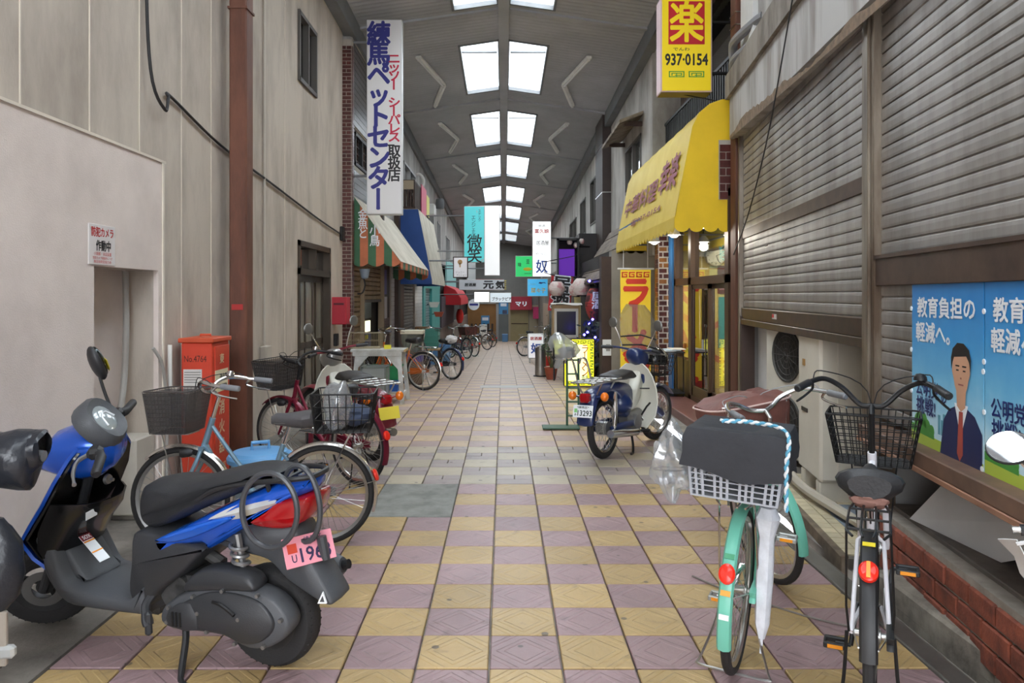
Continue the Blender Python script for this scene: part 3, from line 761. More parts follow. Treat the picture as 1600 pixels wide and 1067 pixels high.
# the two posters (flat print)
SKYB = [(M('poster deep blue', (36, 122, 196), .35), .84), (M('poster blue', (56, 146, 210), .35), .60), (M('poster light blue', (96, 176, 222), .35), .38), (M('poster pale blue', (150, 206, 232), .35), .20)]
PW = M('poster white', (236, 240, 244), .35); PN = M('poster navy', (30, 44, 110), .35); SKIN = M('poster skin', (206, 158, 128), .4); HAIR = M('poster hair', (26, 22, 24), .4)
SUIT = M('poster suit', (34, 42, 84), .4); TIE = M('poster tie', (170, 78, 66), .4); PG = M('poster green', (74, 150, 62), .4); PY = M('poster meadow', (176, 196, 72), .4); PGD = M('poster skyline', (94, 158, 176), .4)
POSTSKY = M('poster sky print', (48, 134, 204), .35)
_n, _l = POSTSKY.node_tree.nodes, POSTSKY.node_tree.links
_t = _n.new('ShaderNodeTexCoord'); _s = _n.new('ShaderNodeSeparateXYZ'); _r = _n.new('ShaderNodeValToRGB'); _z = _n.new('ShaderNodeTexNoise'); _z.inputs['Scale'].default_value = 7; _z.inputs['Detail'].default_value = 5
_l.new(_t.outputs['Object'], _s.inputs[0]); _l.new(_t.outputs['Object'], _z.inputs[0])
_a = _n.new('ShaderNodeMath'); _a.operation = 'MULTIPLY_ADD'; _a.inputs[1].default_value = -.22; _l.new(_z.outputs['Fac'], _a.inputs[0]); _l.new(_s.outputs['Z'], _a.inputs[2])
_e = _r.color_ramp.elements; _e[0].position = 0.0; _e[0].color = lin((196, 226, 238)); _e[1].position = .70; _e[1].color = lin((30, 116, 190))
for _p, _c in ((.10, (160, 212, 236)), (.22, (110, 184, 224)), (.42, (62, 150, 212))): _q = _e.new(_p); _q.color = lin(_c)
_l.new(_a.outputs[0], _r.inputs[0]); _l.new(_r.outputs[0], _n['Principled BSDF'].inputs['Base Color'])
def poster(u0, label, wd=.70, ht=.82):
    t = thing('campaign_poster', label, 'poster', rb(u0+wd/2, .0, .80), (0, 0, RBA), 'blue campaign posters')
    MB().bx(-wd/2, wd/2, -.006, -.002, 0, ht).build('sheet', POSTSKY, t, smooth=False)
    p = MB(); y = -.0065
    p.prism([(-wd/2, .0), (wd/2, 0), (wd/2, .03), (0, .05), (-wd/2, .06)], y-.0005, y, 'y', PY)
    for i, (x, h) in enumerate(((-.05, .17), (-.02, .15), (.0, .18), (.03, .14), (.06, .16))): p.bx(x-.012, x+.012, y-.0004, y, .08, h, m=PGD)
    for (x, z, r) in ((-.27, .10, .05), (-.22, .115, .045), (-.18, .09, .04), (-.13, .08, .03)):
        p.lathe([(0, y-.0006), (r, y-.0006), (r, y)], (x, 0, z), 'y', 14, m=PG)
    p.prism([(-wd/2, .055), (-.1, .045), (-.1, .065), (-.2, .085), (-wd/2, .09)], y-.001, y-.0008, 'y', PG); p.build('landscape', None, t, smooth=False)
    q = MB(); y = -.008
    q.prism([(.0, 0), (.31, 0), (.31, .14), (.26, .20), (.20, .225), (.13, .225), (.07, .20), (.03, .15)], y-.0004, y, 'y', SUIT)
    q.prism([(.115, .235), (.16, .10), (.215, .235)], y-.001, y-.0005, 'y', PW)
    q.prism([(.15, .205), (.178, .205), (.178, .03), (.155, .0), (.135, .03)], y-.0015, y-.0011, 'y', TIE)
    q.prism([(.13, .29), (.2, .29), (.195, .225), (.165, .205), (.135, .225)], y-.0016, y-.0012, 'y', SKIN)
    q.prism([(x*.066+.165, z*.098+.365) for x, z in [(math.cos(a*math.pi/10)*(1 if math.sin(a*math.pi/10) > -.2 else .85), math.sin(a*math.pi/10)) for a in range(20)]], y-.0022, y-.0017, 'y', SKIN)
    q.prism([(.094, .375), (.092, .42), (.105, .46), (.14, .485), (.185, .485), (.225, .46), (.238, .42), (.234, .375), (.226, .41), (.205, .435), (.16, .43), (.115, .425), (.103, .405)], y-.003, y-.0023, 'y', HAIR)
    for xx in (.14, .19): q.bx(xx-.014, xx+.014, y-.0028, y-.0023, .388, .394, m=HAIR)
    for xx in (.14, .19): q.bx(xx-.009, xx+.009, y-.0028, y-.0023, .370, .376, m=HAIR)
    q.bx(.16, .170, y-.0028, y-.0023, .338, .345, m=M('poster shade', (160, 108, 88), .4)); q.bx(.147, .184, y-.0028, y-.0023, .312, .318, m=M('poster lip', (150, 80, 72), .4))
    q.v = [(.165+(a-.165)*1.22, b_, c*1.06) for a, b_, c in q.v]
    q.build('portrait', None, t, smooth=False)
    MB().text('教育負担の', .0, .665, .57, .10, -.007, .028).text('軽減へ。', -.12, .545, .36, .10, -.007, .028).build('lettering', PW, t, smooth=False)
    MB().text('公明党', -.175, .275, .25, .082, -.007, .02).text('の', .0, .255, .05, .05, -.007, .02).text('挑戦!', -.19, .19, .21, .085, -.007, .02).build('lettering', PN, t, smooth=False)
    dot = mesh_of(MB().lathe([(0, -.0095), (.012, -.0095), (.012, -.006)], (0, 0, 0), 'y', 8), 'tape_dot', PW, smooth=False)
    for (x, z) in ((-wd/2, ht-.01), (-wd/4, ht+.004), (0, ht+.004), (wd/4, ht), (wd/2, ht-.005), (-wd/2-.005, ht*.8), (-wd/2-.005, ht*.55), (-wd/2-.004, ht*.3), (wd/2, ht*.5), (wd/2-.01, .01)):
        piece(dot, 'tape_dot', t, (x, 0, z))
    return t
poster(4.53, 'blue election poster showing its whole portrait of a suited man')
poster(5.24, 'blue election poster cut by the frame edge, behind the round mirror')
# ---------------------------------------------------------------- left shop row (X = -2.4) and right shop row
def yl(px, x=2.4): return x*F/(HX-px)
def yr(px, x=2.45): return x*F/(px-HX)
XS = -2.4
s = MB()
WINL = [(12.0, 13.2, 3.62, 4.15), (17.9, 20.2, 4.05, 4.75), (23.5, 25.5, 3.4, 4.4), (27, 28.2, 3.2, 4.2), (31, 33, 3.0, 4.0)]
holes(s, (11.76, 2.75), (50.2, 6.2), WINL, XS-.25, XS)
wls = struct('wall_left_shops', s, W_GREY, smooth=False)
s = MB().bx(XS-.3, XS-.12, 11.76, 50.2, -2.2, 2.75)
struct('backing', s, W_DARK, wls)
def bricks_face(parent, x0, x1, y, z0, z1, bw, bh, mats, nm='brick', jw=.006, dp=.03):
    """small glazed bricks on a face towards -Y, joined per colour"""
    r = random.Random(int((x0+z1)*1000)); mbs = [MB() for _ in mats]; nrow = int((z1-z0)/bh)
    for j in range(nrow):
        x = x0-(bw/2 if j % 2 else 0)
        while x < x1:
            a, b = max(x, x0)+jw, min(x+bw, x1)-jw
            if b-a > .02: mbs[r.randrange(len(mats))].bx(a, b, y-dp, y+.01, z0+j*bh+jw, z0+(j+1)*bh-jw)
            x += bw
    for m, q in zip(mats, mbs): tag(q.build(nm, m, parent, norm=False, smooth=False), kind='stuff')
def bricks_side(parent, x, out, y0, y1, z0, z1, bw, bh, mats, nm='brick', dp=.02):
    r = random.Random(int((y0+z1)*1000)); mbs = [MB() for _ in mats]; nrow = int((z1-z0)/bh)
    for j in range(nrow):
        y = y0-(bw/2 if j % 2 else 0)
        while y < y1:
            a, b = max(y, y0)+.004, min(y+bw, y1)-.004
            if b-a > .02: mbs[r.randrange(len(mats))].bx(x, x+out*dp, a, b, z0+j*bh+.004, z0+(j+1)*bh-.004)
            y += bw
    for m, q in zip(mats, mbs): tag(q.build(nm, m, parent, norm=False, smooth=False), kind='stuff')
pier = struct('pillar_brick_left', MB().bx(-2.52, -2.36, 11.63, 11.78, -.3, 5.5), MORTAR)
bricks_face(pier, -2.52, -2.36, 11.63, 0, 5.4, .16, .06, [BRICK_D], dp=.012)
bricks_side(pier, -2.36, 1, 11.63, 11.78, 0, 5.4, .15, .06, [BRICK_D], dp=.012)
# glass block windows and other upper windows
for i, (a, b, c, d) in enumerate(WINL):
    o = root_struct('window_%d' % (20+i))
    f = MB()
    for (y0, y1, z0, z1) in ((a, b, c, c+.05), (a, b, d-.05, d), (a, a+.05, c, d), (b-.05, b, c, d), ((a+b)/2-.02, (a+b)/2+.02, c, d)): f.bx(XS-.1, XS+.03, y0, y1, z0, z1)
    struct('window_frame', f, BLACKM if i == 0 else ALU, o, smooth=False)
    struct('pane', MB().bx(XS-.06, XS-.05, a, b, c, d), M('bright blind', (206, 210, 212), .5) if i == 0 else GLSD, o)
    struct('window_back', MB().bx(XS-.4, XS-.3, a-.1, b+.1, c-.1, d+.1), M('drawn curtain', (92, 90, 88), .9), o)
    if i == 0:
        g = MB()
        for k in range(9): g.bx(XS-.045, XS-.02, a+k*.15-.008, a+k*.15+.008, c, d)
        for k in range(5): g.bx(XS-.045, XS-.02, a, b, c+k*.12-.008, c+k*.12+.008)
        struct('window_grid', g, DKBROWN, o, smooth=False)
dkt = struct('tiled_panel', MB().bx(XS, XS+.02, 11.78, 13.6, 2.9, 3.6).bx(XS, XS+.02, 11.78, 13.6, 4.2, 5.6), MORTAR, wls)
for z0, z1 in ((2.92, 3.6), (4.22, 5.55)): bricks_side(dkt, XS+.02, 1, 11.78, 13.58, z0, z1, .2, .1, [M('dark glazed tile', (66, 58, 56), .25, var=.2)], 'tile', .012)
struct('brown_post', MB().bx(XS, XS+.14, 14.0, 14.2, 2.8, 5.4).bx(XS, XS+.10, 16.4, 16.7, -.5, 4.6), DKBROWN, wls)
# ground floor pieces
def roller(name, y0, y1, z0, z1, mat, x=XS-.05, p=.085):
    r = root_struct(name); me = MB().prism([(0, 0), (.02, .015), (.02, p-.02), (0, p-.006), (-.02, p-.006), (-.02, 0)], 0, y1-y0, 'y')
    # profile lies in x-z and runs along y
    mm = mesh_of(me, 'slat', mat, smooth=False); z = z0
    while z < z1:
        piece(mm, 'slat', r, (x, y0, z))['kind'] = 'structure'; z += p
    struct('bottom_bar', MB().bx(x-.02, x+.035, y0, y1, z0-.05, z0), BROWN, r)
    return r
roller('shutter_pet_shop', 11.8, 12.72, -.02, 2.5, SLATB)
struct('shutter_guide', MB().bx(XS-.08, XS+.03, 12.72, 12.80, -.1, 2.6).bx(XS-.08, XS+.03, 14.8, 14.9, -.2, 2.6), M('tan guide', (150, 132, 108), .5, .3), wls)
roller('shutter_half_open', 12.80, 14.8, 1.45, 2.55, SLATB)
struct('dark_panel', MB().bx(XS-.1, XS-.03, 14.9, 15.95, -.3, 2.6), M('dark panel', (60, 44, 40), .5), wls)
bricks_side(wls, XS-.03, 1, 14.95, 15.9, -.2, 1.1, .2, .07, [BRICK_D], dp=.012)
wt = struct('white_tile_wall', MB().bx(XS-.1, XS, 15.95, 16.4, -.5, 2.6).bx(XS-.1, XS, 20.2, 22, -.6, 2.6), MORTAR, wls)
bricks_side(wt, XS, 1, 15.96, 16.4, -.3, 2.6, .15, .1, [WTILE], 'tile', .01); bricks_side(wt, XS, 1, 20.2, 22, -.4, 2.6, .3, .1, [WTILE], 'tile', .01)
struct('brown_door', MB().bx(XS-.1, XS-.02, 16.7, 18.2, -.5, 2.5), M('brown door', (96, 62, 44), .5, var=.12), wls)
roller('shutter_grey', 18.2, 20.1, -.35, 2.4, SLATG)
tl = MB().bx(XS-.1, XS+.05, 22, 22.6, -.6, 2.4).bx(XS-.1, XS+.05, 24.6, 27.6, -.8, 2.4).bx(XS-.1, XS+.06, 22, 27.6, 1.75, 2.6)
struct('teal_front', tl, TEAL, wls, smooth=False)
roller('shutter_teal', 22.6, 24.6, -.5, 1.75, M('teal shutter', (110, 140, 142), .5, .2, var=.1))
struct('purple_panel', MB().bx(XS-.1, XS+.08, 28.0, 35.0, .30, 1.5), M('aubergine panel', (72, 60, 68), .7, var=.05), wls)
struct('low_wall', MB().bx(XS-.1, XS+.02, 28, 50, -1.8, .3), M('shop base', (120, 104, 96), .8, var=.2), wls)
struct('pale_teal_panel', MB().bx(XS-.02, XS+.05, 31, 37, 1.9, 3.0), M('pale teal', (150, 208, 206), .5), wls)
# inside the half-open pet shop: lit tank and blue panel
tk = thing('shop_tank', 'lit fish tank and blue cabinet inside the half-open pet shop shutter', 'fish tank', (XS-.10, 13.5, -.09))
MB().bx(-.02, .01, -.55, .55, .55, .92).build('cabinet', M('shop blue', (32, 62, 142), .4), tk)
MB().bx(-.02, .01, -.5, .5, .95, 1.15).build('lit_panel', M('lit tank', (232, 226, 190), .4, emit=.6), tk)
MB().bx(.01, .016, -.05, .25, .82, .9).build('tag', M('tag yellow', (226, 214, 50), .5), tk)
MB().bx(-.02, .01, -.6, .6, 1.2, 1.5).build('top_panel', M('dark green panel', (30, 60, 56), .3), tk)
for (y, z0, z1, c, lb) in ((15.3, 1.55, 2.05, (120, 118, 170), 'bluish narrow paper notice on the dark panel beside the pet shop'), (15.35, 1.05, 1.5, (206, 202, 208), 'white paper notice with purple bands on the dark panel'), (15.35, .35, .6, (150, 70, 96), 'small maroon paper notice low on the dark panel')):
    tag(MB().bx(XS-.028, XS-.02, y-.22, y+.22, z0, z1).build('paper_notice', M('paper %d' % c[0], c, .6)), lb, 'notice')
mbx = thing('mail_box', 'red mail box fixed beside the sliding door of the beige wall', 'mail box', (XL, 11.05, 1.10))
MB().box((.10, 0, .20), (.22, .28, .40), .01).build('body', M('mailbox red', (178, 34, 52), .45), mbx)
MB().box((.10, -.143, .30), (.15, .006, .03)).build('slot', M('mailbox dark', (90, 16, 28), .5), mbx)
tag(MB().bx(XL, XL+.05, 11.0, 11.14, .78, .96, .006).build('intercom', BLACKM), 'small dark intercom under the red mail box', 'intercom')
sk = thing('wall_lamp', 'small hooded outdoor lamp on the pet shop shutter guide', 'lamp', (-2.36, 12.1, 1.55))
MB().tube(crom([(0, 0, 0), (.08, 0, .02), (.12, 0, .14), (.10, 0, .26)], 4), .012, 6).build('arm', BLACKM, sk)
MB().lathe([(.03, .0), (.06, .02), (.09, .16), (.085, .16), (.02, .03)], (.12, -.02, .24), 'z', 14).build('lamp_shade', M('lamp grey blue', (140, 154, 168), .4), sk)

# awning builder: side outline (x,z) swept along y, cloth side panels
def scallop(pts_n, a, b, z, drop, k=7):
    out = []
    for i in range(pts_n*k+1):
        t = i/(pts_n*k); out.append((a+(b-a)*t, z-drop*abs(math.sin(math.pi*pts_n*t))**.6))
    return out
OR_, GRN = M('awning orange', (190, 110, 74), .7, var=.1, vs=5), M('awning green', (62, 104, 74), .7, var=.1, vs=5)
CREAMC = M('faded awning', (214, 206, 190), .75, col2=(188, 178, 160), vs=2.5)
aw = thing('striped_awning', 'orange and green striped pet shop awning with pale faded top', 'awning', (0, 0, 0))
for yy, nm in ((11.86, 'side_panel'), (16.2, 'side_panel')):
    n = 6; xs = [XS+(.76/n)*i for i in range(n+1)]; b = MB()
    for i in range(n):
        x0, x1 = xs[i], xs[i+1]; t0, t1 = (x0-XS)/.76, (x1-XS)/.76
        bot = [(x0+(x1-x0)*q/6, 2.03-.05*abs(math.sin(math.pi*(q/6*.5+(i % 2)*.5)))) for q in range(7)]
        if yy > 12: bot = [(p[0], p[1]-.12) for p in bot]
        b.prism(bot+[(x1, max(3.13-1.07*t1, 2.06)), (x0, 3.13-1.07*t0)], yy, yy+.008, 'y', [GRN, OR_][i % 2])
    o = b.build(nm, None, aw, smooth=False)
    if yy < 12:
        l = MB().vtext('金魚と', XS+.17, 2.88, .13, .15, yy-.001, .15, .015, m=PW).vtext('小鳥', XS+.36, 2.63, .14, .16, yy-.001, .16, .015, m=PW)
        l.build('lettering', None, aw, smooth=False)
g = [[(XS, 11.86+.29*i, 3.13), (XS+.38, 11.86+.29*i, 2.585-(.012 if i % 3 == 1 else 0)), (XS+.77, 11.86+.29*i, 2.06)] for i in range(16)]
MB().sheet(g, .006).build('top_cloth', CREAMC, aw)
b = MB()
for i in range(30):
    y0 = 11.86+.145*i
    q = [(y0, 2.06), (y0+.145, 2.06), (y0+.145, 1.98), (y0+.11, 1.95), (y0+.0725, 1.94), (y0+.035, 1.95), (y0, 1.98)]
    b.prism(q, XS+.765, XS+.771, 'x', [OR_, GRN][(i//2) % 2])
b.build('valance', None, aw, smooth=False)
fr = MB()
for yy in (11.9, 14, 16.15): fr.tube([(XS, yy, 2.1), (XS+.75, yy, 2.05)], .012, 6).tube([(XS, yy, 3.1), (XS+.75, yy, 2.05)], .012, 6)
fr.tube([(XS+.75, 11.87, 2.05), (XS+.75, 16.2, 2.05)], .012, 6).build('frame', STEEL, aw)
NAVY = M('awning navy', (38, 74, 138), .7, var=.08)
a2 = thing('blue_awning', 'blue awning with cream front cloth, second shop on the left', 'awning', (0, 0, 0))
pf = [(XS, 3.47), (-1.93, 3.47), (-1.62, 1.88), (-1.62, 1.78), (XS, 1.78)]
for yy in (16.9, 20.6): MB().prism(pf, yy, yy+.01, 'y').build('side_panel', NAVY, a2, smooth=False)
g = [[(XS, 16.9+.37*i, 3.47), (-1.93, 16.9+.37*i, 3.47), (-1.775, 16.9+.37*i, 2.68-(.012 if i % 2 else 0)), (-1.62, 16.9+.37*i, 1.88), (-1.615, 16.9+.37*i, 1.78)] for i in range(11)]
MB().sheet(g, .006).build('front_cloth', CREAMC, a2)
a3 = thing('red_awning', 'red shop awning far along the left row above the red lantern', 'awning', (0, 0, 0))
REDC = M('awning red', (186, 30, 40), .7, var=.08)
g = [[(XS, y, 1.95), (-1.95, y, 1.75), (-1.72, y, 1.40), (-1.72, y, 1.15)] for y in (30, 32, 34, 36)]
MB().sheet(g, .01).build('top_cloth', REDC, a3)
for yy in (30, 36): MB().prism([(XS, 1.95), (-1.95, 1.75), (-1.72, 1.40), (-1.72, 1.15), (XS, 1.15)], yy, yy+.01, 'y').build('side_panel', REDC, a3, smooth=False)
# balcony box, upper fittings
bb = thing('balcony_box', 'brown slatted balcony box above the blue awning', 'balcony', (XS, 17.8, 3.6))
MB().bx(0, .30, .02, 3.3, 0, .04).bx(.0, .28, .02, 3.3, .62, .68).build('frame', DKBROWN, bb)
sl = mesh_of(MB().box((0, 0, .33), (.02, .09, .6), .004), 'slat', DKBROWN)
for i in range(22): piece(sl, 'slat', bb, (.28, .08+i*.148, 0))
sl2 = mesh_of(MB().box((0, 0, .33), (.05, .02, .6), .004), 'slat', DKBROWN)
for i in range(4): piece(sl2, 'slat', bb, (.05+i*.07, .03, 0))
MB().bx(.02, .26, .0, .018, .45, .66).build('pale_board', M('weathered tan', (176, 160, 136), .7), bb)
tag(MB().bx(XS+.30, XS+.32, 19.0, 20.2, 3.6, 4.35).build('shop_board', M('board pink', (206, 92, 116), .5)), 'pink board fixed on the brown balcony box', 'sign')
tag(MB().bx(XS+.30, XS+.32, 20.25, 21.0, 3.7, 4.25).build('shop_board', M('board lemon', (214, 208, 110), .5)), 'pale yellow board beside the pink board on the balcony', 'sign')
hv = thing('vent_hood', 'white vent hood with round cowl on the upper left wall', 'vent', (XS, 23, 4.15))
MB().box((.15, 0, 0), (.3, .5, .34), .03).build('box', PLAST_W, hv); MB().lathe([(.0, 0), (.12, .0), (.14, .16), (.12, .3), (0, .3)], (.40, .5, .1), 'z', 14).build('cowl', M('cowl grey', (96, 98, 100), .5), hv)
run('curved_vent_pipe', crom([(XS, 20.6, 4.2), (XS+.15, 20.6, 4.45), (XS+.2, 20.6, 4.7), (XS+.1, 20.6, 4.85), (XS, 20.6, 4.85)], 5), .04, PLAST_W, 'white hooked vent pipe on the upper left wall', 'pipe')
# red lantern and flower pots of the far left shops
def lantern(name, label, c, r, h, mat, capm, group=None, textm=None, body=None):
    t = thing(name, label, 'lantern', c, (0, 0, 0), group)
    pr = []
    for i in range(25):
        t_ = i/24; rr_ = r*(max(0, math.sin(math.pi*(.10+.8*t_)))**.55)*(1+.02*(1 if i % 2 else -1)); pr.append((rr_, -h/2+h*t_))
    MB().lathe(pr, (0, 0, 0), 'z', 20).build('paper_shade', mat, t)
    e = pr[0][0]
    MB().lathe([(e*.8, -.02), (e*1.02, -.02), (e*1.02, .02), (e*.8, .02)], (0, 0, -h/2), 'z', 16, True).lathe([(e*.8, -.02), (e*1.02, -.02), (e*1.02, .02), (e*.8, .02)], (0, 0, h/2), 'z', 16, True).build('rim', capm, t)
    MB().tube([(0, 0, h/2), (0, 0, h/2+.12)], .006, 5).build('cord', CABLE, t)
    if body: MB().vtext(body, 0, h*.38, h*.26, h*.26, -r*1.03, None, .03, .004, textm).build('lettering', None, t, smooth=False)
    return t
lantern('red_lantern', 'long red paper lantern under the red awning on the left', (-1.98, 33.8, .60), .17, .60, M('lantern red', (214, 44, 40), .55), BLACKM)
run('lantern_hook', [(-1.98, 33.8, .98), (-1.98, 33.8, 1.77)], .008, BLACKM, 'hook holding the red lantern', 'hook')
rnds = thing('round_sign', 'small round white and blue sign board beside the brown shop front', 'sign', (-1.75, 44, 1.0))
MB().lathe([(0, -.03), (.33, -.03), (.33, .03), (0, .03)], (0, 0, 0), 'y', 24).build('disc', PW, rnds); MB().box((0, -.034, 0), (.5, .006, .12)).build('band', BLUE, rnds); MB().tube([(-.6, 0, .28), (0, 0, .28)], .015, 6).build('arm', BLACKM, rnds)
for (px, py, y, c, lb, nm) in ((684, 476, 22.8, (226, 222, 214), 'white flower pot hanging on the teal shop front', 'hanging_pot'),
                            (687, 491, 24.5, (178, 78, 52), 'terracotta trough hanging on the teal post', 'hanging_pot')):
    p = at(px, py, y); t = thing(nm, lb, 'flower pot', (XS+.28, y, p.z))
    MB().loft([[(a*.10, b_*.08, -.08) for a, b_ in ((-1, -1), (1, -1), (1, 1), (-1, 1))], [(a*.16, b_*.11, .08) for a, b_ in ((-1, -1), (1, -1), (1, 1), (-1, 1))]]).build('pot', M('pot %d' % c[0], c, .6), t, smooth=False)
    MB().tube([(-.22, 0, 0), (-.14, 0, .02)], .012, 6).build('hook', BLACKM, t)

# ---- right: restaurant (X = 2.62), set-back upper wall, neighbour beyond
s = MB().bx(2.95, 3.2, 8.5, 12.6, 2.2, 6.4)
wr2 = struct('wall_right_noodle_shop', s, M('dark brick wall', (84, 70, 64), .8, var=.2, vs=8))
struct('upper_window', MB().bx(2.93, 2.96, 9.0, 10.6, 4.6, 5.6), GLSD, wr2)
struct('shop_soffit', MB().bx(2.63, 3.3, 8.62, 11.8, 2.66, 3.4), M('soffit tan', (150, 128, 96), .7), wr2)
# balcony rail bars
br = thing('balcony_rail', 'black metal balcony rail above the yellow awning', 'railing', (2.68, 8.6, 3.42))
MB().bx(-.02, .02, 0, 3.8, .90, .94).bx(-.02, .02, 0, 3.8, .0, .04).build('rail', BLACKM, br)
bar_m = mesh_of(MB().box((0, 0, .47), (.018, .05, .9), .003), 'bar', BLACKM)
for i in range(38): piece(bar_m, 'bar', br, (0, .05+i*.1, 0))
stp2 = struct('noodle_shop_step', MB().bx(2.15, 2.75, 7.8, 12.0, -.02, .10, .008), M('maroon stone step', (120, 82, 76), .3, var=.15, vs=12))
fx = 2.62; FRM = M('bronze shop frame', (78, 58, 44), .4, .35, var=.1)
d2 = root_struct('door_2')
f = MB()
for (a, b, c, d) in ((8.55, 8.69, .1, 2.75), (10.26, 10.40, .1, 2.75), (11.18, 11.28, .1, 2.75), (8.55, 11.28, 1.67, 1.77), (8.55, 11.28, 2.66, 2.78), (8.55, 10.4, .1, .16), (10.38, 11.24, .1, .62)):
    f.bx(fx-.06, fx+.06, a, b, c, d)
struct('door_frame', f, FRM, d2, smooth=False)
for (y0, y1, xo) in ((8.69, 9.50, .025), (9.42, 10.26, -.025)):
    lf = MB()
    for (a, b, c, d) in ((y0, y0+.05, .16, 1.67), (y1-.05, y1, .16, 1.67), (y0, y1, 1.61, 1.67), (y0, y1, .16, .30)): lf.bx(fx+xo-.02, fx+xo+.02, a, b, c, d)
    struct('door_leaf', lf, FRM, d2, smooth=False)
    struct('pane', MB().bx(fx+xo-.003, fx+xo+.003, y0+.05, y1-.05, .29, 1.63), GLS if xo > 0 else glass('darker door glass', (120, 116, 108), .16), d2)  # far leaf's pane has the darker tint
struct('door_handle', MB().bx(fx-.055, fx-.045, 9.52, 9.55, .75, 1.15), BLACKM, d2)
struct('pane', MB().bx(fx-.003, fx+.003, 8.69, 10.3, 1.77, 2.66).bx(fx-.003, fx+.003, 10.4, 11.18, 1.77, 2.66).bx(fx-.003, fx+.003, 10.4, 11.18, .62, 1.67), GLS, d2)
YW = M('shop yellow wall', (222, 200, 122), .7, var=.05); CRW = M('shop cream wall', (222, 206, 160), .7)
inn = root_struct('shop_interior')
struct('cross_wall', MB().bx(2.70, 4.8, 11.5, 11.6, .1, 2.7), YW, inn); struct('back_wall', MB().bx(4.6, 4.7, 8.4, 11.6, 0, 2.7), CRW, inn)
struct('near_wall', MB().bx(2.7, 4.7, 8.35, 8.45, 0, 2.7), CRW, inn); struct('shop_floor', MB().bx(2.68, 4.7, 8.4, 11.6, .0, .10), M('shop floor tile', (150, 132, 116), .3, var=.1), inn)
struct('shop_ceiling', MB().bx(2.68, 4.7, 8.4, 11.6, 2.66, 2.72), CRW, inn)
for i in range(2):
    struct('wave_print', MB().prism([(x, (.62+i*.5)+.10*math.sin(x*7+i*1.7)+o_) for x, o_ in [(2.75+.15*k, .05) for k in range(13)]+[(2.75+.15*k, -.05) for k in range(12, -1, -1)]], 11.494, 11.499, 'y'), M('print red', (202, 124, 96), .6), inn, smooth=False)
lt = bpy.data.lights.new('noodle_shop_light', 'AREA'); lt.energy = 26; lt.color = (1.0, .92, .74); lt.size = 1.2; lt.size_y = 1.6; lt.shape = 'RECTANGLE'
lo_ = bpy.data.objects.new('noodle_shop_light', lt); COL.objects.link(lo_); lo_.location = (3.6, 10, 2.63)
tube_l = thing('lamp_reflection', 'glowing upright tube imitating a lamp reflection in the noodle shop display window', 'lamp', (2.86, 11.0, .9))  # glowing tube stands in for a lamp reflection on the window
MB().tube([(0, 0, 0), (0, 0, .85)], .022, 8).build('tube', M('reflection glow', (255, 250, 240), .4, emit=9.0), tube_l); MB().box((0.03, 0, .42), (.03, .08, .95), .01).build('housing', FIX, tube_l)
ck = thing('wall_clock', 'round wall clock inside the noodle shop, seen through the glass above the door', 'clock', (3.24, 11.47, 2.13))
MB().lathe([(0, -.03), (.155, -.03), (.165, -.02), (.165, .02), (0, .02)], (0, 0, 0), 'y', 28).build('case', M('clock rim', (170, 160, 130), .4), ck)
MB().lathe([(0, -.034), (.148, -.034), (.148, -.031), (0, -.031)], (0, 0, 0), 'y', 28).build('face', M('clock face', (236, 232, 214), .5), ck)
b = MB()
for i in range(12): b.box((.125*math.sin(i*math.pi/6), -.036, .125*math.cos(i*math.pi/6)), (.01, .002, .022), 0, Matrix.Rotation(i*math.pi/6, 3, 'Y'))
b.build('hour_marks', BLK, ck)
for a, L in ((math.radians(70), .085), (math.radians(155), .115)): MB().box((L/2*math.sin(a), -.039, L/2*math.cos(a)), (.01, .002, L), 0, Matrix.Rotation(a, 3, 'Y')).build('hand', BLK, ck)
tag(MB().bx(3.28, 3.44, 11.485, 11.494, 1.55, 1.98).build('menu_poster', M('poster maroon', (120, 44, 36), .5)), 'maroon menu poster with pale oval on the yellow wall inside the noodle shop', 'poster')
tag(MB().bx(3.29, 3.43, 11.485, 11.494, .72, 1.5).build('menu_poster', M('poster teal', (84, 158, 168), .5)), 'long teal menu poster on the yellow wall inside the noodle shop', 'poster')
for i, y in enumerate((10.55, 10.8, 11.05)):
    tag(MB().bx(fx+.06, fx+.08, y-.09, y+.09, .68, .82).build('price_card', M('card lime', (206, 214, 70), .5)), 'lime price card standing in the noodle shop window, %s of a row of three' % ['nearest', 'middle', 'far'][i], 'card', 'lime price cards')
# brick column and blue post
bc = struct('pillar_brick_right', MB().bx(2.44, 2.78, 11.82, 12.05, -.3, 2.5), M('white joint', (206, 202, 194), .85))
bricks_face(bc, 2.44, 2.78, 11.82, 0, 2.5, .14, .085, [BRICK_D, BRICK_D, BRICK_O], jw=.011, dp=.012)
bricks_side(bc, 2.44, -1, 11.82, 12.05, 0, 2.5, .13, .075, [BRICK_D, BRICK_O], dp=.012)
struct('blue_post', MB().bx(2.54, 2.66, 11.32, 11.55, .1, 2.5), M('post blue', (48, 110, 168), .45), d2)
bup = struct('brick_inset', MB().bx(2.46, 2.62, 8.565, 8.60, 2.62, 3.30), MORTAR, wr2)
bricks_face(bup, 2.462, 2.618, 8.563, 2.62, 3.30, .15, .09, [BRICK_D], dp=.012)
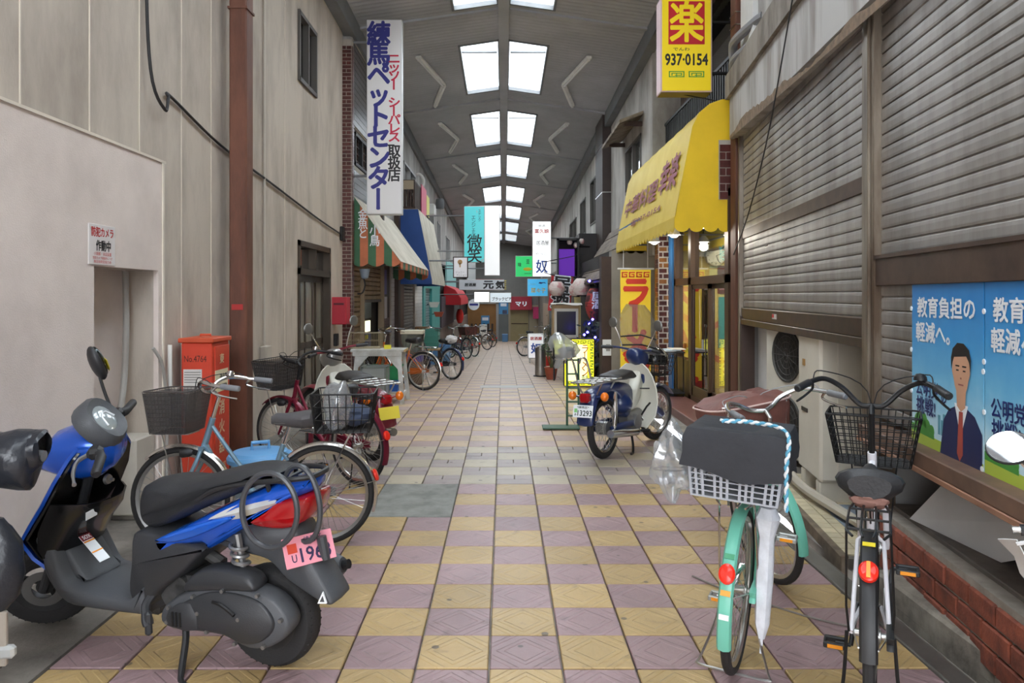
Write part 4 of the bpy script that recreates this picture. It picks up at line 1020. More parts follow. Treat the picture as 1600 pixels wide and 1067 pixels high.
# yellow awning
YEL = M('awning yellow', (236, 196, 22), .55, var=.05, vs=3); YEL2 = M('awning yellow faded', (228, 202, 82), .5, col2=(216, 186, 50), vs=1.6)
ya = thing('yellow_awning', 'big yellow noodle shop awning with purple lettering', 'awning', (0, 0, 0))
prof_ = [(2.62, 3.78), (2.50, 3.77), (2.36, 3.72), (2.24, 3.62), (2.16, 3.46), (2.10, 3.15), (2.02, 2.75), (1.96, 2.42)]
def ya_side(y, nm):
    lo_e = scallop(4, 1.96, 2.62, 2.30, .05)
    o = MB(); hole = [(2.45, 3.30), (2.45, 2.62)]
    o.prism(prof_+[(1.96, 2.30)]+lo_e[1:-1]+[(2.62, 2.30)], y, y+.008, 'y')
    return o.build(nm, YEL, ya, smooth=False)
ya_side(8.58, 'side_panel'); ya_side(13.0, 'side_panel')
g = [[(x, 8.58+.276*i, z-(.010 if i % 2 and 1 < k < 7 else 0)) for k, (x, z) in enumerate(prof_)] for i in range(17)]
MB().sheet(g, .006).build('front_cloth', YEL2, ya, ang=60)
b = MB()
for i in range(22):
    y0 = 8.58+.2015*i
    b.prism([(y0, 2.42), (y0+.2, 2.42), (y0+.2, 2.30), (y0+.16, 2.265), (y0+.1, 2.25), (y0+.04, 2.265), (y0, 2.30)], 1.952, 1.958, 'x')
b.build('valance', YEL2, ya, smooth=False)
fr = MB()
for yy in (8.6, 10.8, 12.98): fr.tube([(2.6, yy, 2.4), (1.97, yy, 2.4)], .014, 6)
fr.tube([(1.97, 8.6, 2.4), (1.97, 12.98, 2.4)], .014, 6).build('frame', STEEL, ya)
# lettering on the sloped front: reads along the alley, from far to near
PUR = M('awning purple', (150, 84, 96), .6)
lb = MB(); a0, b0 = Vector((2.115, 0, 3.25)), Vector((1.985, 0, 2.6))
def on_slope(body, y0, y1, t0, t1, bold):
    v, f = _glyphs(body, bold); xs_ = [p[0] for p in v]; zs_ = [p[1] for p in v]; o = []
    for p in v:
        u = (p[0]-min(xs_))/(max(xs_)-min(xs_)); t = (p[1]-min(zs_))/(max(zs_)-min(zs_))
        q = b0.lerp(a0, t0+(t1-t0)*t); o.append((q.x-.012-p[2], y1+(y0-y1)*u, q.z))
    lb.add(o, f)
on_slope('中華料理', 10.0, 12.6, .30, .78, .02); on_slope('幸楽', 8.85, 9.9, .32, 1.02, .03); on_slope('☎937-0154', 9.5, 11.7, -.02, .14, .02)
lb.build('lettering', PUR, ya, smooth=False)
for i, (y, x) in enumerate(((11.2, 2.25), (9.9, 2.25), (8.9, 2.3))):
    t = thing('spot_lamp', 'lit reflector bulb under the yellow awning, %s of a row of three' % ['far one', 'middle one', 'nearest'][i], 'lamp', (x, y, 2.32), (0, 0, 0), 'awning bulbs')
    MB().lathe([(.02, .10), (.06, .06), (.085, .0), (.08, .0), (.05, .05), (.015, .09)], (0, 0, 0), 'z', 16).build('reflector', FIX, t)
    MB().ball((0, 0, .01), (.06, .06, .045), 12, 6).build('bulb', M('lit bulb', (255, 250, 238), .4, emit=12), t); MB().tube([(0, 0, .09), (0, 0, .30)], .01, 6).build('stem', BLACKM, t)
    l_ = bpy.data.lights.new('awning_bulb_light', 'POINT'); l_.energy = 2; l_.color = (1, .95, .85); l_.shadow_soft_size = .06
    q = bpy.data.objects.new('awning_bulb_light', l_); COL.objects.link(q); q.location = (x, y, 2.25)
struct('blue_soffit', MB().bx(2.0, 2.6, 11.0, 13.0, 2.62, 2.66), M('soffit blue', (70, 120, 176), .5), wr2)
# neighbour: concrete upper wall, front face towards camera, dark shop below
s = MB(); WINR = [(13.5, 15.2, 3.55, 4.45), (19.4, 21.4, 3.5, 4.75), (22.6, 24.2, 3.4, 4.5), (25.5, 28, 3.3, 4.2)]
holes(s, (12.5, 2.2), (50.2, 6.2), WINR, 2.48, 2.75)
s.bx(2.485, 4, 12.492, 12.75, 2.2, 6.4)
wr3 = struct('wall_right_shops', s, M('grey render', (196, 192, 186), .85, col2=(146, 140, 132), vs=1.6, stretch=(1, 1, .4), bump=.25, bs=60), smooth=False)
for i, (a, b, c, d) in enumerate(WINR):
    o = root_struct('window_%d' % (30+i)); f = MB()
    for (y0, y1, z0, z1) in ((a, b, c, c+.05), (a, b, d-.05, d), (a, a+.05, c, d), (b-.05, b, c, d), ((a+b)/2-.03, (a+b)/2+.03, c, d)): f.bx(2.46, 2.56, y0, y1, z0, z1)
    struct('window_frame', f, M('bronze frame', (96, 92, 88), .5, .4), o, smooth=False); struct('pane', MB().bx(2.52, 2.53, a, b, c, d), GLS, o); struct('window_back', MB().bx(2.7, 2.78, a-.1, b+.1, c-.1, d+.1), M('pale curtain', (168, 166, 164), .9), o)
h_ = thing('window_hood', 'tan hood board over the upper window of the grey rendered wall', 'hood', (2.46, 13.2, 4.62))
MB().add([(-.42, 0, -.06), (.0, 0, .10), (.0, 2.4, .10), (-.42, 2.4, -.06), (-.42, 0, -.0), (.0, 0, .16), (.0, 2.4, .16), (-.42, 2.4, .0)], [(0, 1, 2, 3), (4, 7, 6, 5), (0, 4, 5, 1), (1, 5, 6, 2), (2, 6, 7, 3), (3, 7, 4, 0)]).build('board', M('hood tan', (150, 138, 118), .7, col2=(90, 76, 62), vs=4), h_, smooth=False)
MB().bx(-.3, .02, .2, .25, -.06, .02).bx(-.3, .02, 2.1, 2.15, -.06, .02).build('bracket', DKBROWN, h_)
dc = struct('dark_column', MB().bx(2.28, 2.5, 17.3, 18.6, -.5, 5.7), M('dark brown cladding', (58, 46, 42), .45, var=.15), wr3)
for z_ in (2.6, 3.9, 5.0): struct('band', MB().bx(2.272, 2.5, 17.29, 18.61, z_, z_+.02), CHROME, wr3)
struct('lower_front', MB().bx(1.87, 3.2, 13.0, 13.3, -.4, 2.3), M('shop concrete', (142, 136, 128), .8, var=.12), wr3)
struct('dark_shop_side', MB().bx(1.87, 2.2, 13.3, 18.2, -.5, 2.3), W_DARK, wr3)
struct('brown_post', MB().bx(1.70, 1.88, 13.02, 13.32, -.2, 2.2), DKBROWN, wr3); struct('red_base', MB().bx(1.695, 1.885, 13.015, 13.33, -.2, .06), M('base red', (170, 44, 46), .6), wr3)
struct('far_front', MB().bx(2.30, 2.5, 18.6, 50.2, -2.2, 2.6), M('far shop front', (136, 128, 118), .8, col2=(88, 80, 74), vs=.7), wr3)
for (y0, y1, z0, z1, c) in ((19, 21, -.5, 1.7, (70, 60, 56)), (22, 24, -.6, 1.5, (196, 176, 110)), (24.2, 27, -.7, 1.5, (92, 84, 80)), (28, 31, -.9, 1.4, (150, 138, 122)), (32, 37, -1.2, 1.3, (88, 96, 100)), (38, 43, -1.4, 1.1, (160, 140, 120))):
    struct('shop_bay', MB().bx(2.26, 2.32, y0, y1, z0, z1), M('bay %d' % c[0], c, .6, var=.08), wr3)
pp_ = thing('paper_holder', 'white paper holder fixed on the brown post of the dark shop', 'holder', (1.79, 13.01, .62))
MB().box((0, -.008, 0), (.15, .014, .28), .003).build('board', PW, pp_); MB().box((.02, -.017, .0), (.07, .01, .12)).build('box', M('holder grey', (150, 150, 150), .5), pp_)
# pent roof of planks
pr = thing('pent_roof', 'sloping pent roof of weathered planks over the dark shop', 'roof', (0, 13.15, 0))
pm_ = mesh_of(MB().box((0, 2.15, 0), (.215, 4.3, .022), .004), 'plank', M('weathered plank', (136, 122, 108), .75, col2=(96, 84, 74), vs=3, stretch=(3, .4, 3)))
sa = math.atan2(2.95-1.82, 2.45-1.75)
for i in range(6):
    t = (i+.5)/6
    piece(pm_, 'plank', pr, (1.75+.7*t, 0, 1.82+1.13*t+.012*(i % 2)), (0, -sa, 0))
MB().add([(1.74, 0, 1.78), (2.46, 0, 2.92), (2.46, 0, 1.80), (1.74, .02, 1.78), (2.46, .02, 2.92), (2.46, .02, 1.80)], [(0, 1, 2), (3, 5, 4), (0, 3, 4, 1), (1, 4, 5, 2), (2, 5, 3, 0)]).bx(1.74, 2.46, 0, 4.3, 1.765, 1.80).build('soffit', DKBROWN, pr, smooth=False)
# overhanging black bay with the purple sign box
ob = struct('black_bay', MB().bx(1.85, 2.5, 18.4, 23.5, 1.95, 3.05), M('bay black', (40, 34, 34), .5), wr3)
struct('bay_panel', MB().bx(1.83, 1.86, 18.6, 23.3, 2.1, 2.95), M('bay panel', (120, 108, 98), .7, var=.1), wr3)

# ---- end wall
EY = 50.0
we = struct('wall_end', MB().bx(-4, 4, EY, EY+.2, -2.5, 6), M('end sheet metal', (120, 118, 114), .6, .1, var=.1))
c_ = MB(); n = 60
for i in range(n):
    x = -2.5+5.0*i/n; c_.bx(x, x+.045, EY-.03, EY, .95, 5.2)
struct('sheet_rib', c_, M('end rib', (128, 126, 122), .6, .1), we, smooth=False)
GZ = ground_z(EY)
struct('brown_front', MB().bx(-2.4, -.50, EY-.25, EY-.02, GZ-.2, 1.02), M('ochre brown front', (146, 104, 58), .7, var=.06), we)
struct('front_frame', MB().bx(-.50, -.34, EY-.35, EY-.02, GZ-.2, 1.2).bx(-2.4, -.34, EY-.35, EY-.02, .98, 1.2), M('frame grey', (150, 148, 144), .6), we)
door3 = root_struct('door_3'); struct('door_panel', MB().bx(-.34, .32, EY-.2, EY-.02, GZ-.2, 1.1), M('slate door', (104, 108, 106), .55), door3)
door4 = root_struct('door_4'); struct('door_panel', MB().bx(.45, 1.65, EY-.2, EY-.02, GZ-.2, .7), M('olive tan door', (150, 136, 98), .6, var=.05), door4); struct('door_handle', MB().bx(.5, 1.6, EY-.24, EY-.2, -.36, -.30), BROWN, door4)
struct('beige_front', MB().bx(1.7, 3, EY-.15, EY-.02, GZ-.2, .9).bx(.32, .45, EY-.3, EY-.02, GZ-.2, 1.0), M('beige front', (160, 146, 122), .7), we)
for (x, z, w_, h2, y, lb) in ((-1.22, -.22, .55, .85, EY-.27, 'small blue poster on the brown front at the far end of the alley'), (-.01, .72, .62, .85, EY-.22, 'small blue poster over the slate door at the far end')):
    t = thing('far_poster', lb, 'poster', (x, y, z))
    MB().box((0, 0, 0), (w_, .02, h2)).build('sheet', M('far poster blue', (72, 140, 190), .5), t); MB().box((.08, -.012, -.28), (.3, .006, .25)).build('portrait', M('far poster dark', (70, 76, 100), .5), t); MB().box((0, -.012, .2), (.4, .006, .2)).build('lettering', PW, t)
ma = thing('maroon_awning', 'small maroon awning with white lettering over the tan door at the end', 'awning', (1.15, EY, .6))
MB().add([(-.72, -.5, 0), (.72, -.5, 0), (.72, 0, .9), (-.72, 0, .9), (-.72, -.5, -.02), (.72, -.5, -.02), (.72, 0, -.02), (-.72, 0, -.02)], [(0, 1, 2, 3), (0, 4, 5, 1), (1, 5, 6, 2), (0, 3, 7, 4), (2, 6, 7, 3)]).build('cloth', M('awning maroon', (150, 22, 42), .7), ma, smooth=False)
MB().text('マリ', 0, 0, .75, .36, 0, .05).build('lettering', PW, ma, (0, -.30, .38), (-math.radians(29), 0, 0), smooth=False)
for x, c, nm in ((2.15, (196, 60, 108), 'pink'), (2.62, (130, 28, 50), 'dark red')):
    tag(MB().bx(x-.21, x+.21, EY-.6, EY-.58, .0, .75).bx(x-.22, x+.22, EY-.61, EY-.02, .75, .78).build('shop_curtain', M('curtain '+nm, c, .8)), nm+' short shop curtain beside the maroon awning at the far end', 'curtain')
# ---------------------------------------------------------------- hanging and standing signs
SGW = M('sign panel white', (226, 224, 224), .4); CASE = M('sign case', (170, 168, 164), .4, .5)
def sign_box(name, label, c, wd, ht, dp, panel, case=CASE, texts=(), bracket=None, cat='sign', rz=0.0, rim=.012):
    t = thing(name, label, cat, c, (0, 0, rz))
    MB().box((0, dp/2, 0), (wd, dp, ht), .006).build('case', case, t)
    MB().box((0, -.003, 0), (wd-2*rim, .006, ht-2*rim)).build('panel', panel, t)
    for (fn, mat) in texts:
        b = MB(); fn(b); b.build('lettering', mat, t, smooth=False)
    if bracket:
        b = MB()
        for (p, q) in bracket:
            if q[0] < -.5: q = (-2.40-c[0], q[1], q[2])
            elif q[0] > .5: q = (2.30-c[0], q[1], q[2])
            b.tube([p, q], .018, 6)
        b.build('bracket', STEEL, t)
    return t
# tall pet shop sign
y = 11.7; cx = xat(600.5, y); zc = (5.83+2.79)/2
INK = M('ink blue', (44, 46, 128), .5); CRIM = M('crimson', (196, 34, 66), .5)
def pet(b): b.vtext('練馬ペットセンター', -.085, 1.46, .31, .325, -.007, .322, .038)
def pr_(b): b.vtext('ニッソー', .155, .985, .17, .155, -.007, .135, .03).vtext('シーパレス', .155, .30, .17, .15, -.007, .135, .03)
def pk(b): b.vtext('取扱店', .155, -.44, .17, .18, -.007, .19, .03)
sign_box('shop_sign', 'very tall white pet shop sign with blue and red vertical lettering hanging on the left', (cx, y, zc), .55, 3.04, .16, SGW, M('case white', (206, 206, 206), .4),
         [(pet, INK), (pr_, CRIM), (pk, BLK)], [((-.27, .08, 1.2), (-.33, .08, 1.2)), ((-.27, .08, -.9), (-.33, .08, -.9))])
tag(MB().tube([(XS-.02, 11.78, 5.5), (cx-.27, 11.78, 5.5)], .02, 6).tube([(XS-.02, 11.78, 3.4), (cx-.27, 11.78, 3.4)], .02, 6).build('sign_bracket', STEEL), 'steel arms holding the tall pet shop sign', 'bracket')
# noodle shop sign
y = 8.7; cx = xat(1072.5, y); zt, zb_ = 4.98, 3.89; zc = (zt+zb_)/2
YS = M('sign yellow', (236, 208, 20), .4, emit=.05); SRED = M('sign scarlet', (198, 24, 40), .45); SGR = M('sign green', (74, 160, 70), .45)
nd = thing('shop_sign', 'yellow noodle shop box sign with red square and telephone number', 'sign', (cx, y, zc))
MB().box((0, .12, 0), (.60, .24, 1.10), .008).build('case', M('case pinkish', (206, 176, 178), .45), nd)
MB().box((0, -.003, 0), (.565, .006, 1.07)).build('panel', YS, nd)
MB().box((0, -.008, .25), (.42, .006, .50), .004).build('red_square', SRED, nd)
b = MB(); b.vtext('楽', 0, .465, .34, .42, -.0115, None, .022); b.build('lettering', YS, nd, smooth=False)
MB().text('でんわ', -.06, -.055, .19, .038, -.006, .01).text('937·0154', 0, -.175, .50, .14, -.006, .03).build('lettering', BLK, nd, smooth=False)
g = MB()
for e in (-1, 1):
    x = e*.115; z0, h = -.345, .07
    for (a, b_, c, d) in ((-.09, .09, .5, .36), (-.09, .09, -.5, -.36), (-.09, -.078, -.5, .5), (.078, .09, -.5, .5), (-.06, .05, .2, .08), (-.06, -.048, -.25, .2), (-.02, .06, -.12, -.24), (.05, .062, -.24, .2), (-.005, .005, -.36, .2)):
        g.bx(x+a, x+b_, -.009, -.006, z0+c*h, z0+d*h)
g.build('key_pattern', SGR, nd, smooth=False)
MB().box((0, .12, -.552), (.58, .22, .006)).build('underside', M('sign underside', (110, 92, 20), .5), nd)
MB().tube([(.3, .12, .3), (.62, .12, .3)], .02, 6).tube([(.3, .12, -.3), (.62, .12, -.3)], .02, 6).tube([(.0, .12, -.55), (.5, .2, -.62)], .008, 5).build('bracket', BLACKM, nd)
# turquoise snack sign
TQ = M('sign turquoise', (86, 204, 208), .4, col2=(196, 120, 120), vs=3.0, fac=(.60, .74), emit=.12)
y = 20; cx = xat(741, y)
def tq(b): b.vtext('微笑', .01, -.03, .34, .36, -.007, .36, .012)
def tq2(b): b.vtext('スナック', .14, .66, .07, .08, -.007, .08, .005).vtext('エンジェル', -.02, .50, .10, .105, -.007, .105, .006)
sign_box('shop_sign', 'tall turquoise bar sign with black lettering hanging over the alley', (cx, y, 3.16), .55, 1.50, .14, TQ, CASE, [(tq, BLK), (tq2, M('sign slate', (40, 70, 90), .5))],
         [((-.27, .07, .50), (-1.36, .07, .50)), ((-.27, .07, -.45), (-1.36, .07, -.45))])
y = 24.2; cx = xat(769, y)
sign_box('blank_sign', 'tall blank white sign hanging just beyond the turquoise one', (cx, y, 3.30), .50, 2.26, .16, M('blank white', (236, 236, 236), .4, emit=.2), CASE, (), [((-.25, .08, -.9), (-1.8, .08, -.9))])  # unlit sign, with a faint glow put into its white
y = 26; cx = xat(736.5, y)
sign_box('blank_sign', 'short blank white sign half hidden below the turquoise one', (cx, y, 2.36), .30, .62, .12, SGW, CASE, (), [((-.15, .06, .2), (-1.1, .06, .2))])
tag(MB().bx(-1.0, -.02, 26.2, 26.4, 1.92, 2.10).build('sign_beam', M('rail maroon', (150, 50, 44), .6)), 'dull red beam below the tall blank sign', 'beam')
tag(MB().tube([(XS, 26.3, 2.0), (-1.0, 26.3, 2.0)], .02, 6).build('beam_arm', STEEL), 'thin arm holding the dull red beam', 'arm')
y = 17; cx = xat(719.5, y)
def mu(b): b.text('ジュニー', -.01, -.11, .20, .05, -.007, .004).text('アニション', .02, -.18, .22, .05, -.007, .004)
mt_ = sign_box('shop_sign', 'small white sign with a mushroom picture in a dark frame', (cx, y, 2.165), .34, .48, .10, M('sign greyish', (206, 204, 206), .4, emit=.1), DKBROWN, [(mu, M('sign grey text', (110, 104, 104), .5))], [((-.16, .05, .15), (-1.4, .05, .15))], rim=.022)
MB().lathe([(0, -.010), (.055, -.010), (.055, -.006)], (-.01, 0, .12), 'y', 14).box((-.01, -.008, .05), (.03, .004, .10)).build('mushroom_print', M('print tan', (190, 150, 96), .5), mt_)
y = 22; cx = xat(752.5, y)
def gk(b): b.text('元', .20, 0, .32, .24, -.007, .045).text('気', .56-.02, 0, .28, .24, -.007, .045)
def gk2(b): b.text('居酒屋', -.33, 0, .34, .10, -.007, .04)
gs = sign_box('shop_sign', 'long grey pub sign with two big black characters across the alley', (cx, y, 1.84), 1.33, .31, .16, M('sign grey', (184, 188, 194), .4, emit=.05), CASE, [(gk, BLK), (gk2, BLK)], [((-.66, .08, .1), (-1.75, .08, .1))], rim=.015)
b = MB()
for i in range(5): b.box((.70, .05+.0*i, -.12+i*.06), (.05, .10, .02))
b.build('edge_marks', M('mark yellow', (220, 196, 60), .5), gs)
y = 28; xl_, xm_, xr_ = xat(741, y), xat(764.5, y), xat(798, y)
LITW = M('lit sign white', (255, 252, 240), .4, emit=1.0)
def so(b): b.text('なり', .0, 0, .30, .16, -.007, .01)
sign_box('lit_sign', 'small brightly lit white sign under the long grey pub sign', ((xl_+xm_)/2, y, 1.47), xm_-xl_, .38, .14, LITW, CASE, [(so, M('warm pale text', (236, 214, 190), .5))], [((-.2, .07, .1), (-1.5, .07, .1))])
def bp__(b): b.text('ブラックピア', .04, -.05, .72, .14, -.007, .03)
sign_box('shop_sign', 'pale blue-white sign with black katakana next to the small lit sign', ((xm_+xr_)/2+.02, y, 1.45), xr_-xm_, .37, .14, M('sign ice', (212, 222, 228), .4, emit=.2), CASE, [(bp__, BLK)])
y = 22; cx = xat(819.5, y)
def gr_(b): b.text('豆', .10, .14, .10, .13, -.007, .02).text('味', -.14, .05, .10, .13, -.007, .02).text('KARAOKE', .1, -.21, .2, .03, -.007, .01)
gsn = sign_box('shop_sign', 'green bar sign with a yellow oval left of the tall white pub sign', (cx, y, 2.38), .54, .62, .14, M('sign emerald', (30, 176, 92), .4, emit=.25), CASE, [(gr_, BLK)], [((.26, .07, .1), (2.0, .07, .1))])
MB().ball((.09, -.006, -.08), (.13, .004, .05), 18, 6).build('oval_print', M('print gold', (220, 200, 40), .5), gsn)
y = 20; cx = xat(846.5, y)
PB = M('brush blue', (40, 84, 176), .5)
def y1_(b): b.text('奴', 0, -.46, .32, .36, -.007, .02)
def y2_(b): b.text('富久娘', 0, .48, .38, .12, -.007, .025)
def y3_(b): b.text('銘酒', 0, .62, .18, .06, -.007, .01).text('居酒屋', .02, .17, .34, .13, -.007, .012).text('やっこ', -.02, -.13, .30, .07, -.007, .008)
sign_box('pub_sign', 'tall lit white pub sign with one big blue brush character', (cx, y, 2.765), .50, 1.48, .16, M('lit pub white', (240, 242, 242), .4, emit=.35), CASE, [(y1_, PB), (y2_, RED), (y3_, M('sign dark grey', (90, 92, 100), .5))], [((.25, .08, .3), (1.3, .08, .3))])
y = 21; cx = xat(840, y)
def nn_(b): b.text('菜々子', .02, -.08, .42, .14, -.007, .03)
bs_ = sign_box('shop_sign', 'sky blue square sign with yellow lettering below the tall white pub sign', (cx, y, 1.75), .58, .49, .12, M('sign sky', (66, 168, 218), .4, emit=.2), CASE, [(nn_, M('text straw', (224, 206, 130), .5)), (lambda b: b.text('Snack', -.15, .10, .2, .05, -.007, .004), M('text pale', (130, 200, 220), .5))], [((.29, .06, .1), (1.2, .06, .1))])
MB().prism([(.02, .12), (.10, .10), (.16, .13), (.24, .11), (.2, .15), (.12, .145), (.06, .155)], -.009, -.006, 'y').build('bird_print', INK, bs_)
y = 18; cx = xat(887.5, y)
pb_ = thing('purple_box', 'black framed box with a purple screen hanging from the dark bay', 'sign', (cx, y, 2.42))
f = MB()
for (a, b_, c, d) in ((-.26, -.22, -.46, .48), (.22, .26, -.46, .48), (-.26, .26, .43, .48), (-.26, .26, -.48, -.43)): f.bx(a, b_, -.03, .3, c, d)
f.build('frame', BLACKM, pb_); MB().bx(-.22, .16, .02, .04, -.44, .22).build('purple_screen', M('purple glow', (92, 28, 160), .5, emit=.16), pb_); MB().bx(-.23, .23, .25, .3, -.45, .45).build('back', W_DARK, pb_)
MB().tube([(.26, .15, .3), (.55, .3, .3)], .02, 6).build('bracket', BLACKM, pb_)
LW = M('lantern white', (222, 208, 202), .6, col2=(206, 150, 150), vs=4.5, fac=(.5, .6)); LR = M('lantern pink', (214, 132, 128), .6)
for i, (px, py, lb) in enumerate(((893, 378, 'leftmost'), (903, 383, 'middle'), (912, 377, 'rightmost'))):
    y = 18.1; lantern('tiny_lantern', lb+' of three tiny paper lanterns in the purple box', (xat(px-3, y), y, zat(py, y)), .065, .13, LW, BLACKM, 'tiny lanterns in the purple box')
LT = [(.95, 17.3, 2.05)]
for i, (px, py, r, lb) in enumerate(((870, 451, .19, 'round white and pink paper lantern in front of the red banner'), (900, 453, .16, 'smaller round paper lantern, partly behind its right neighbour'), (909, 448, .21, 'biggest round paper lantern, nearest to the dark shop'))):
    y = 17.2-.4*i; LT.append((xat(px, y), y, zat(py, y)+r*.875+.11)); lantern('paper_lantern', lb, (xat(px, y), y, zat(py, y)), r, r*1.75, LW, BLACKM, 'round paper lanterns', LR)
run('lantern_line', LT+[(1.9, 16.2, 2.12)], .008, CABLE, 'cord carrying the round paper lanterns', 'cord', 6)
run('lantern_line', [(.95, 17.3, 2.05), (.95, 17.3, 2.3), (1.9, 17.6, 2.5)], .01, CABLE, 'black stay that holds the lantern cord to the wall', 'cord', 6)
lantern('red_lantern', 'red and dark barrel lantern with white characters beside the brown post', (xat(930, 15), 15.0, zat(475, 15)), .20, .62, M('lantern maroon', (176, 62, 56), .6, col2=(70, 40, 40), vs=3.5, fac=(.5, .56)), BLACKM, None, PW, '居酒')
y = 17.6
bn = thing('red_banner', 'tilted red banner with black and white brush characters behind the lanterns', 'banner', (xat(876, y), y, zat(459, y)), (0, math.radians(6), 0))
MB().sheet([[(-.26+.13*i, .02*math.sin(i*1.7), .42), (-.26+.13*i, .03*math.sin(i*1.7+1), 0), (-.26+.13*i, .02*math.sin(i*1.7+2), -.42)] for i in range(5)], .006).build('cloth', M('banner red', (196, 50, 58), .7), bn)
MB().vtext('居酒', 0, .40, .38, .36, -.035, .38, .07).build('lettering', PW, bn, smooth=False); MB().vtext('居酒', 0, .39, .36, .34, -.042, .38, .03).build('lettering', BLK, bn, smooth=False)
MB().tube([(-.3, .04, .43), (.3, .04, .43)], .012, 6).tube([(.28, .04, .43), (.85, .1, .40)], .01, 6).build('pole', BLACKM, bn)
# glass case (screen) on a wooden stand
y = 16.0; gz = ground_z(y); x0, x1 = xat(863, y), xat(906, y)
tvs = thing('display_case', 'wooden display case with a dark screen standing in front of the lanterns', 'display case', ((x0+x1)/2, y, gz))
wc = M('case wood', (170, 142, 100), .6, var=.12); wd2 = (x1-x0)/2
for e in (-1, 1): MB().box((e*(wd2-.03), .15, .55), (.05, .3, 1.10), .006).build('leg', wc, tvs)
MB().box((0, .15, 1.13), (2*wd2, .36, .78), .01).build('case', wc, tvs)
MB().bx(-wd2+.04, wd2-.04, -.05, -.03, .82, 1.44).build('bezel', M('bezel cream', (206, 202, 188), .5), tvs); MB().bx(-wd2+.09, wd2-.09, -.055, -.05, .88, 1.38).build('screen', M('screen dark', (44, 40, 40), .2), tvs)
MB().sheet([[(-wd2-.03+.11*i, -.1, 1.53+.02*math.sin(i)), (-wd2-.03+.11*i, .1, 1.56), (-wd2-.03+.11*i, .34, 1.54)] for i in range(7)], .01).build('cover', M('cover white', (210, 204, 196), .7), tvs)
# fairy lights on a small dark tree
ft = thing('fairy_lights', 'string of small blue fairy lights on a dark shrub beside the dark shop', 'lights', (1.70, 14.6, ground_z(14.6)))
sh_ = MB(); r = random.Random(4)
for i in range(170):
    c = Vector((r.gauss(0, .11), max(-.5, min(.15, r.gauss(-.1, .25))), r.uniform(.25, 1.15))); d = Vector((r.uniform(-1, 1), r.uniform(-1, 1), r.uniform(-1, 1))).normalized()*.07; e = d.orthogonal().normalized()*.03
    sh_.add([c-d, c+e, c+d, c-e], [(0, 1, 2, 3)])
tag(sh_.build('foliage', M('shrub dark', (40, 52, 40), .7, var=.3), ft, norm=False, smooth=False), kind='stuff'); MB().tube([(0, 0, 0), (0, .02, 1.3)], [.03, .012], 6).build('stem', DKBROWN, ft); MB().lathe([(.10, 0), (.14, .25), (.12, .25)], (0, 0, 0), 'z', 12).build('pot', M('pot brown', (110, 74, 54), .7), ft)
LB = M('blue light', (70, 60, 255), .4, emit=14)
for (px, py, y) in ((921, 439, 14.5), (921, 506, 14.3), (918, 519, 14.2), (913, 523, 14.4), (926, 499, 14.4), (930, 527, 14.2)):
    p = at(px, py, y); MB().ball((p.x-1.70, y-14.6, p.z-ground_z(14.6)), .022, 8, 6).build('bulb', LB, ft)
b = MB(); b.tube(crom([(.1, -.1, 1.85), (.05, -.2, 1.5), (.06, -.3, 1.1), (-.02, -.3, .95), (.1, -.3, .9)], 5), .004, 5); b.build('cord', CABLE, ft)
# yellow standing signs
LY = M('lit yellow', (240, 232, 40), .4, emit=.4); LYC = M('lit lemon', (246, 246, 170), .4, emit=.45); KG = M('key green', (60, 120, 36), .5)
y = 13.05; gz = ground_z(y); x0, x1 = xat(881, y), xat(929, y); wd = x1-x0
ys_ = thing('standing_sign', 'lit yellow standing sign with green key border and orange lettering', 'sign', ((x0+x1)/2, y, gz))
ht = .83
MB().box((0, .08, ht/2+.02), (wd, .16, ht), .01).build('case', BLACKM, ys_); MB().box((0, -.004, ht/2+.02), (wd-.03, .008, ht-.03)).build('panel', LY, ys_); MB().box((-.03, -.009, ht/2+.02), (wd-.2, .004, ht-.2)).build('inner_panel', LYC, ys_)
g = MB()
def key(cx, cz, w_, h_):
    for (a, b_, c, d) in ((-.5, .5, .5, .3), (-.5, .3, -.5, -.3), (-.5, -.36, -.5, .5), (.36, .5, -.2, .5), (-.15, .5, -.2, 0), (-.15, 0, -.2, .2)): g.bx(cx+a*w_, cx+b_*w_, -.012, -.008, cz+c*h_, cz+d*h_)
for i in range(4): key(-wd/2+.09+i*.125, ht-.04, .10, .06); key(-wd/2+.09+i*.125, .08, .10, .06)
for i in range(5): key(wd/2-.05, .14+i*.14, .055, .11)
g.build('key_pattern', KG, ys_, smooth=False)
MB().vtext('ラーメン', .10, ht-.08, .12, .15, -.012, .135, .012).text('餃', -.12, ht-.18, .14, .15, -.012, .03).build('lettering', M('letter orange', (208, 110, 30), .5), ys_, smooth=False)
MB().text('幸楽', .10, .16, .12, .12, -.012, .01).build('lettering', KG, ys_, smooth=False)
y = 14.6; gz = ground_z(y)
y2s = thing('standing_sign', 'smaller lit lemon sign half hidden behind the plastic covered bundle', 'sign', (xat(878, y), y, gz))
MB().box((0, .06, .66), (.36, .12, .30), .01).build('case', M('case yellow', (216, 204, 60), .5), y2s); MB().box((0, -.004, .66), (.33, .008, .27)).build('panel', M('lit lemon 2', (244, 240, 90), .4, emit=.45), y2s); MB().text('ランチ 680', 0, .75, .28, .05, -.008, .005).build('lettering', KG, y2s, smooth=False)
for e in (-1, 1): MB().box((e*.15, .06, .26), (.03, .05, .52)).build('leg', BLACKM, y2s)
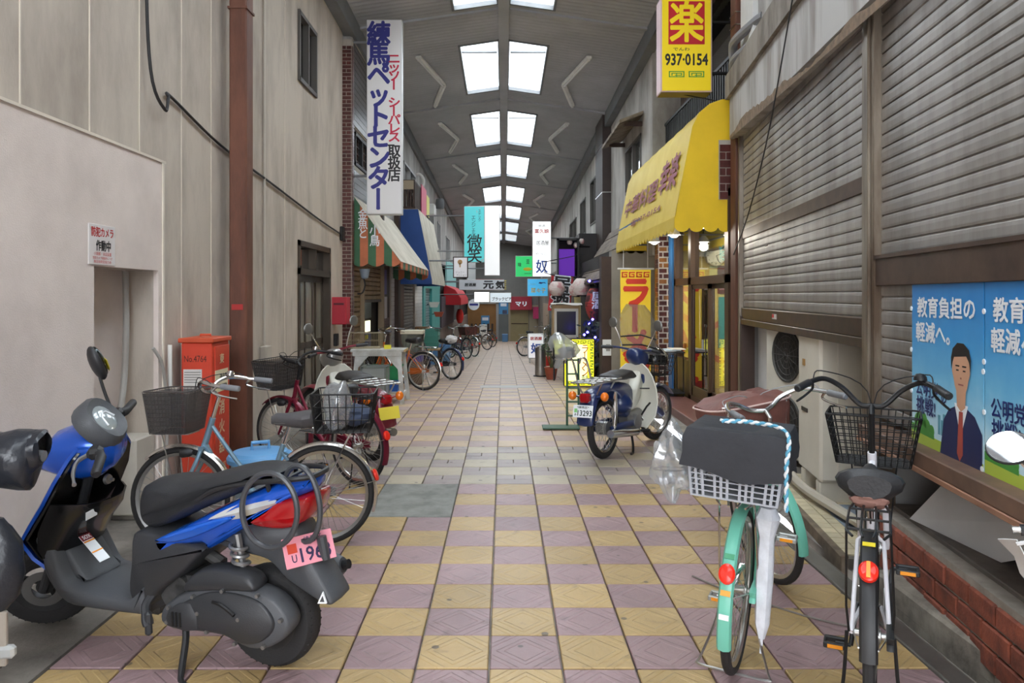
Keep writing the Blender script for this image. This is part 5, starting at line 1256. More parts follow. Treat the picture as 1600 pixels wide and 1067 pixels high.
# white standing pub sign
y = 21.5; gz = ground_z(y)
ws_ = thing('standing_sign', 'white standing pub sign with red and blue characters behind the steel bin', 'sign', (xat(837.5, y), y, gz))
MB().box((0, .08, .48), (.48, .16, .72), .03).build('case', M('sign case white', (226, 226, 226), .4), ws_); MB().box((0, -.004, .48), (.42, .008, .66)).build('panel', M('lit soft white', (240, 240, 242), .4, emit=.15), ws_)
MB().text('居酒屋', 0, .70, .34, .10, -.008, .04).build('lettering', RED, ws_, smooth=False); MB().text('奴', 0, .42, .30, .30, -.008, .03).build('lettering', PB, ws_, smooth=False)
for e in (-1, 1): MB().box((e*.18, .08, .06), (.04, .2, .12), .005).build('foot', CASE, ws_)
# ramen banner
y = 12.35
rb_n = thing('noodle_banner', 'tall yellow noodle banner with red katakana hanging under the awning', 'banner', (xat(993, y), y, 0))
zt, zb_ = zat(421, y), .12; wd = .50
g = [[(-wd/2+wd*i/8, .012*math.sin(i*.9+z_*3), zb_+(zt-zb_)*z_/10) for i in range(9)] for z_ in range(11)]
MB().sheet(g, .004).build('cloth', M('banner yellow', (238, 204, 44), .6, emit=.06), rb_n)
MB().tube([(-wd/2-.05, -.02, zt+.01), (wd/2+.05, -.02, zt+.01)], .014, 6).tube([(-.2, 0, zt), (-.2, .0, 2.42)], .005, 5).tube([(.2, 0, zt), (.2, .0, 2.42)], .005, 5).build('pole', PLAST_W, rb_n)
BR_ = M('banner red ink', (222, 58, 32), .6)
MB().vtext('ラーメン', 0, zt-.16, .42, .44, -.018, .42, .05).build('lettering', BR_, rb_n, smooth=False)
g = MB()
for i in range(4):
    cx = -.18+i*.12
    for (a, b_, c, d) in ((-.5, .5, .5, .3), (-.5, -.3, -.5, .5), (-.5, .4, -.5, -.3), (.25, .4, -.5, .1), (-.1, .4, .1, -.08)): g.bx(cx+a*.1, cx+b_*.1, -.020, -.016, zt-.085+c*.09, zt-.085+d*.09)
g.build('key_pattern', BR_, rb_n, smooth=False)
# steel bin, plants
y = 15.9; gz = ground_z(y)
t = thing('steel_bin', 'slanted-top stainless steel bin standing left of the plant', 'bin', (xat(844.5, y), y, gz))
MB().loft([[(.115*math.cos(a), .115*math.sin(a), 0) for a in [k*math.pi/12 for k in range(24)]], [(.115*math.cos(a), .115*math.sin(a), .66-.06*math.cos(a)*-1) for a in [k*math.pi/12 for k in range(24)]]]).build('body', M('brushed steel', (168, 166, 160), .32, .9, var=.1, vs=30, stretch=(6, 6, .2)), t)
MB().lathe([(.11, 0), (.15, .0), (.15, .02), (.11, .025)], (0, 0, 0), 'z', 20).build('base', BLACKM, t)
def plant(name, label, c, h, r_, n, leaf, pot, seed, flowers=None):
    t = thing(name, label, 'plant', c); r = random.Random(seed)
    MB().lathe([(.09, 0), (.13, .22), (.14, .24), (.12, .24), (.11, .20), (0, .20)], (0, 0, 0), 'z', 16).build('pot', pot, t)
    st = MB(); lv = MB()
    for i in range(n):
        a = r.uniform(0, 6.28); rr = r_*r.uniform(.3, 1); hh = h*r.uniform(.45, 1)
        p0 = Vector((0, 0, .2)); p1 = Vector((rr*.5*math.cos(a), rr*.5*math.sin(a), .2+(hh-.2)*.6)); p2 = Vector((rr*math.cos(a), rr*math.sin(a), hh))
        st.tube([p0, p1, p2], [.008, .006, .003], 5)
        for k in range(7):
            q = p1.lerp(p2, r.random()) + Vector((r.uniform(-.05, .05), r.uniform(-.05, .05), r.uniform(-.04, .04))); aa = r.uniform(0, 6.28)
            d = Vector((math.cos(aa), math.sin(aa), r.uniform(-.4, .5))).normalized()*r.uniform(.05, .09); e = d.cross(Vector((0, 0, 1))).normalized()*d.length*.35
            lv.add([q, q+d*.5+e+Vector((0, 0, .01)), q+d, q+d*.5-e+Vector((0, 0, .01))], [(0, 1, 2), (0, 2, 3)])
    st.build('stem', M('stem green', (84, 92, 56), .7), t); tag(lv.build('leaves', leaf, t, norm=False, smooth=False), kind='stuff')
    return t
LEAF = M('leaf green', (72, 116, 62), .5, var=.3, vs=14); LEAF2 = M('leaf dark', (56, 84, 50), .5, var=.3, vs=12)
POT_R = M('pot terracotta', (160, 82, 58), .75, var=.1); POT_B = M('pot dark', (70, 58, 54), .7)
plant('potted_plant', 'leafy green potted plant beside the steel bin', (xat(861, 15.0), 15.0, ground_z(15)), .85, .26, 16, LEAF, POT_R, 3)
plant('potted_plant', 'dark leafy plant with red pot behind the white standing sign', (xat(856, 20), 20, ground_z(20)), 1.35, .25, 12, LEAF2, M('pot red', (186, 48, 40), .6), 8)
for i, (px, y, h) in enumerate(((697, 27.0, .75), (707, 29.5, .75), (716, 31.5, .8))):
    plant('potted_plant', ['nearest', 'middle', 'farthest'][i]+' of three leafy pots along the aubergine panel on the left', (-1.98, y, ground_z(y)), h, .32, 14, LEAF if i != 1 else LEAF2, POT_B, 20+i)
# newspaper rack beside the noodle shop
nr = thing('paper_rack', 'small dark rack with pale magazines outside the noodle shop window', 'rack', (2.40, 10.75, .10))
for (xx, yy) in ((-.13, -.2), (.13, -.2), (-.13, .2), (.13, .2)): MB().cyl((xx, yy, 0), (xx, yy, .62), .010, 6).build('leg', BLACKM, nr)
MB().box((0, 0, .62), (.30, .46, .02), .004).box((0, 0, .05), (.30, .46, .02), .004).build('shelf', BLACKM, nr)
for i in range(3): tag(MB().box((2.34+.07*i, 10.75, .735+.012*i), (.20, .30, .012), .002).build('magazine', M('magazine %d' % i, [(206, 210, 214), (180, 196, 206), (214, 206, 196)][i], .5)), ['lowest', 'middle', 'topmost'][i]+' magazine of the small pile on the dark rack', 'magazine', 'magazines on the rack')
# ---------------------------------------------------------------- bicycles
RUB = M('tyre rubber', (38, 37, 38), .75, bump=.2, bs=120); RIMM = M('rim alloy', (196, 196, 194), .28, .95); SPK = M('spoke steel', (190, 190, 188), .3, 1.0)
BPL = M('black plastic', (36, 36, 38), .5); GREYPL = M('grey plastic', (120, 122, 126), .5); REFR = M('reflector red', (222, 44, 28), .25, emit=.02); AMB = M('reflector amber', (238, 150, 36), .25, emit=.02)
SAD = M('saddle black', (44, 44, 46), .5, bump=.15, bs=90); VINYL = M('black vinyl', (36, 39, 46), .3, bump=.8, bs=14)
def wheel(nm, R, parent, T, c, tw=.019, nsp=36, hub_r=.02, rimm=None, rim_w=.013, spk_r=.0014):
    a = MB(); a.T = T; a.torus(R-tw, tw, c, 'y', 48, 10); w_ = a.build(nm, RUB, parent)
    a = MB(); a.T = T; a.lathe([(R-2*tw-.014, -rim_w*.5), (R-2*tw+.004, -rim_w), (R-2*tw+.008, 0), (R-2*tw+.004, rim_w), (R-2*tw-.014, rim_w*.5)], c, 'y', 44, True); a.build('rim', rimm or RIMM, w_)
    a = MB(); a.T = T; c = Vector(c)
    for i in range(nsp):
        an = 2*math.pi*i/nsp; s_ = 1 if i % 2 else -1; of = .5*(1 if (i//2) % 2 else -1)
        a.tube([c+Vector((hub_r*math.cos(an+of), s_*.028, hub_r*math.sin(an+of))), c+Vector(((R-2*tw-.01)*math.cos(an), 0, (R-2*tw-.01)*math.sin(an)))], spk_r, 4)
    a.build('spokes', SPK, w_)
    a = MB(); a.T = T; a.lathe([(.006, -.055), (.012, -.05), (.012, -.035), (hub_r+.004, -.032), (hub_r+.004, -.024), (.015, -.02), (.015, .02), (hub_r+.004, .024), (hub_r+.004, .032), (.012, .035), (.012, .05), (.006, .055)], c, 'y', 16); a.build('hub', RIMM, w_)
    return w_
def fender(mb, c, R, a0, a1, hw=.027, n=26, m=None):
    prof_f = [(-hw, -.014), (-hw*.75, -.002), (0, .004), (hw*.75, -.002), (hw, -.014)]
    g = []
    for i in range(n+1):
        a = a0+(a1-a0)*i/n
        g.append([(c[0]+(R+d)*math.cos(a), c[1]+y, c[2]+(R+d)*math.sin(a)) for y, d in prof_f])
    return mb.sheet(g, .002, m)
def wire_basket(mb, c, wt, wb, lt, lb, h, r=.0022, nx=11, nz=5, top_r=.0045, back_up=0.0):
    """open wire basket: top wt x lt, bottom wb x lb (y by x), c = centre of the bottom"""
    cx, cy, cz = c
    def rect(t, o=0):
        w_ = (wb+(wt-wb)*t)/2; l_ = (lb+(lt-lb)*t)/2; z = cz+h*t
        P = []
        for (sx, sy) in ((1, 1), (-1, 1), (-1, -1), (1, -1)):
            for k in range(4):
                an = math.atan2(sy, sx)+(k-1.5)*.35; rr_ = min(.035, w_*.3)
                P.append((cx+sx*(l_-rr_)+rr_*math.cos(an), cy+sy*(w_-rr_)+rr_*math.sin(an), z))
        return P
    mb.tube(rect(1), top_r, 6, True)
    for i in range(nz): mb.tube(rect(i/nz), r, 4, True)
    for i in range(nx+1):
        u = -1+2*i/nx
        for sx in (-1, 1): mb.tube([(cx+sx*lb/2, cy+u*wb/2*.95, cz), (cx+sx*lt/2, cy+u*wt/2*.95, cz+h)], r, 4)
        mb.tube([(cx-lb/2, cy+u*wb/2*.95, cz), (cx+lb/2, cy+u*wb/2*.95, cz)], r, 4)
    ny = max(4, int(nx*.8))
    for i in range(ny+1):
        u = -1+2*i/ny
        for sy in (-1, 1): mb.tube([(cx+u*lb/2*.95, cy+sy*wb/2, cz), (cx+u*lt/2*.95, cy+sy*wt/2, cz+h)], r, 4)
        mb.tube([(cx+u*lb/2*.95, cy-wb/2, cz), (cx+u*lb/2*.95, cy+wb/2, cz)], r, 4)
def saddle_mb(x, z, L=.27, W=.21, h=.06, big=False):
    rings = []
    for (t, w_, zz, hh) in ((0, .62, 0, .7), (.10, .92, .006, 1), (.28, 1, .0, 1), (.48, .62, -.004, .9), (.68, .32, -.004, .75), (.88, .24, .0, .7), (1, .14, -.008, .45)):
        ring = []
        for k in range(14):
            a = 2*math.pi*k/14; ca, sa_ = math.cos(a), math.sin(a)
            ring.append((x-.16+L*t, W/2*w_*ca, z+zz+(h*hh*.45*sa_ if sa_ > 0 else h*hh*.75*sa_)))
        rings.append(ring)
    return MB().loft(rings)
def bicycle(name, label, rear, front, R, fm, fend, group=None, steer=0.0, lean=0.0, o=None, loc=None):
    o = o or {}; zr, zf = ground_z(rear[1]), ground_z(front[1])
    dx, dy = front[0]-rear[0], front[1]-rear[1]; L = math.hypot(dx, dy)
    t = thing(name, label, 'bicycle', (rear[0], rear[1], zr), (lean, -math.atan2(zf-zr, L), math.atan2(dy, dx)), group)
    k = L/1.05
    hb, ht = Vector((L-.135, 0, R+.30)), Vector((L-.185, 0, R+.47)); ax = (ht-hb).normalized(); st = ht+ax*o.get('stem', .14)
    ST = Matrix.Translation(hb) @ Matrix.Rotation(steer, 4, ax) @ Matrix.Translation(-hb)
    bbx = Vector((.44*k, 0, .275)); seat = Vector((.25*k, 0, o.get('sz', .80)))
    wheel('rear_wheel', R, t, None, (0, 0, R), rimm=o.get('rim')); wheel('front_wheel', R, t, ST, (L, 0, R), hub_r=.028, rimm=o.get('rim'))
    # frame
    f = MB(); f.tube([bbx-Vector((0, 0, .01)), bbx.lerp(seat, .74)], .015, 10, m=fm)
    f.tube([hb-ax*.01, ht+ax*.01], .019, 12, m=fm)
    if o.get('frame', 'low') == 'low':
        f.tube(crom([hb+Vector((.0, 0, .03)), hb+Vector((-.14, 0, -.21)), bbx+Vector((.10, 0, .085)), bbx], 5), .019, 10, m=fm)
        f.tube(crom([ht-ax*.03, ht+Vector((-.17, 0, -.29)), bbx.lerp(seat, .33)+Vector((.12, 0, .03)), bbx.lerp(seat, .30)], 5), .013, 8, m=fm)
    else:
        f.tube([hb+ax*.03, bbx], .021, 10, m=fm); f.tube([ht-ax*.03, bbx.lerp(seat, .42)], .015, 8, m=fm)
    for s_ in (-1, 1):
        f.tube([bbx+Vector((0, s_*.035, 0)), Vector((.06, s_*.058, R)), Vector((0, s_*.06, R))], .009, 8, m=fm)
        f.tube([bbx.lerp(seat, .64), bbx.lerp(seat, .62)+Vector((-.04, s_*.045, -.02)), Vector((0, s_*.06, R))], .008, 8, m=fm)
    f.build('frame', None, t)
    f = MB(); f.T = ST
    fk = o.get('fork', fm)
    for s_ in (-1, 1): f.tube(crom([hb+Vector((0, s_*.035, 0)), hb+Vector((.03, s_*.05, -.09)), Vector((L-.045, s_*.055, R+.09)), Vector((L, s_*.058, R))], 4), [.014]*5+[.013]*4+[.011]*3+[.009], 8)
    f.tube([hb+Vector((0, -.05, 0)), hb+Vector((0, .05, 0))], .016, 8).build('fork', fk, t)
    MB().tube([bbx.lerp(seat, .70), seat], .0125, 10).build('seat_post', CHROME, t)
    saddle_mb(seat.x, seat.z+.04, o.get('sl', .27), o.get('sw', .21), o.get('sh', .09)).build('saddle', o.get('saddle', SAD), t)
    a = MB()
    for s_ in (-.03, .03): a.tube([(seat.x-.11, s_, seat.z+.005), (seat.x+.09, s_*.6, seat.z+.01)], .005, 6)
    for s_ in (-.055, .055): a.tube([(seat.x-.10+.02*math.sin(i*1.1), s_+.016*math.cos(i*1.1), seat.z-.02+.004*i) for i in range(12)], .003, 5)
    a.build('saddle_springs', CHROME, t)
    # drive
    a = MB(); a.lathe([(.012, -.052), (.075, -.05), (.078, -.046), (.075, -.042), (.012, -.040)], bbx, 'y', 28); a.build('chain_wheel', RIMM, t)
    ca = o.get('crank', .9)
    for s_ in (-1, 1):
        d = Vector((math.cos(ca), 0, math.sin(ca)))*(.165*s_); a = MB()
        p0 = bbx+Vector((0, s_*-.055, 0)); p1 = p0+d+Vector((0, s_*-.02, 0))
        a.tube([p0-Vector((0, s_*-.055, 0)), p0, p1], [.010, .012, .009], 8); cr_ = a.build('crank', o.get('crankm', CHROME), t)
        pd = MB(); pc = p1+Vector((0, s_*-.055, 0)); pm2 = o.get('pedal', BPL)
        pd.box(pc+Vector((.032, 0, 0)), (.018, .085, .022), .004).box(pc-Vector((.032, 0, 0)), (.018, .085, .022), .004).box(pc+Vector((0, .038, 0)), (.08, .010, .02), .003).box(pc-Vector((0, .038, 0)), (.08, .010, .02), .003).tube([p1, pc], .008, 6).build('pedal', pm2, cr_)
        pr = MB(); pr.box(pc+Vector((.042, 0, 0)), (.004, .055, .014)).box(pc-Vector((.042, 0, 0)), (.004, .055, .014)).build('pedal_reflector', AMB, cr_)
    cg = MB().slab([(bbx.x+.10, bbx.z), (bbx.x+.05, bbx.z+.085), (-.03, R+.035), (-.06, R), (-.03, R-.03), (bbx.x+.0, bbx.z-.03)], .012, .004, -.062, None, 3); cg.build('chain_guard', o.get('guard', fm), t)
    # mudguards
    a = MB(); fender(a, (0, 0, R), R+.018, math.radians(o.get('fe', 200)), math.radians(25)); fd = a.build('rear_mudguard', fend, t)
    a = MB()
    for s_ in (-1, 1): a.tube([(0, s_*.055, R), ((R+.02)*math.cos(math.radians(165)), s_*.028, R+(R+.02)*math.sin(math.radians(165)))], .0025, 5)
    a.build('stay', SPK, fd)
    a = MB(); a.T = ST; fender(a, (L, 0, R), R+.018, math.radians(195), math.radians(48)); a.build('front_mudguard', fend, t)
    # bars
    b = MB(); b.T = ST; b.tube([ht, st, st+Vector((.03, 0, .03))], .0125, 10)
    kind = o.get('bar', 'city'); c0 = st+Vector((.035, 0, .03))
    if kind == 'city': pts = lambda s_: [c0, c0+Vector((.03, s_*.06, .01)), c0+Vector((.03, s_*.13, .05)), c0+Vector((-.02, s_*.21, .075)), c0+Vector((-.12, s_*.265, .06)), c0+Vector((-.25, s_*.28, .045))]
    elif kind == 'wide': pts = lambda s_: [c0, c0+Vector((.0, s_*.05, .005)), c0+Vector((-.0, s_*.12, .075)), c0+Vector((-.03, s_*.19, .115)), c0+Vector((-.09, s_*.245, .105)), c0+Vector((-.19, s_*.285, .085))]
    else: pts = lambda s_: [c0, c0+Vector((.01, s_*.12, .0)), c0+Vector((-.02, s_*.22, .01)), c0+Vector((-.08, s_*.29, .01))]
    br_m = o.get('barm', CHROME)
    for s_ in (-1, 1): b.tube(crom(pts(s_), 5), .0115, 10)
    b.build('handlebar', br_m, t)
    for s_ in (-1, 1):
        p = pts(s_); e, d = Vector(p[-1]), (Vector(p[-1])-Vector(p[-2])).normalized()
        a = MB(); a.T = ST; a.tube([e-d*.10, e-d*.095, e+d*.01, e+d*.015], [.013, .0165, .0165, .012], 12); a.build('grip', o.get('grip', GREYPL), t)
        a = MB(); a.T = ST; q = e-d*.12; a.tube(crom([q, q+Vector((.03, 0, -.035)), q+d*.07+Vector((.03, 0, -.05)), q+d*.14+Vector((.02, 0, -.055))], 4), [.009, .008, .007, .006]+[.006]*8+[.005], 6).build('brake_lever', o.get('lever', CHROME), t)
        a = MB(); a.T = ST; a.tube(crom([q+Vector((.02, 0, 0)), q+Vector((.10, -s_*.03, .04)), c0+Vector((.10, s_*.02, .05)), hb+Vector((.06, s_*.01, .10))], 5), .0028, 5).build('brake_cable', o.get('cable', CABLE), t)
    if o.get('bell', 1):
        a = MB(); a.T = ST; p = Vector(pts(-1)[3]); a.lathe([(0, .03), (.016, .027), (.026, .014), (.028, .0), (0, .0)], p+Vector((0, 0, .012)), 'z', 14); a.build('bell', o.get('bellm', CHROME), t)
    # lamp
    a = MB(); a.T = ST; lp = hb+Vector((.09, .06, -.02)); a.lathe([(.012, -.05), (.024, -.03), (.03, .01), (.028, .02)], lp, 'x', 14); a.build('lamp', o.get('lampm', BPL), t)
    # front basket
    if o.get('fb'):
        q = o['fb']; bc_ = hb+Vector((.16, 0, .10)); a = MB(); a.T = ST
        wire_basket(a, bc_, q.get('w', .40), q.get('w', .40)*.78, q.get('l', .28), q.get('l', .28)*.78, q.get('h', .25), q.get('r', .0022), q.get('nx', 12), q.get('nz', 6)); bk = a.build('front_basket', q.get('m', BLACKM), t)
        a = MB(); a.T = ST
        for s_ in (-1, 1): a.tube([bc_+Vector((.05, s_*.10, 0)), Vector((L, s_*.06, R))], .004, 6)
        a.box(bc_+Vector((-.0, 0, -.008)), (.2, .16, .008)).build('basket_stay', q.get('stay', SPK), bk)
        if q.get('film'):
            a = MB(); a.T = ST; w1, w0, l1, l0, h = q.get('w', .40)/2, q.get('w', .40)*.39, q.get('l', .28)/2, q.get('l', .28)*.39, q.get('h', .25)
            r0 = [bc_+Vector((sx*l0, sy*w0, .004)) for sx, sy in ((1, 1), (-1, 1), (-1, -1), (1, -1))]; r1 = [bc_+Vector((sx*(l1-.004), sy*(w1-.004), h-.01)) for sx, sy in ((1, 1), (-1, 1), (-1, -1), (1, -1))]
            a.loft([r0, r1], False).build('mesh_lining', q['film'], bk, norm=False, smooth=False)
    # rack and rear basket
    zt = 2*R+.085
    if o.get('rack', 1):
        a = MB(); rm = o.get('rackm', CHROME)
        for s_ in (-.065, -.022, .022, .065): a.tube([(.14, s_*.7, zt+.01), (.05, s_, zt), (-.22, s_, zt), (-.25, s_*.7, zt-.01)], .0045, 6)
        for x in (.06, -.07, -.20): a.tube([(x, -.068, zt), (x, .068, zt)], .0045, 6)
        for s_ in (-1, 1): a.tube([(-.17, s_*.066, zt), (-.03, s_*.075, R+.1), (0, s_*.068, R)], .0045, 6)
        a.tube([(.14, 0, zt+.01), bbx.lerp(seat, .68)], .004, 6)
        a.build('rear_rack', rm, t)
    if o.get('rb'):
        q = o['rb']; a = MB(); wire_basket(a, (-.13, 0, zt+.012), q.get('w', .36), q.get('w', .36)*.9, q.get('l', .40), q.get('l', .40)*.85, q.get('h', .22), q.get('r', .003), q.get('nx', 9), q.get('nz', 3), .005); a.build('rear_basket', q.get('m', BLACKM), t)
    # stand, reflector
    a = MB()
    if o.get('stand', 'double') == 'double':
        w2 = .11
        a.tube(crom([(0, .065, R), (-.02, .08, R*.6), (-.05, .13, .04), (-.06, .14, .012), (-.06, .05, .008), (-.06, -.05, .008), (-.06, -.14, .012), (-.05, -.13, .04), (-.02, -.08, R*.6), (0, -.065, R)], 4), .0055, 6)
    elif o['stand'] == 'legs':
        for s_ in (-1, 1): a.tube(crom([(0, s_*.075, R), (-.02, s_*.085, R*.55), (-.035, s_*.10, .10), (-.07, s_*.13, .012), (-.12, s_*.12, .008)], 4), .007, 6)
    else: a.tube([(.1*k, .05, R), (.06*k, .16, .012), (.02*k, .17, .008)], .007, 6)
    a.build('kickstand', o.get('standm', SPK), t)
    an = o.get('ra', math.radians(160)); c_ = Vector(((R+.028)*math.cos(an), 0, R+(R+.028)*math.sin(an)))
    nrm = Vector((math.cos(an), 0, math.sin(an))); a = MB(); qq = Vector((0, 0, 1)).rotation_difference(nrm).to_matrix()
    vs = []; 
    b = MB().lathe([(0, .014), (.022, .014), (.030, .008), (.030, -.004), (0, -.004)], (0, 0, 0), 'z', 18); a.add([c_+qq @ Vector((p[0]*1.25, p[1], p[2])) for p in b.v], b.f); a.build('reflector', REFR, t)
    b = MB().box((0, 0, .0155), (.012, .05, .003)) if o.get('amber') else None
    if b: a = MB(); a.add([c_+qq @ Vector((p[1]*1.2, p[0], p[2])) for p in b.v], b.f); a.build('reflector_strip', AMB, t)
    return t, dict(L=L, R=R, ST=ST, hb=hb, ht=ht, st=st, seat=seat, bb=bbx, zt=zt, bc=hb+Vector((.16, 0, .10)))
SIL = M('bike silver blue', (128, 158, 178), .3, .6); MINT = M('bike mint', (112, 190, 168), .35); WINE = M('bike wine', (112, 22, 46), .3, .3); WHB = M('bike white', (230, 228, 234), .3)
ORB = M('bike orange', (206, 110, 48), .35); NAVB = M('bike navy', (48, 56, 88), .4); DKB = M('bike dark', (52, 50, 54), .4); REDB = M('bike red', (168, 60, 58), .4)
STL = M('fender steel', (206, 202, 196), .22, .9)
SMOKE = glass('smoke mesh', (150, 144, 142), .03, .05, .5)
# silver-blue bicycle
sb, si = bicycle('bicycle', 'silver-blue bicycle with grey mesh front basket and black rear basket behind the blue scooter', (-1.10, 4.58), (-1.94, 4.50), .305, SIL, STL, None, -.12, 0.0,
    dict(fb=dict(w=.36, l=.27, h=.25, film=SMOKE, r=.0012, nx=16, nz=10, m=M('basket smoke', (70, 64, 62), .5)), rb=dict(w=.36, l=.37, h=.23), barm=CHROME, sz=.74, stand='side', guard=GREYPL, saddle=M('saddle grey', (84, 82, 84), .45)))
a = MB(); a.box((si['R']*.55, .03, si['R']*.55), (.05, .01, .03), .004); a.build('spoke_reflector', M('reflector lime', (226, 226, 40), .3, emit=.1), sb)
# mint bicycle
mb_, mi = bicycle('bicycle', 'mint green bicycle with black cloth over its grey rear basket', (.945, 3.06), (1.40, 3.98), .325, MINT, MINT, None, .72, math.radians(2.5),
    dict(barm=M('bar silver', (206, 206, 206), .25, .95), pedal=M('pedal grey', (170, 170, 166), .4, .4), sz=.76, amber=0, ra=math.radians(152), stem=.12, lampm=MINT, guard=MINT, bell=0, cable=M('cable grey', (150, 150, 150), .5)))
# white and black bicycle
wb_, wi = bicycle('bicycle', 'white and black bicycle with wire front basket in front of the election posters', (1.285, 2.62), (1.75, 3.54), .335, WHB, BPL, None, -.02, math.radians(-.5),
    dict(frame='high', barm=BLACKM, bar='wide', lever=BLACKM, grip=BPL, fork=WHB, rim=BLACKM, rackm=BLACKM, standm=BLACKM, stand='legs', crankm=BLACKM, amber=1, sw=.235, sh=.10, sl=.26, sz=.80, bellm=BLACKM, stem=.20, guard=BPL,
         fb=dict(w=.40, l=.29, h=.23, m=BLACKM, r=.0024, nx=12, nz=7, stay=BLACKM), ra=math.radians(127), fe=172))
# wine bicycle
wn_, wni = bicycle('bicycle', 'wine red bicycle with black wire front basket and black saddle beside the rusty pillar', (-1.17, 6.02), (-1.93, 6.58), .315, WINE, WINE, None, .15, 0,
    dict(fb=dict(w=.38, l=.28, h=.25, m=BLACKM, nx=14, nz=8, r=.0018, film=SMOKE), barm=BLACKM, grip=BPL, rackm=BLACKM, stand='double', standm=BLACKM, sz=.72, lever=BLACKM))
# bicycles along the left row
bicycle('bicycle', 'orange framed bicycle with chrome mudguard beside the white trestle table', (-1.33, 12.5), (-2.2, 12.85), .32, ORB, STL, 'bicycles parked along the left row', .1, 0, dict(stand='double', rackm=CHROME))
b2, b2i = bicycle('bicycle', 'dark bicycle with purple covered basket just beyond the orange one', (-1.03, 14.9), (-1.78, 15.55), .31, DKB, NAVB, 'bicycles parked along the left row', .2, 0, dict(rackm=BLACKM, sz=.74))
b3, b3i = bicycle('bicycle', 'bicycle with a big brown check rear basket under the red lantern', (-1.17, 24.0), (-1.75, 24.9), .335, NAVB, DKB, 'bicycles parked along the left row', .1, 0, dict(rack=1))
bicycle('bicycle', 'bicycle with chrome and red rear mudguard, third behind the red lantern', (-1.00, 25.6), (-1.62, 26.5), .33, REDB, STL, 'bicycles parked along the left row', .1)
bicycle('bicycle', 'silver bicycle with child seat standing last of the left row', (-.72, 32.5), (-1.5, 33.2), .335, STL, STL, 'bicycles parked along the left row', .1, 0, dict(fb=dict(w=.36, m=STL)))
bicycle('bicycle', 'dark bicycle farthest away, before the brown shop front', (-.55, 36.5), (-1.3, 37.4), .33, DKB, DKB, 'bicycles parked along the left row', .1)
bicycle('bicycle', 'pale bicycle half hidden by the white standing sign on the right', (.72, 26.0), (1.6, 26.6), .335, M('bike pale', (170, 176, 182), .4, .4), STL, None, .1, 0, dict(fb=dict(w=.36, m=BLACKM)))
# things carried by them
def bag_mb(c, rx, ry, rz, seed=1, wr=.10, n=18, k=12):
    r = random.Random(seed); ph = [r.uniform(0, 6.28) for _ in range(8)]; m = MB().ball((0, 0, 0), 1.0, n, k); vs = []
    for (x, y, z) in m.v:
        d = 1+wr*(math.sin(5*x+ph[0]+3*z)*.5+math.sin(7*y+ph[1]-4*z)*.4+math.sin(9*z+ph[2]+5*x)*.35+math.sin(13*x+11*y+ph[3])*.25)
        vs.append((c[0]+x*d*rx, c[1]+y*d*ry, c[2]+z*d*rz))
    q = MB(); q.add(vs, m.f); return q
def on(t, mb, nm, mat, label, cat, group=None, **k):
    """a separate thing lying on a bicycle: placed in the bicycle's own directions, top level"""
    o = mb.build(nm, mat, None, t.location, t.rotation_euler, **k)
    return tag(o, label, cat, group)
PLB = glass('plastic bag film', (230, 234, 238), .20, .26, .12)
# cub style things on the mint bicycle: grey basket, black cloth, cord, brown cover, bags
GB = M('basket grey plastic', (164, 168, 176), .5)
q = MB(); zt = mi['zt']; c0 = (-.10, 0, zt+.012)
w0, w1, l0, l1, h = .31, .36, .30, .34, .235
for lev, s_ in ((0, 0), (1, .0)):
    pass
for (t0, t1) in ((0, .03), (.10, .12), (.19, .21), (.28, .30), (.37, .39), (.46, .48), (.93, 1.0)):
    def rc(t, g): w_ = (w0+(w1-w0)*t)/2+g; l_ = (l0+(l1-l0)*t)/2+g; return [(c0[0]+l_*sx, w_*sy, c0[2]+h*t) for sx, sy in ((1, 1), (-1, 1), (-1, -1), (1, -1))]
    q.loft([rc(t0, 0), rc(t0, .004), rc(t1, .004), rc(t1, 0), rc(t1, -.003), rc(t0, -.003), rc(t0, 0)], False)
for i in range(15):
    u = -1+2*i/14
    if i % 4 == 3: continue
    for sx in (-1, 1): q.loft([[(c0[0]+sx*l0/2-.003, u*w0/2-.005, c0[2]), (c0[0]+sx*l0/2+.003, u*w0/2-.005, c0[2]), (c0[0]+sx*l0/2+.003, u*w0/2+.005, c0[2]), (c0[0]+sx*l0/2-.003, u*w0/2+.005, c0[2])], [(c0[0]+sx*l1/2-.003, u*w1/2-.005, c0[2]+h), (c0[0]+sx*l1/2+.003, u*w1/2-.005, c0[2]+h), (c0[0]+sx*l1/2+.003, u*w1/2+.005, c0[2]+h), (c0[0]+sx*l1/2-.003, u*w1/2+.005, c0[2]+h)]])
    for sy in (-1, 1): q.loft([[(c0[0]+u*l0/2-.005, sy*w0/2-.003, c0[2]), (c0[0]+u*l0/2+.005, sy*w0/2-.003, c0[2]), (c0[0]+u*l0/2+.005, sy*w0/2+.003, c0[2]), (c0[0]+u*l0/2-.005, sy*w0/2+.003, c0[2])], [(c0[0]+u*l1/2-.005, sy*w1/2-.003, c0[2]+h), (c0[0]+u*l1/2+.005, sy*w1/2-.003, c0[2]+h), (c0[0]+u*l1/2+.005, sy*w1/2+.003, c0[2]+h), (c0[0]+u*l1/2-.005, sy*w1/2+.003, c0[2]+h)]])
q.box((c0[0], 0, c0[2]+.002), (l0, w0, .004)).build('rear_basket', GB, mb_, smooth=False)
g = []
N = 48
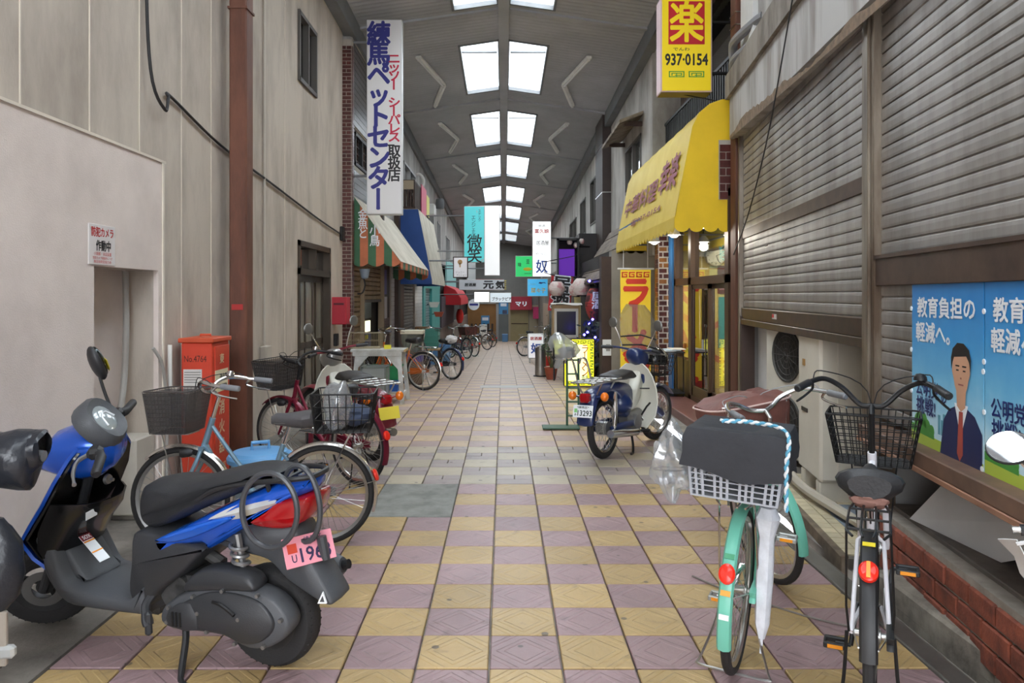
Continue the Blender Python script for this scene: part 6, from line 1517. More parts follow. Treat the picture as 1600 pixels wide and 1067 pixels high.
for i in range(N+1):          # black cloth: over the rim on all sides
    row = []
    a = 2*math.pi*i/N; ca, sa_ = math.cos(a), math.sin(a); ss = max(abs(ca), abs(sa_)); ux, uy = ca/ss, sa_/ss
    drop = -.135+.02*math.sin(3*a+1)+(.05 if ux > .5 else 0)
    for (rr_, zz) in ((0, .275), (.55, .282), (.86, .272), (1.0, .262), (1.07, .225), (1.085, .17), (1.10, .235+drop)):
        wob = .004*math.sin(7*a+zz*40)*(1 if zz < .25 else .2)
        row.append((c0[0]+ux*(l1/2*rr_+(wob if abs(ux) > .9 else 0)), uy*(w1/2*rr_+(wob if abs(uy) > .9 else 0)), c0[2]+zz-(.05*(1-rr_) if rr_ < .9 else 0)))
    g.append(row)
on(mb_, MB().sheet(g), 'basket_cloth', M('black cloth', (46, 47, 52), .8, var=.1, vs=9, bump=.2, bs=30), 'black waterproof cloth tied over the grey rear basket of the mint bicycle', 'cloth', norm=False)
q = MB(); pts_c = crom([(c0[0]-l1/2-.012, -w1/2-.012, c0[2]+.0), (c0[0]-l1/2-.018, -w1/2-.006, c0[2]+.16), (c0[0]-l1/2-.004, -w1/2+.0, c0[2]+.285), (c0[0]-.10, -.06, c0[2]+.296), (c0[0]-.13, .06, c0[2]+.294)], 16)
for ph, mt2 in ((0, M('cord white', (226, 230, 232), .6)), (math.pi, M('cord blue', (90, 160, 190), .6))):
    q.tube([p+Vector((.004*math.cos(i*1.1+ph), .004*math.sin(i*1.1+ph), .004*math.sin(i*1.1+ph))) for i, p in enumerate(pts_c)], .0055, 6, m=mt2)
on(mb_, q, 'tie_cord', None, 'blue and white braided cord across the black cloth of the mint bicycle', 'cord')
hbm = mi['bc']
bcv = MB(); ring = []
for (s_, z_) in ((.70, 0.02), (1.0, .10), (1.12, .20), (1.10, .245), (.85, .275), (.3, .285)):
    ring.append([(hbm.x+.01+.15*s_*math.copysign(abs(math.cos(a))**.6, math.cos(a))+.008*math.sin(5*a+z_*30), .215*s_*math.copysign(abs(math.sin(a))**.6, math.sin(a)), hbm.z+z_+.007*math.sin(6*a+z_*50)) for a in [2*math.pi*k/36 for k in range(36)]])
bcv.T = mi['ST']
BRC = M('brown nylon', (116, 74, 66), .6, var=.15, vs=12, bump=.3, bs=18)
on(mb_, bcv.loft(ring), 'basket_cover', BRC, 'brown nylon cover over the front basket of the mint bicycle', 'cover')
q = MB(); q.T = mi['ST']; q.tube([(hbm.x+.01+.172*math.copysign(abs(math.cos(a))**.6, math.cos(a)), .246*math.copysign(abs(math.sin(a))**.6, math.sin(a)), hbm.z+.24) for a in [2*math.pi*k/36 for k in range(36)]], .005, 6, True)
q.build('cover_piping', M('piping pink', (206, 178, 170), .6), bpy.data.objects['basket_cover'])
q = MB(); q.T = mi['ST']; wire_basket(q, hbm, .38, .31, .27, .22, .25); q.build('front_basket', CHROME, mb_)
on(mb_, bag_mb((-.10, .27, zt+.09), .06, .075, .125, 5, .34, 40, 26), 'plastic_bag', PLB, 'clear plastic bag hanging at the left side of the grey rear basket', 'bag')
on(mb_, MB().loft([[(x+r_*math.cos(a)*(1+.15*math.sin(4*a)), -.10+r_*math.sin(a), z_) for a in [2*math.pi*k/14 for k in range(14)]] for (x, z_, r_) in ((-.03, .16, .012), (-.03, .22, .028), (-.02, .40, .034), (-.01, .56, .03), (-.01, .64, .05), (-.01, .68, .03))]).tube([(-.03, -.10, .10), (-.03, -.10, .18)], .006, 6).tube([(-.01, -.10, .66), (.02, -.09, .74)], .006, 6), 'umbrella', M('umbrella film', (222, 226, 234), .3, var=.1, vs=20), 'folded white umbrella hung beside the rear wheel of the mint bicycle', 'umbrella')
# stickers on the rear mudguard
for an, c, nm in ((141, (70, 150, 110), 'green'), (163, (226, 160, 60), 'orange'), (177, (230, 236, 236), 'white')):
    a_ = math.radians(an); R_ = .325; q = MB(); q.box((0, 0, 0), (.02, .036, .002)); mt3 = Matrix.Translation(((R_+.0235)*math.cos(a_), 0, R_+(R_+.0235)*math.sin(a_))) @ Matrix.Rotation(math.pi/2-a_, 4, 'Y')
    p = MB(); p.T = mt3; p.add(q.v, q.f); p.build('sticker', M('sticker '+nm, c, .5), mb_)
# white bicycle: rag under the saddle, yellow sticker
on(wb_, bag_mb((wi['seat'].x-.13, 0, wi['seat'].z-.025), .035, .06, .03, 9, .2), 'rag', M('rag brown', (140, 104, 94), .9, bump=.3, bs=60), 'crumpled brown rag tucked under the black saddle of the white bicycle', 'rag')
a_ = math.radians(106); R_ = .335; p = MB(); p.T = Matrix.Translation(((R_+.0235)*math.cos(a_), 0, R_+(R_+.0235)*math.sin(a_))) @ Matrix.Rotation(math.pi/2-a_, 4, 'Y'); p.box((0, 0, 0), (.022, .04, .002)).build('sticker', M('sticker yellow', (232, 214, 50), .5), wb_)
# rear basket contents of the silver bicycle
c1 = (-.13, 0, si['zt']+.02)
on(sb, bag_mb((c1[0]+.04, .04, c1[2]+.14), .09, .10, .15, 3, .16), 'plastic_bag', PLB, 'white plastic bag standing in the black rear basket of the silver bicycle', 'bag')
on(sb, bag_mb((c1[0]-.05, -.03, c1[2]+.07), .12, .12, .065, 6, .16), 'navy_cloth', M('navy cloth', (52, 62, 84), .8, bump=.3, bs=30), 'crumpled navy cloth at the bottom of the black rear basket', 'cloth')
# dark bicycle's purple bag, white bag; brown check basket
hb2 = b2i['bc']; q = MB(); q.T = b2i['ST']; q.loft([[(hb2.x+.13*s_*math.cos(a), .19*s_*math.sin(a), hb2.z+z_) for a in [2*math.pi*k/20 for k in range(20)]] for s_, z_ in ((.8, .0), (1, .15), (1.02, .24), (.5, .28))])
on(b2, q, 'basket_cover', M('cover purple', (84, 44, 84), .6), 'purple cover over the front basket of the dark bicycle', 'cover')
on(b2, bag_mb((-.02, 0, b2i['zt']+.10), .14, .09, .08, 11, .2), 'plastic_bag', M('white bag', (224, 222, 222), .5), 'white bag lying on the rack of the dark bicycle', 'bag')
q = MB(); zz = b3i['zt']+.01; q.loft([[(-.08+l_*sx, w_*sy, zz+z_) for sx, sy in ((1, 1), (-1, 1), (-1, -1), (1, -1))] for l_, w_, z_ in ((.20, .20, 0), (.23, .24, .26), (.215, .225, .26), (.19, .19, .01))])
on(b3, q, 'rear_basket', M('basket check', (116, 66, 60), .7, col2=(66, 44, 42), vs=16), 'big brown check basket on the rack of the bicycle under the lantern', 'basket', smooth=False)
on(b3, bag_mb((-.04, .05, zz+.28), .12, .10, .06, 14, .2), 'plastic_bag', M('white bag', (224, 222, 222), .5), 'white bag on top of the brown check basket', 'bag')
# ---------------------------------------------------------------- blue scooter
SBL = M('scooter blue', (24, 90, 206), .22, .35, coat=.6); SGY = M('scooter grey plastic', (74, 76, 80), .5, bump=.1, bs=160); SDK = M('scooter dark plastic', (50, 51, 54), .45, bump=.08, bs=160)
SBK = M('scooter black gloss', (18, 18, 20), .22, coat=.3); SEATM = M('seat vinyl', (40, 41, 44), .55, bump=.25, bs=220); ALLOY = M('cast alloy', (150, 150, 150), .4, .85); IRON = M('dusty engine', (78, 77, 76), .6, .3, var=.25, vs=20)
CLEAR = M('clear lens', (206, 208, 206), .15, .3, coat=.5); TAILR = M('tail lens', (156, 12, 18), .15, coat=.6)
hd = math.atan2(.297, -.955)
sc = thing('scooter', 'blue motor scooter with black seat and pink number plate in the left foreground', 'scooter', (-.945, 3.10, 0), (math.radians(-3), 0, hd))
WB = 1.2; R_ = .21
def fat_wheel(nm, T, c, sp=5):
    a = MB(); a.T = T; prof_t = [(.125, -.04), (.165, -.052), (.19, -.048), (.205, -.028), (.21, 0), (.205, .028), (.19, .048), (.165, .052), (.125, .04)]
    a.lathe(prof_t, c, 'y', 44, True); w_ = a.build(nm, RUB, sc)
    a = MB(); a.T = T
    for i in range(44):
        an = 2*math.pi*i/44
        for s_ in (-1, 1): a.box(Vector(c)+Vector((.2005*math.cos(an), s_*.024, .2005*math.sin(an))), (.004, .03, .006), 0, Matrix.Rotation(-an, 3, 'Y') @ Matrix.Rotation(s_*.6, 3, 'X'))
    tag(a.build('tread', RUB, w_), kind='stuff')
    a = MB(); a.T = T; a.lathe([(.10, -.035), (.130, -.042), (.134, -.034), (.112, -.02), (.112, .02), (.134, .034), (.130, .042), (.10, .035)], c, 'y', 36, True)
    a.lathe([(.014, -.05), (.036, -.045), (.036, .045), (.014, .05)], c, 'y', 20)
    for i in range(sp):
        an = 2*math.pi*i/sp+.3; a.box(Vector(c)+Vector((.07*math.cos(an), 0, .07*math.sin(an))), (.09, .028, .026), .006, Matrix.Rotation(-an, 3, 'Y'))
    a.build('rim', M('dark alloy', (66, 66, 68), .4, .6), w_)
    return w_
fat_wheel('rear_wheel', None, (0, 0, R_))
hbS = Vector((.90, 0, .80)); axS = Vector((-.45, 0, .9)).normalized()
STS = Matrix.Translation(hbS) @ Matrix.Rotation(math.radians(34), 4, axS) @ Matrix.Translation(-hbS)
fw = fat_wheel('front_wheel', STS, (WB, 0, R_), 3)
a = MB(); a.T = STS; a.lathe([(.05, .055), (.09, .055), (.09, .059), (.05, .059)], (WB, 0, R_), 'y', 26, True); a.build('brake_disc', ALLOY, fw)
a = MB(); a.T = STS
for s_ in (-1, 1): a.tube([(1.07, s_*.07, .50), (1.14, s_*.075, .34), (WB, s_*.07, R_)], [.022, .022, .018], 10)
a.tube([(1.05, 0, .42), (.92, 0, .76)], .022, 8).box((1.06, 0, .50), (.07, .17, .05), .01).build('fork', SDK, sc)
a = MB(); a.T = STS; fender(a, (WB, 0, R_), R_+.022, math.radians(168), math.radians(25), .058, 18); a.build('front_mudguard', SBL, sc)
# engine, belt case, air box
a = MB(); a.box((.30, .0, .27), (.26, .20, .18), .03).lathe([(.0, -.1), (.07, -.1), (.075, .1), (0, .1)], (.40, 0, .29), 'y', 18).tube([(.45, 0, .30), (.52, .06, .33), (.55, .05, .40)], .03, 8).tube([(.2, .05, .42), (.3, .04, .46), (.42, .02, .45)], .025, 8)
en = a.build('engine', IRON, sc)
case = [(.42, .205), (.40, .27), (.30, .335), (.17, .385), (0, .39), (-.12, .36), (-.185, .29), (-.175, .225), (-.10, .165), (0, .145), (.12, .18), (.25, .18), (.36, .175)]
bc_ = MB().slab(case, .05, .016, .125, None, 3).build('belt_case', SGY, sc, ang=50)
MB().slab([(x*.78+.02, z*.80+.055) for x, z in case], .012, .008, .178, None, 3).slab([(.36, .20), (.36, .27), (.25, .31), (.22, .2)], .006, .006, .186, None, 2).build('cover', SDK, bc_, ang=50)
for x, z in ((.37, .215), (.36, .275), (.24, .335), (.10, .375), (-.06, .375), (-.16, .29), (-.08, .175), (.05, .17), (.18, .20), (.22, .27), (.03, .27)): MB().lathe([(.0, .014), (.008, .014), (.009, .0), (0, .0)], (x, .180, z), 'y', 8).build('bolt', ALLOY, bc_)
b = MB()
for i in range(3): b.box((.30+.018*i, .194, .235), (.008, .006, .06), .001)
b.tube(crom([(.14, .195, .33), (.10, .20, .325), (.06, .197, .30), (.04, .2, .29)], 4), .007, 6).build('vent_slots', BLACKM, bc_)
MB().slab([(.29, .345), (.27, .40), (.20, .445), (.08, .455), (-.02, .435), (-.045, .385), (.05, .372), (.16, .36)], .05, .014, .135, None, 3).build('air_box', SDK, sc, ang=50)
MB().tube(crom([(.47, .10, .32), (.49, .16, .27), (.48, .18, .235), (.46, .19, .19)], 4), [.018]*9+[.02, .022, .022, .02], 8).box((.46, .19, .20), (.03, .03, .10), .01).build('kick_lever', SDK, sc)
sp_ = MB(); N = 110
for_pts = [(.075-.04*(i/N)+.030*math.cos(i*.40), .115+.030*math.sin(i*.40), .535-.20*(i/N)) for i in range(N+1)]
sp_.tube(for_pts, .0075, 6).build('shock_spring', M('spring grey', (150, 150, 150), .35, .7), sc)
MB().tube([(.075, .115, .58), (.030, .115, .31)], .014, 8).lathe([(.0, -.03), (.034, -.03), (.034, 0), (.02, .01)], (.035, .115, .34), 'z', 12).build('shock_rod', ALLOY, sc)
# bodywork
def wtail(x, z): return 1.0 if x > .15 else max(.42, 1-(.15-x)*1.35)
MB().slab([(.565, .545), (.48, .56), (.30, .535), (.20, .52), (.23, .48), (.33, .39), (.44, .31), (.50, .235), (.56, .235), (.60, .30), (.585, .42)], .155, .02, 0, None, 3).build('lower_side_panel', SDK, sc, ang=50)
MB().slab([(.455, .495), (.34, .584), (.184, .665), (-.02, .760), (-.20, .806), (-.235, .79), (-.215, .745), (-.10, .70), (.0, .655), (-.02, .635), (.10, .565), (.19, .508), (.22, .528), (.34, .508)], .160, .03, 0, wtail, 3).build('side_cover', SBL, sc, ang=60)
MB().slab([(.44, .535), (.33, .585), (.16, .645), (.06, .665), (.10, .630), (.24, .565), (.36, .530)], .172, .012, 0, wtail, 3).build('side_blade', M('scooter blue bright', (36, 108, 226), .2, .35, coat=.6), sc, ang=60)
MB().slab([(.605, .60), (.595, .68), (.555, .735), (.48, .752), (.38, .75), (.30, .765), (.20, .80), (.05, .832), (-.08, .835), (-.10, .815), (-.02, .775), (.15, .70), (.32, .625), (.47, .555), (.56, .55)], .135, .035, 0, lambda x, z: (1.0 if x < .42 else max(.55, 1-(x-.42)*1.7))*(1 if x > .1 else max(.6, 1-(.1-x)*1.5)), 3).build('seat', SEATM, sc, ang=60)
MB().slab([(.26, .56), (.185, .549), (.10, .60), (.02, .635), (-.10, .64), (-.17, .60), (-.20, .51), (-.23, .482), (-.29, .388), (-.321, .335), (-.31, .312), (-.262, .318), (-.12, .388), (-.095, .412), (-.03, .466), (.085, .483), (.19, .503)], .08, .014, 0, lambda x, z: 1 if x > -.1 else .92, 3).build('rear_fender', SGY, sc, ang=60)
trv = MB().prism([(-.262, .325), (-.287, .375), (-.302, .330)], .082, .0895, 'y', PW); trv.prism([(-.273, .334), (-.287, .360), (-.294, .336)], .0885, .0905, 'y', SGY); trv.build('triangle_mark', None, sc, smooth=False)
MB().slab([(.02, .645), (-.05, .685), (-.10, .72), (-.225, .745), (-.235, .70), (-.20, .635), (-.12, .605), (.0, .612)], .128, .02, 0, lambda x, z: max(.62, 1-(.03-x)*.9), 3).build('tail_lamp', TAILR, sc, ang=60)
for s_ in (-1, 1):
    g = []
    for i in range(7):
        t_ = i/6; x = .17-.27*t_; zc = .645+.072*t_; hh = .004+.026*math.sin(math.pi*min(1, t_*.95)); yy = s_*(.160*wtail(x, 0)+.004)
        g.append([(x, yy-s_*.012, zc-hh), (x, yy+s_*.004, zc), (x, yy-s_*.010, zc+hh)])
    MB().sheet(g, .006).build('turn_signal', CLEAR, sc)
pl = MB(); pl.T = Matrix.Translation((-.21, .055, .525)) @ Matrix.Rotation(math.radians(-126), 4, 'Z') @ Matrix.Rotation(math.radians(-28), 4, 'X')
pl.box((0, -.004, 0), (.205, .004, .115), .002, m=M('plate pink', (232, 150, 164), .5)); po = pl.build('number_plate', None, sc, smooth=False)
l = MB(); l.T = pl.T; l.text('1963', .022, -.018, .125, .055, -.0065, .015).text('U', -.066, -.025, .02, .03, -.0065, .01).text('練馬区', .02, .036, .075, .026, -.0065, .008).build('lettering', M('plate ink', (54, 46, 80), .5), po, smooth=False)
l = MB(); l.T = pl.T; l.box((-.068, -.0065, .014), (.038, .001, .036)).build('tax_sticker', M('sticker vermilion', (206, 70, 46), .5), po, smooth=False)
MB().box((-.16, 0, .50), (.02, .14, .10), .005, Matrix.Rotation(.4, 3, 'Y')).build('plate_holder', SDK, sc)
MB().tube([(.35, -.13, .22), (.20, -.16, .25)], .02, 8).tube([(.20, -.165, .255), (.17, -.165, .265), (-.16, -.165, .355), (-.20, -.165, .365), (-.235, -.165, .375)], [.03, .056, .062, .055, .032], 16).build('muffler', SGY, sc)
MB().tube([(-.23, -.165, .373), (-.262, -.165, .382)], .020, 12).build('exhaust_tip', M('exhaust black', (22, 22, 24), .6), sc)
# floor, inner shield, leg shield
MB().slab([(.50, .215), (.56, .20), (.80, .195), (.93, .205), (1.02, .29), (1.06, .38), (1.10, .47), (1.04, .50), (.98, .42), (.93, .315), (.86, .285), (.62, .275), (.56, .30), (.50, .34)], .165, .025, 0, lambda x, z: 1.0 if z < .35 else .95, 3).build('floor_board', SGY, sc, ang=50)
rs = [(.33, 1.02, .13, .06), (.40, 1.065, .175, .085), (.475, 1.10, .20, .10), (.55, 1.035, .21, .11), (.64, .965, .21, .115), (.74, .905, .20, .105), (.83, .86, .17, .09), (.875, .845, .13, .07)]
T9 = [-1, -.92, -.75, -.5, -.25, 0, .25, .5, .75, .92, 1]
MB().sheet([[(xe+bu*(1-t*t), w_*t, z) for t in T9] for (z, xe, w_, bu) in rs], .014).build('front_shield', SBL, sc, ang=60)
MB().sheet([[(xe-.012+(bu-.05)*(1-t*t)*.8, (w_-.014)*t, z) for t in T9] for (z, xe, w_, bu) in rs], .01).build('inner_shield', SBK, sc, ang=60)
pk_ = []
for (z, d, w_, xe) in ((.395, .05, .165, 1.045), (.44, .10, .18, 1.06), (.52, .135, .19, 1.04), (.585, .145, .19, .99), (.625, .13, .19, .965)):
    pk_.append([(xe-.015-d*(1-abs(t)**3.5), w_*t, z+(.02*(t*t) if z > .57 else 0)) for t in T9])
MB().sheet(pk_, .008).build('pocket', SBK, sc, ang=60)
MB().box((.835, .09, .585), (.003, .075, .035), .001, Matrix.Rotation(-.05, 3, 'Y') @ Matrix.Rotation(.2, 3, 'Z')).build('pocket_label', PW, sc)
MB().slab([(1.03, .40), (.98, .43), (.90, .33), (.86, .285), (.93, .28), (1.0, .31)], .10, .02, 0, None, 3).build('inner_ramp', SGY, sc, ang=50)
st9 = MB(); st9.T = Matrix.Translation((.90, .05, .40)) @ Matrix.Rotation(math.radians(-90), 4, 'Z') @ Matrix.Rotation(math.radians(-48), 4, 'X')
st9.box((0, -.035, -.01), (.055, .003, .15), m=PW); st9.box((0, -.037, .05), (.055, .002, .03), m=M('sox maroon', (130, 36, 44), .5)); st9.box((0, -.037, .028), (.055, .002, .006), m=AMB); st9.box((0, -.037, -.03), (.055, .002, .006), m=AMB)
s9 = st9.build('dealer_sticker', None, sc, smooth=False); l = MB(); l.T = st9.T; l.text('SOX', 0, .05, .042, .020, -.0385, .02).build('lettering', PW, s9, smooth=False)
MB().lathe([(0, -.012), (.02, -.012), (.024, 0), (.02, .004)], (.865, -.03, .70), 'x', 14).tube([(.845, -.03, .70), (.83, -.03, .70)], .008, 6).build('key_lock', ALLOY, sc)
# head: cowl, dash, bars (steered)
def ringc(x, z, w_, h, n=18, p=.75): return [(x, w_*math.copysign(abs(math.cos(a))**p, math.cos(a)), z+h*math.copysign(abs(math.sin(a))**p, math.sin(a))) for a in [2*math.pi*k/n for k in range(n)]]
a = MB(); a.T = STS
a.loft([ringc(.775, .85, .08, .04), ringc(.80, .855, .115, .075), ringc(.86, .855, .135, .112), ringc(.94, .848, .125, .116), ringc(1.03, .85, .10, .09), ringc(1.10, .835, .06, .045), ringc(1.125, .83, .02, .015)])
ckw = a.build('head_cowl', SBL, sc, ang=60)
a = MB(); a.T = STS @ Matrix.Translation((.845, 0, .965)) @ Matrix.Rotation(math.radians(-52), 4, 'Y')
a.loft([[(x_*.115*s1, y_*.125*s1, h_) for x_, y_ in [(math.copysign(abs(math.cos(q_))**.8, math.cos(q_)), math.copysign(abs(math.sin(q_))**.8, math.sin(q_))) for q_ in [2*math.pi*k/20 for k in range(20)]]] for s1, h_ in ((1.02, -.03), (1.0, .02), (.86, .042), (.62, .03))])
a.build('dash_panel', SGY, ckw, ang=50)
a = MB(); a.T = STS @ Matrix.Translation((.845, 0, .965)) @ Matrix.Rotation(math.radians(-52), 4, 'Y'); a.ball((.005, 0, .028), (.066, .082, .012), 18, 6); ga = a.build('gauge_glass', M('gauge glass', (150, 158, 160), .1, coat=.6), ckw)
a = MB(); a.T = STS @ Matrix.Translation((.845, 0, .965)) @ Matrix.Rotation(math.radians(-52), 4, 'Y')
a.tube([(-.02, -.05, .040), (.02, -.03, .0405), (.03, 0, .041), (.02, .03, .0405), (-.02, .05, .040)], .004, 5); a.build('gauge_dial', PW, ckw)
a = MB(); a.T = STS; a.tube(crom([(.80, .34, .90), (.81, .22, .915), (.86, .08, .91), (.86, -.08, .91), (.81, -.22, .915), (.80, -.34, .90)], 4), .013, 8); a.tube([(.86, 0, .92), (.905, 0, .80)], .03, 10).build('handlebar', SDK, sc)
for s_ in (-1, 1):
    a = MB(); a.T = STS; a.tube([(.815, s_*.20, .914), (.80, s_*.22, .912), (.795, s_*.335, .90), (.79, s_*.345, .899)], [.024, .020, .019, .014], 12); a.build('grip', BPL, sc)
    a = MB(); a.T = STS; a.box((.83, s_*.185, .918), (.06, .06, .05), .015).build('switch_box', BPL, sc)
    a = MB(); a.T = STS; a.tube(crom([(.86, s_*.18, .91), (.895, s_*.21, .90), (.895, s_*.28, .885), (.875, s_*.35, .87)], 4), [.010]*4+[.008]*6+[.006]*2+[.009], 7).build('brake_lever', ALLOY, sc)
a = MB(); a.T = STS; a.tube(crom([(.84, -.17, .94), (.86, -.19, 1.0), (.87, -.20, 1.06), (.875, -.205, 1.10)], 4), .007, 6); mr_ = a.build('mirror_stalk', BPL, sc)
a = MB(); a.T = STS @ Matrix.Translation((.875, -.205, 1.17)) @ Matrix.Rotation(math.radians(30), 4, 'Z') @ Matrix.Rotation(math.radians(10), 4, 'Y'); a.ball((0, 0, 0), (.030, .058, .085), 18, 10); a.build('mirror_shell', BPL, mr_)
a = MB(); a.T = STS @ Matrix.Translation((.875, -.205, 1.17)) @ Matrix.Rotation(math.radians(30), 4, 'Z') @ Matrix.Rotation(math.radians(10), 4, 'Y'); a.ball((-.012, 0, .004), (.022, .050, .076), 18, 10); a.build('mirror_glass', M('mirror glass', (70, 76, 76), .06, .9), mr_)
a = MB(); a.T = STS @ Matrix.Translation((.875, -.205, 1.17)) @ Matrix.Rotation(math.radians(30), 4, 'Z') @ Matrix.Rotation(math.radians(10), 4, 'Y'); a.prism([(-.040, .012), (.044, .012), (.030, -.034), (.0, -.058), (-.028, -.036)], -.0355, -.033, 'x'); a.build('mirror_sticker', M('sticker lemon', (220, 200, 44), .5), mr_, smooth=False)
# rails, stand
MB().tube(crom([(.26, .125, .70), (.16, .125, .755), (.0, .12, .79), (-.16, .10, .81), (-.23, .06, .815), (-.24, 0, .816), (-.23, -.06, .815), (-.16, -.10, .81), (.0, -.12, .79), (.16, -.125, .755), (.26, -.125, .70)], 5), .011, 8).tube([(-.12, .11, .80), (-.12, -.11, .80)], .008, 6).tube([(-.06, .10, .79), (-.07, .09, .72)], .01, 6).tube([(-.06, -.10, .79), (-.07, -.09, .72)], .01, 6).build('grab_rail', BPL, sc)
MB().tube(crom([(.36, .10, .20), (.33, .13, .13), (.30, .19, .05), (.27, .235, .012), (.215, .26, .010)], 4), [.014]*10+[.012]*7, 8).tube(crom([(.36, -.08, .20), (.33, -.10, .12), (.30, -.14, .04), (.27, -.16, .012)], 4), .012, 8).tube([(.35, .10, .18), (.35, -.09, .18)], .012, 8).build('centre_stand', BPL, sc)
MB().box((.62, 0, .19), (.22, .16, .04), .01).tube([(.55, -.12, .2), (.42, -.13, .22)], .012, 6).build('under_frame', IRON, sc)
lk = MB()
def loopc(c, rx, rz_, tilt, yw, ph=0):
    P = []
    for i in range(32):
        a_ = 2*math.pi*i/32+ph; p = Vector((rx*math.cos(a_), 0, rz_*math.sin(a_))); p = Matrix.Rotation(tilt, 3, 'Y') @ p; p = Matrix.Rotation(yw, 3, 'Z') @ p; P.append(p+Vector(c))
    return P
lk.tube(loopc((-.115, .17, .708), .118, .146, -.12, .05), .0115, 8, True); lk.tube(loopc((-.185, .06, .705), .082, .152, .10, .0), .0115, 8, True)
lk.tube([(-.245, .02, .565), (-.262, .02, .475)], [.020, .020], 10)
lko = lk.build('cable_lock', M('lock grey', (70, 72, 76), .35, .2), None, sc.location, sc.rotation_euler)
tag(lko, 'thick grey cable lock looped twice through the grab rail of the blue scooter', 'lock')
# ---------------------------------------------------------------- underbone mopeds
def moped(name, label, rear, front, body, plate=None, screen=True, basket=True, steer=0.0, headm=None):
    dx, dy = front[0]-rear[0], front[1]-rear[1]; L = math.hypot(dx, dy); R = .285
    t = thing(name, label, 'moped', (rear[0], rear[1], 0), (math.radians(-2), 0, math.atan2(dy, dx)))
    IV = M('ivory shield', (226, 224, 212), .35)
    hb = Vector((L-.33, 0, .66)); ax = Vector((-.43, 0, .90)).normalized(); ST = Matrix.Translation(hb) @ Matrix.Rotation(steer, 4, ax) @ Matrix.Translation(-hb)
    for nm, T, c in (('rear_wheel', None, (0, 0, R)), ('front_wheel', ST, (L, 0, R))):
        w_ = wheel(nm, R, t, T, c, .032, 36, .06, CHROME, .022, .002); a = MB(); a.T = T; a.lathe([(.02, -.06), (.062, -.055), (.066, .05), (.02, .06)], c, 'y', 22).build('drum', ALLOY, w_)
    MB().slab([(.50, .50), (.44, .66), (.12, .695), (-.18, .665), (-.29, .60), (-.345, .47), (-.355, .36), (-.325, .355), (-.285, .47), (-.18, .565), (0, .612), (.17, .565), (.27, .46), (.31, .36), (.40, .34)], .085, .03, 0, None, 3).build('body', body, t, ang=60)
    MB().ball((.31, .0, .48), (.12, .15, .11), 16, 10).build('side_cover', body, t)
    rs2 = [(.20, L-.42, .13, .07), (.32, L-.36, .215, .10), (.45, L-.34, .24, .11), (.58, L-.35, .235, .11), (.70, L-.375, .20, .09), (.78, L-.40, .15, .06), (.83, L-.42, .09, .03)]
    sh_ = MB().sheet([[(xe-ba*abs(u)**1.8, w_*u, z) for u in T9] for (z, xe, w_, ba) in rs2], .012).build('leg_shield', IV, t, ang=60)
    MB().slab([(L-.42, .76), (L-.36, .62), (L-.50, .42), (.45, .40), (.42, .56), (L-.52, .60)], .055, .02, 0, None, 2).build('tunnel_cover', IV, t, ang=60)
    MB().box((L-.43, -.10, .585), (.012, .10, .012), .002, Matrix.Rotation(.3, 3, 'Z')).build('shield_script', BLK, sh_)
    a = MB(); a.T = ST
    for s_ in (-1, 1): a.slab([(L-.30, .66), (L-.36, .72), (L-.40, .70), (L-.20, .38), (L-.03, R-.03), (L+.03, R), (L-.02, R+.05), (L-.14, .42)], .018, .01, s_*.075, None, 2)
    a.build('fork', body, t, ang=60)
    a = MB(); a.T = ST; fender(a, (L, 0, R), R+.03, math.radians(165), math.radians(35), .062, 18); a.build('front_mudguard', body, t)
    a = MB(); a.T = ST; a.slab([(L-.36, .80), (L-.46, .84), (L-.50, .92), (L-.46, .985), (L-.38, .99), (L-.30, .95), (L-.27, .88), (L-.29, .82)], .085, .035, 0, None, 3); hc = a.build('head_cowl', headm or body, t, ang=60)
    a = MB(); a.T = ST; a.lathe([(.0, .03), (.05, .025), (.07, 0), (.07, -.03)], (L-.27, 0, .90), 'x', 20).build('headlamp', CLEAR, hc)
    a = MB(); a.T = ST; a.tube(crom([(L-.52, .33, .98), (L-.46, .22, .985), (L-.41, .08, .97), (L-.41, -.08, .97), (L-.46, -.22, .985), (L-.52, -.33, .98)], 4), .011, 8).build('handlebar', body, t)
    for s_ in (-1, 1):
        a = MB(); a.T = ST; a.tube([(L-.475, s_*.24, .984), (L-.525, s_*.35, .979)], .018, 10).build('grip', BPL, t)
        a = MB(); a.T = ST; a.tube(crom([(L-.42, s_*.21, .98), (L-.42, s_*.27, .965), (L-.45, s_*.36, .955)], 4), .006, 6).build('brake_lever', CHROME, t)
        a = MB(); a.T = ST; a.tube(crom([(L-.44, s_*.15, .99), (L-.43, s_*.20, 1.10), (L-.44, s_*.25, 1.20)], 4), .006, 6); m_ = a.build('mirror_stalk', CHROME, t)
        a = MB(); a.T = ST; a.ball((L-.445, s_*.27, 1.235), (.014, .055, .055), 16, 8).build('mirror_shell', M('mirror back', (120, 118, 114), .3, .6), m_)
    MB().slab([(.56, .70), (.54, .765), (.44, .80), (.28, .785), (.16, .775), (.12, .74), (.18, .71), (.40, .70)], .125, .03, 0, lambda x, z: 1 if x < .4 else .8, 3).build('seat', M('moped seat', (52, 50, 50), .5, bump=.2, bs=200), t, ang=60)
    a = MB()
    for s_ in (-1, 1): a.tube(crom([(.14, s_*.13, .74), (-.10, s_*.14, .735), (-.32, s_*.13, .735), (-.36, s_*.09, .735)], 4), .010, 8).tube([(.0, s_*.135, .735), (.0, s_*.09, .66)], .008, 6).tube([(-.25, s_*.135, .735), (-.24, s_*.07, .62)], .008, 6)
    for x in (.08, -.08, -.22, -.355): a.tube([(x, -.13, .738), (x, .13, .738)], .007, 6)
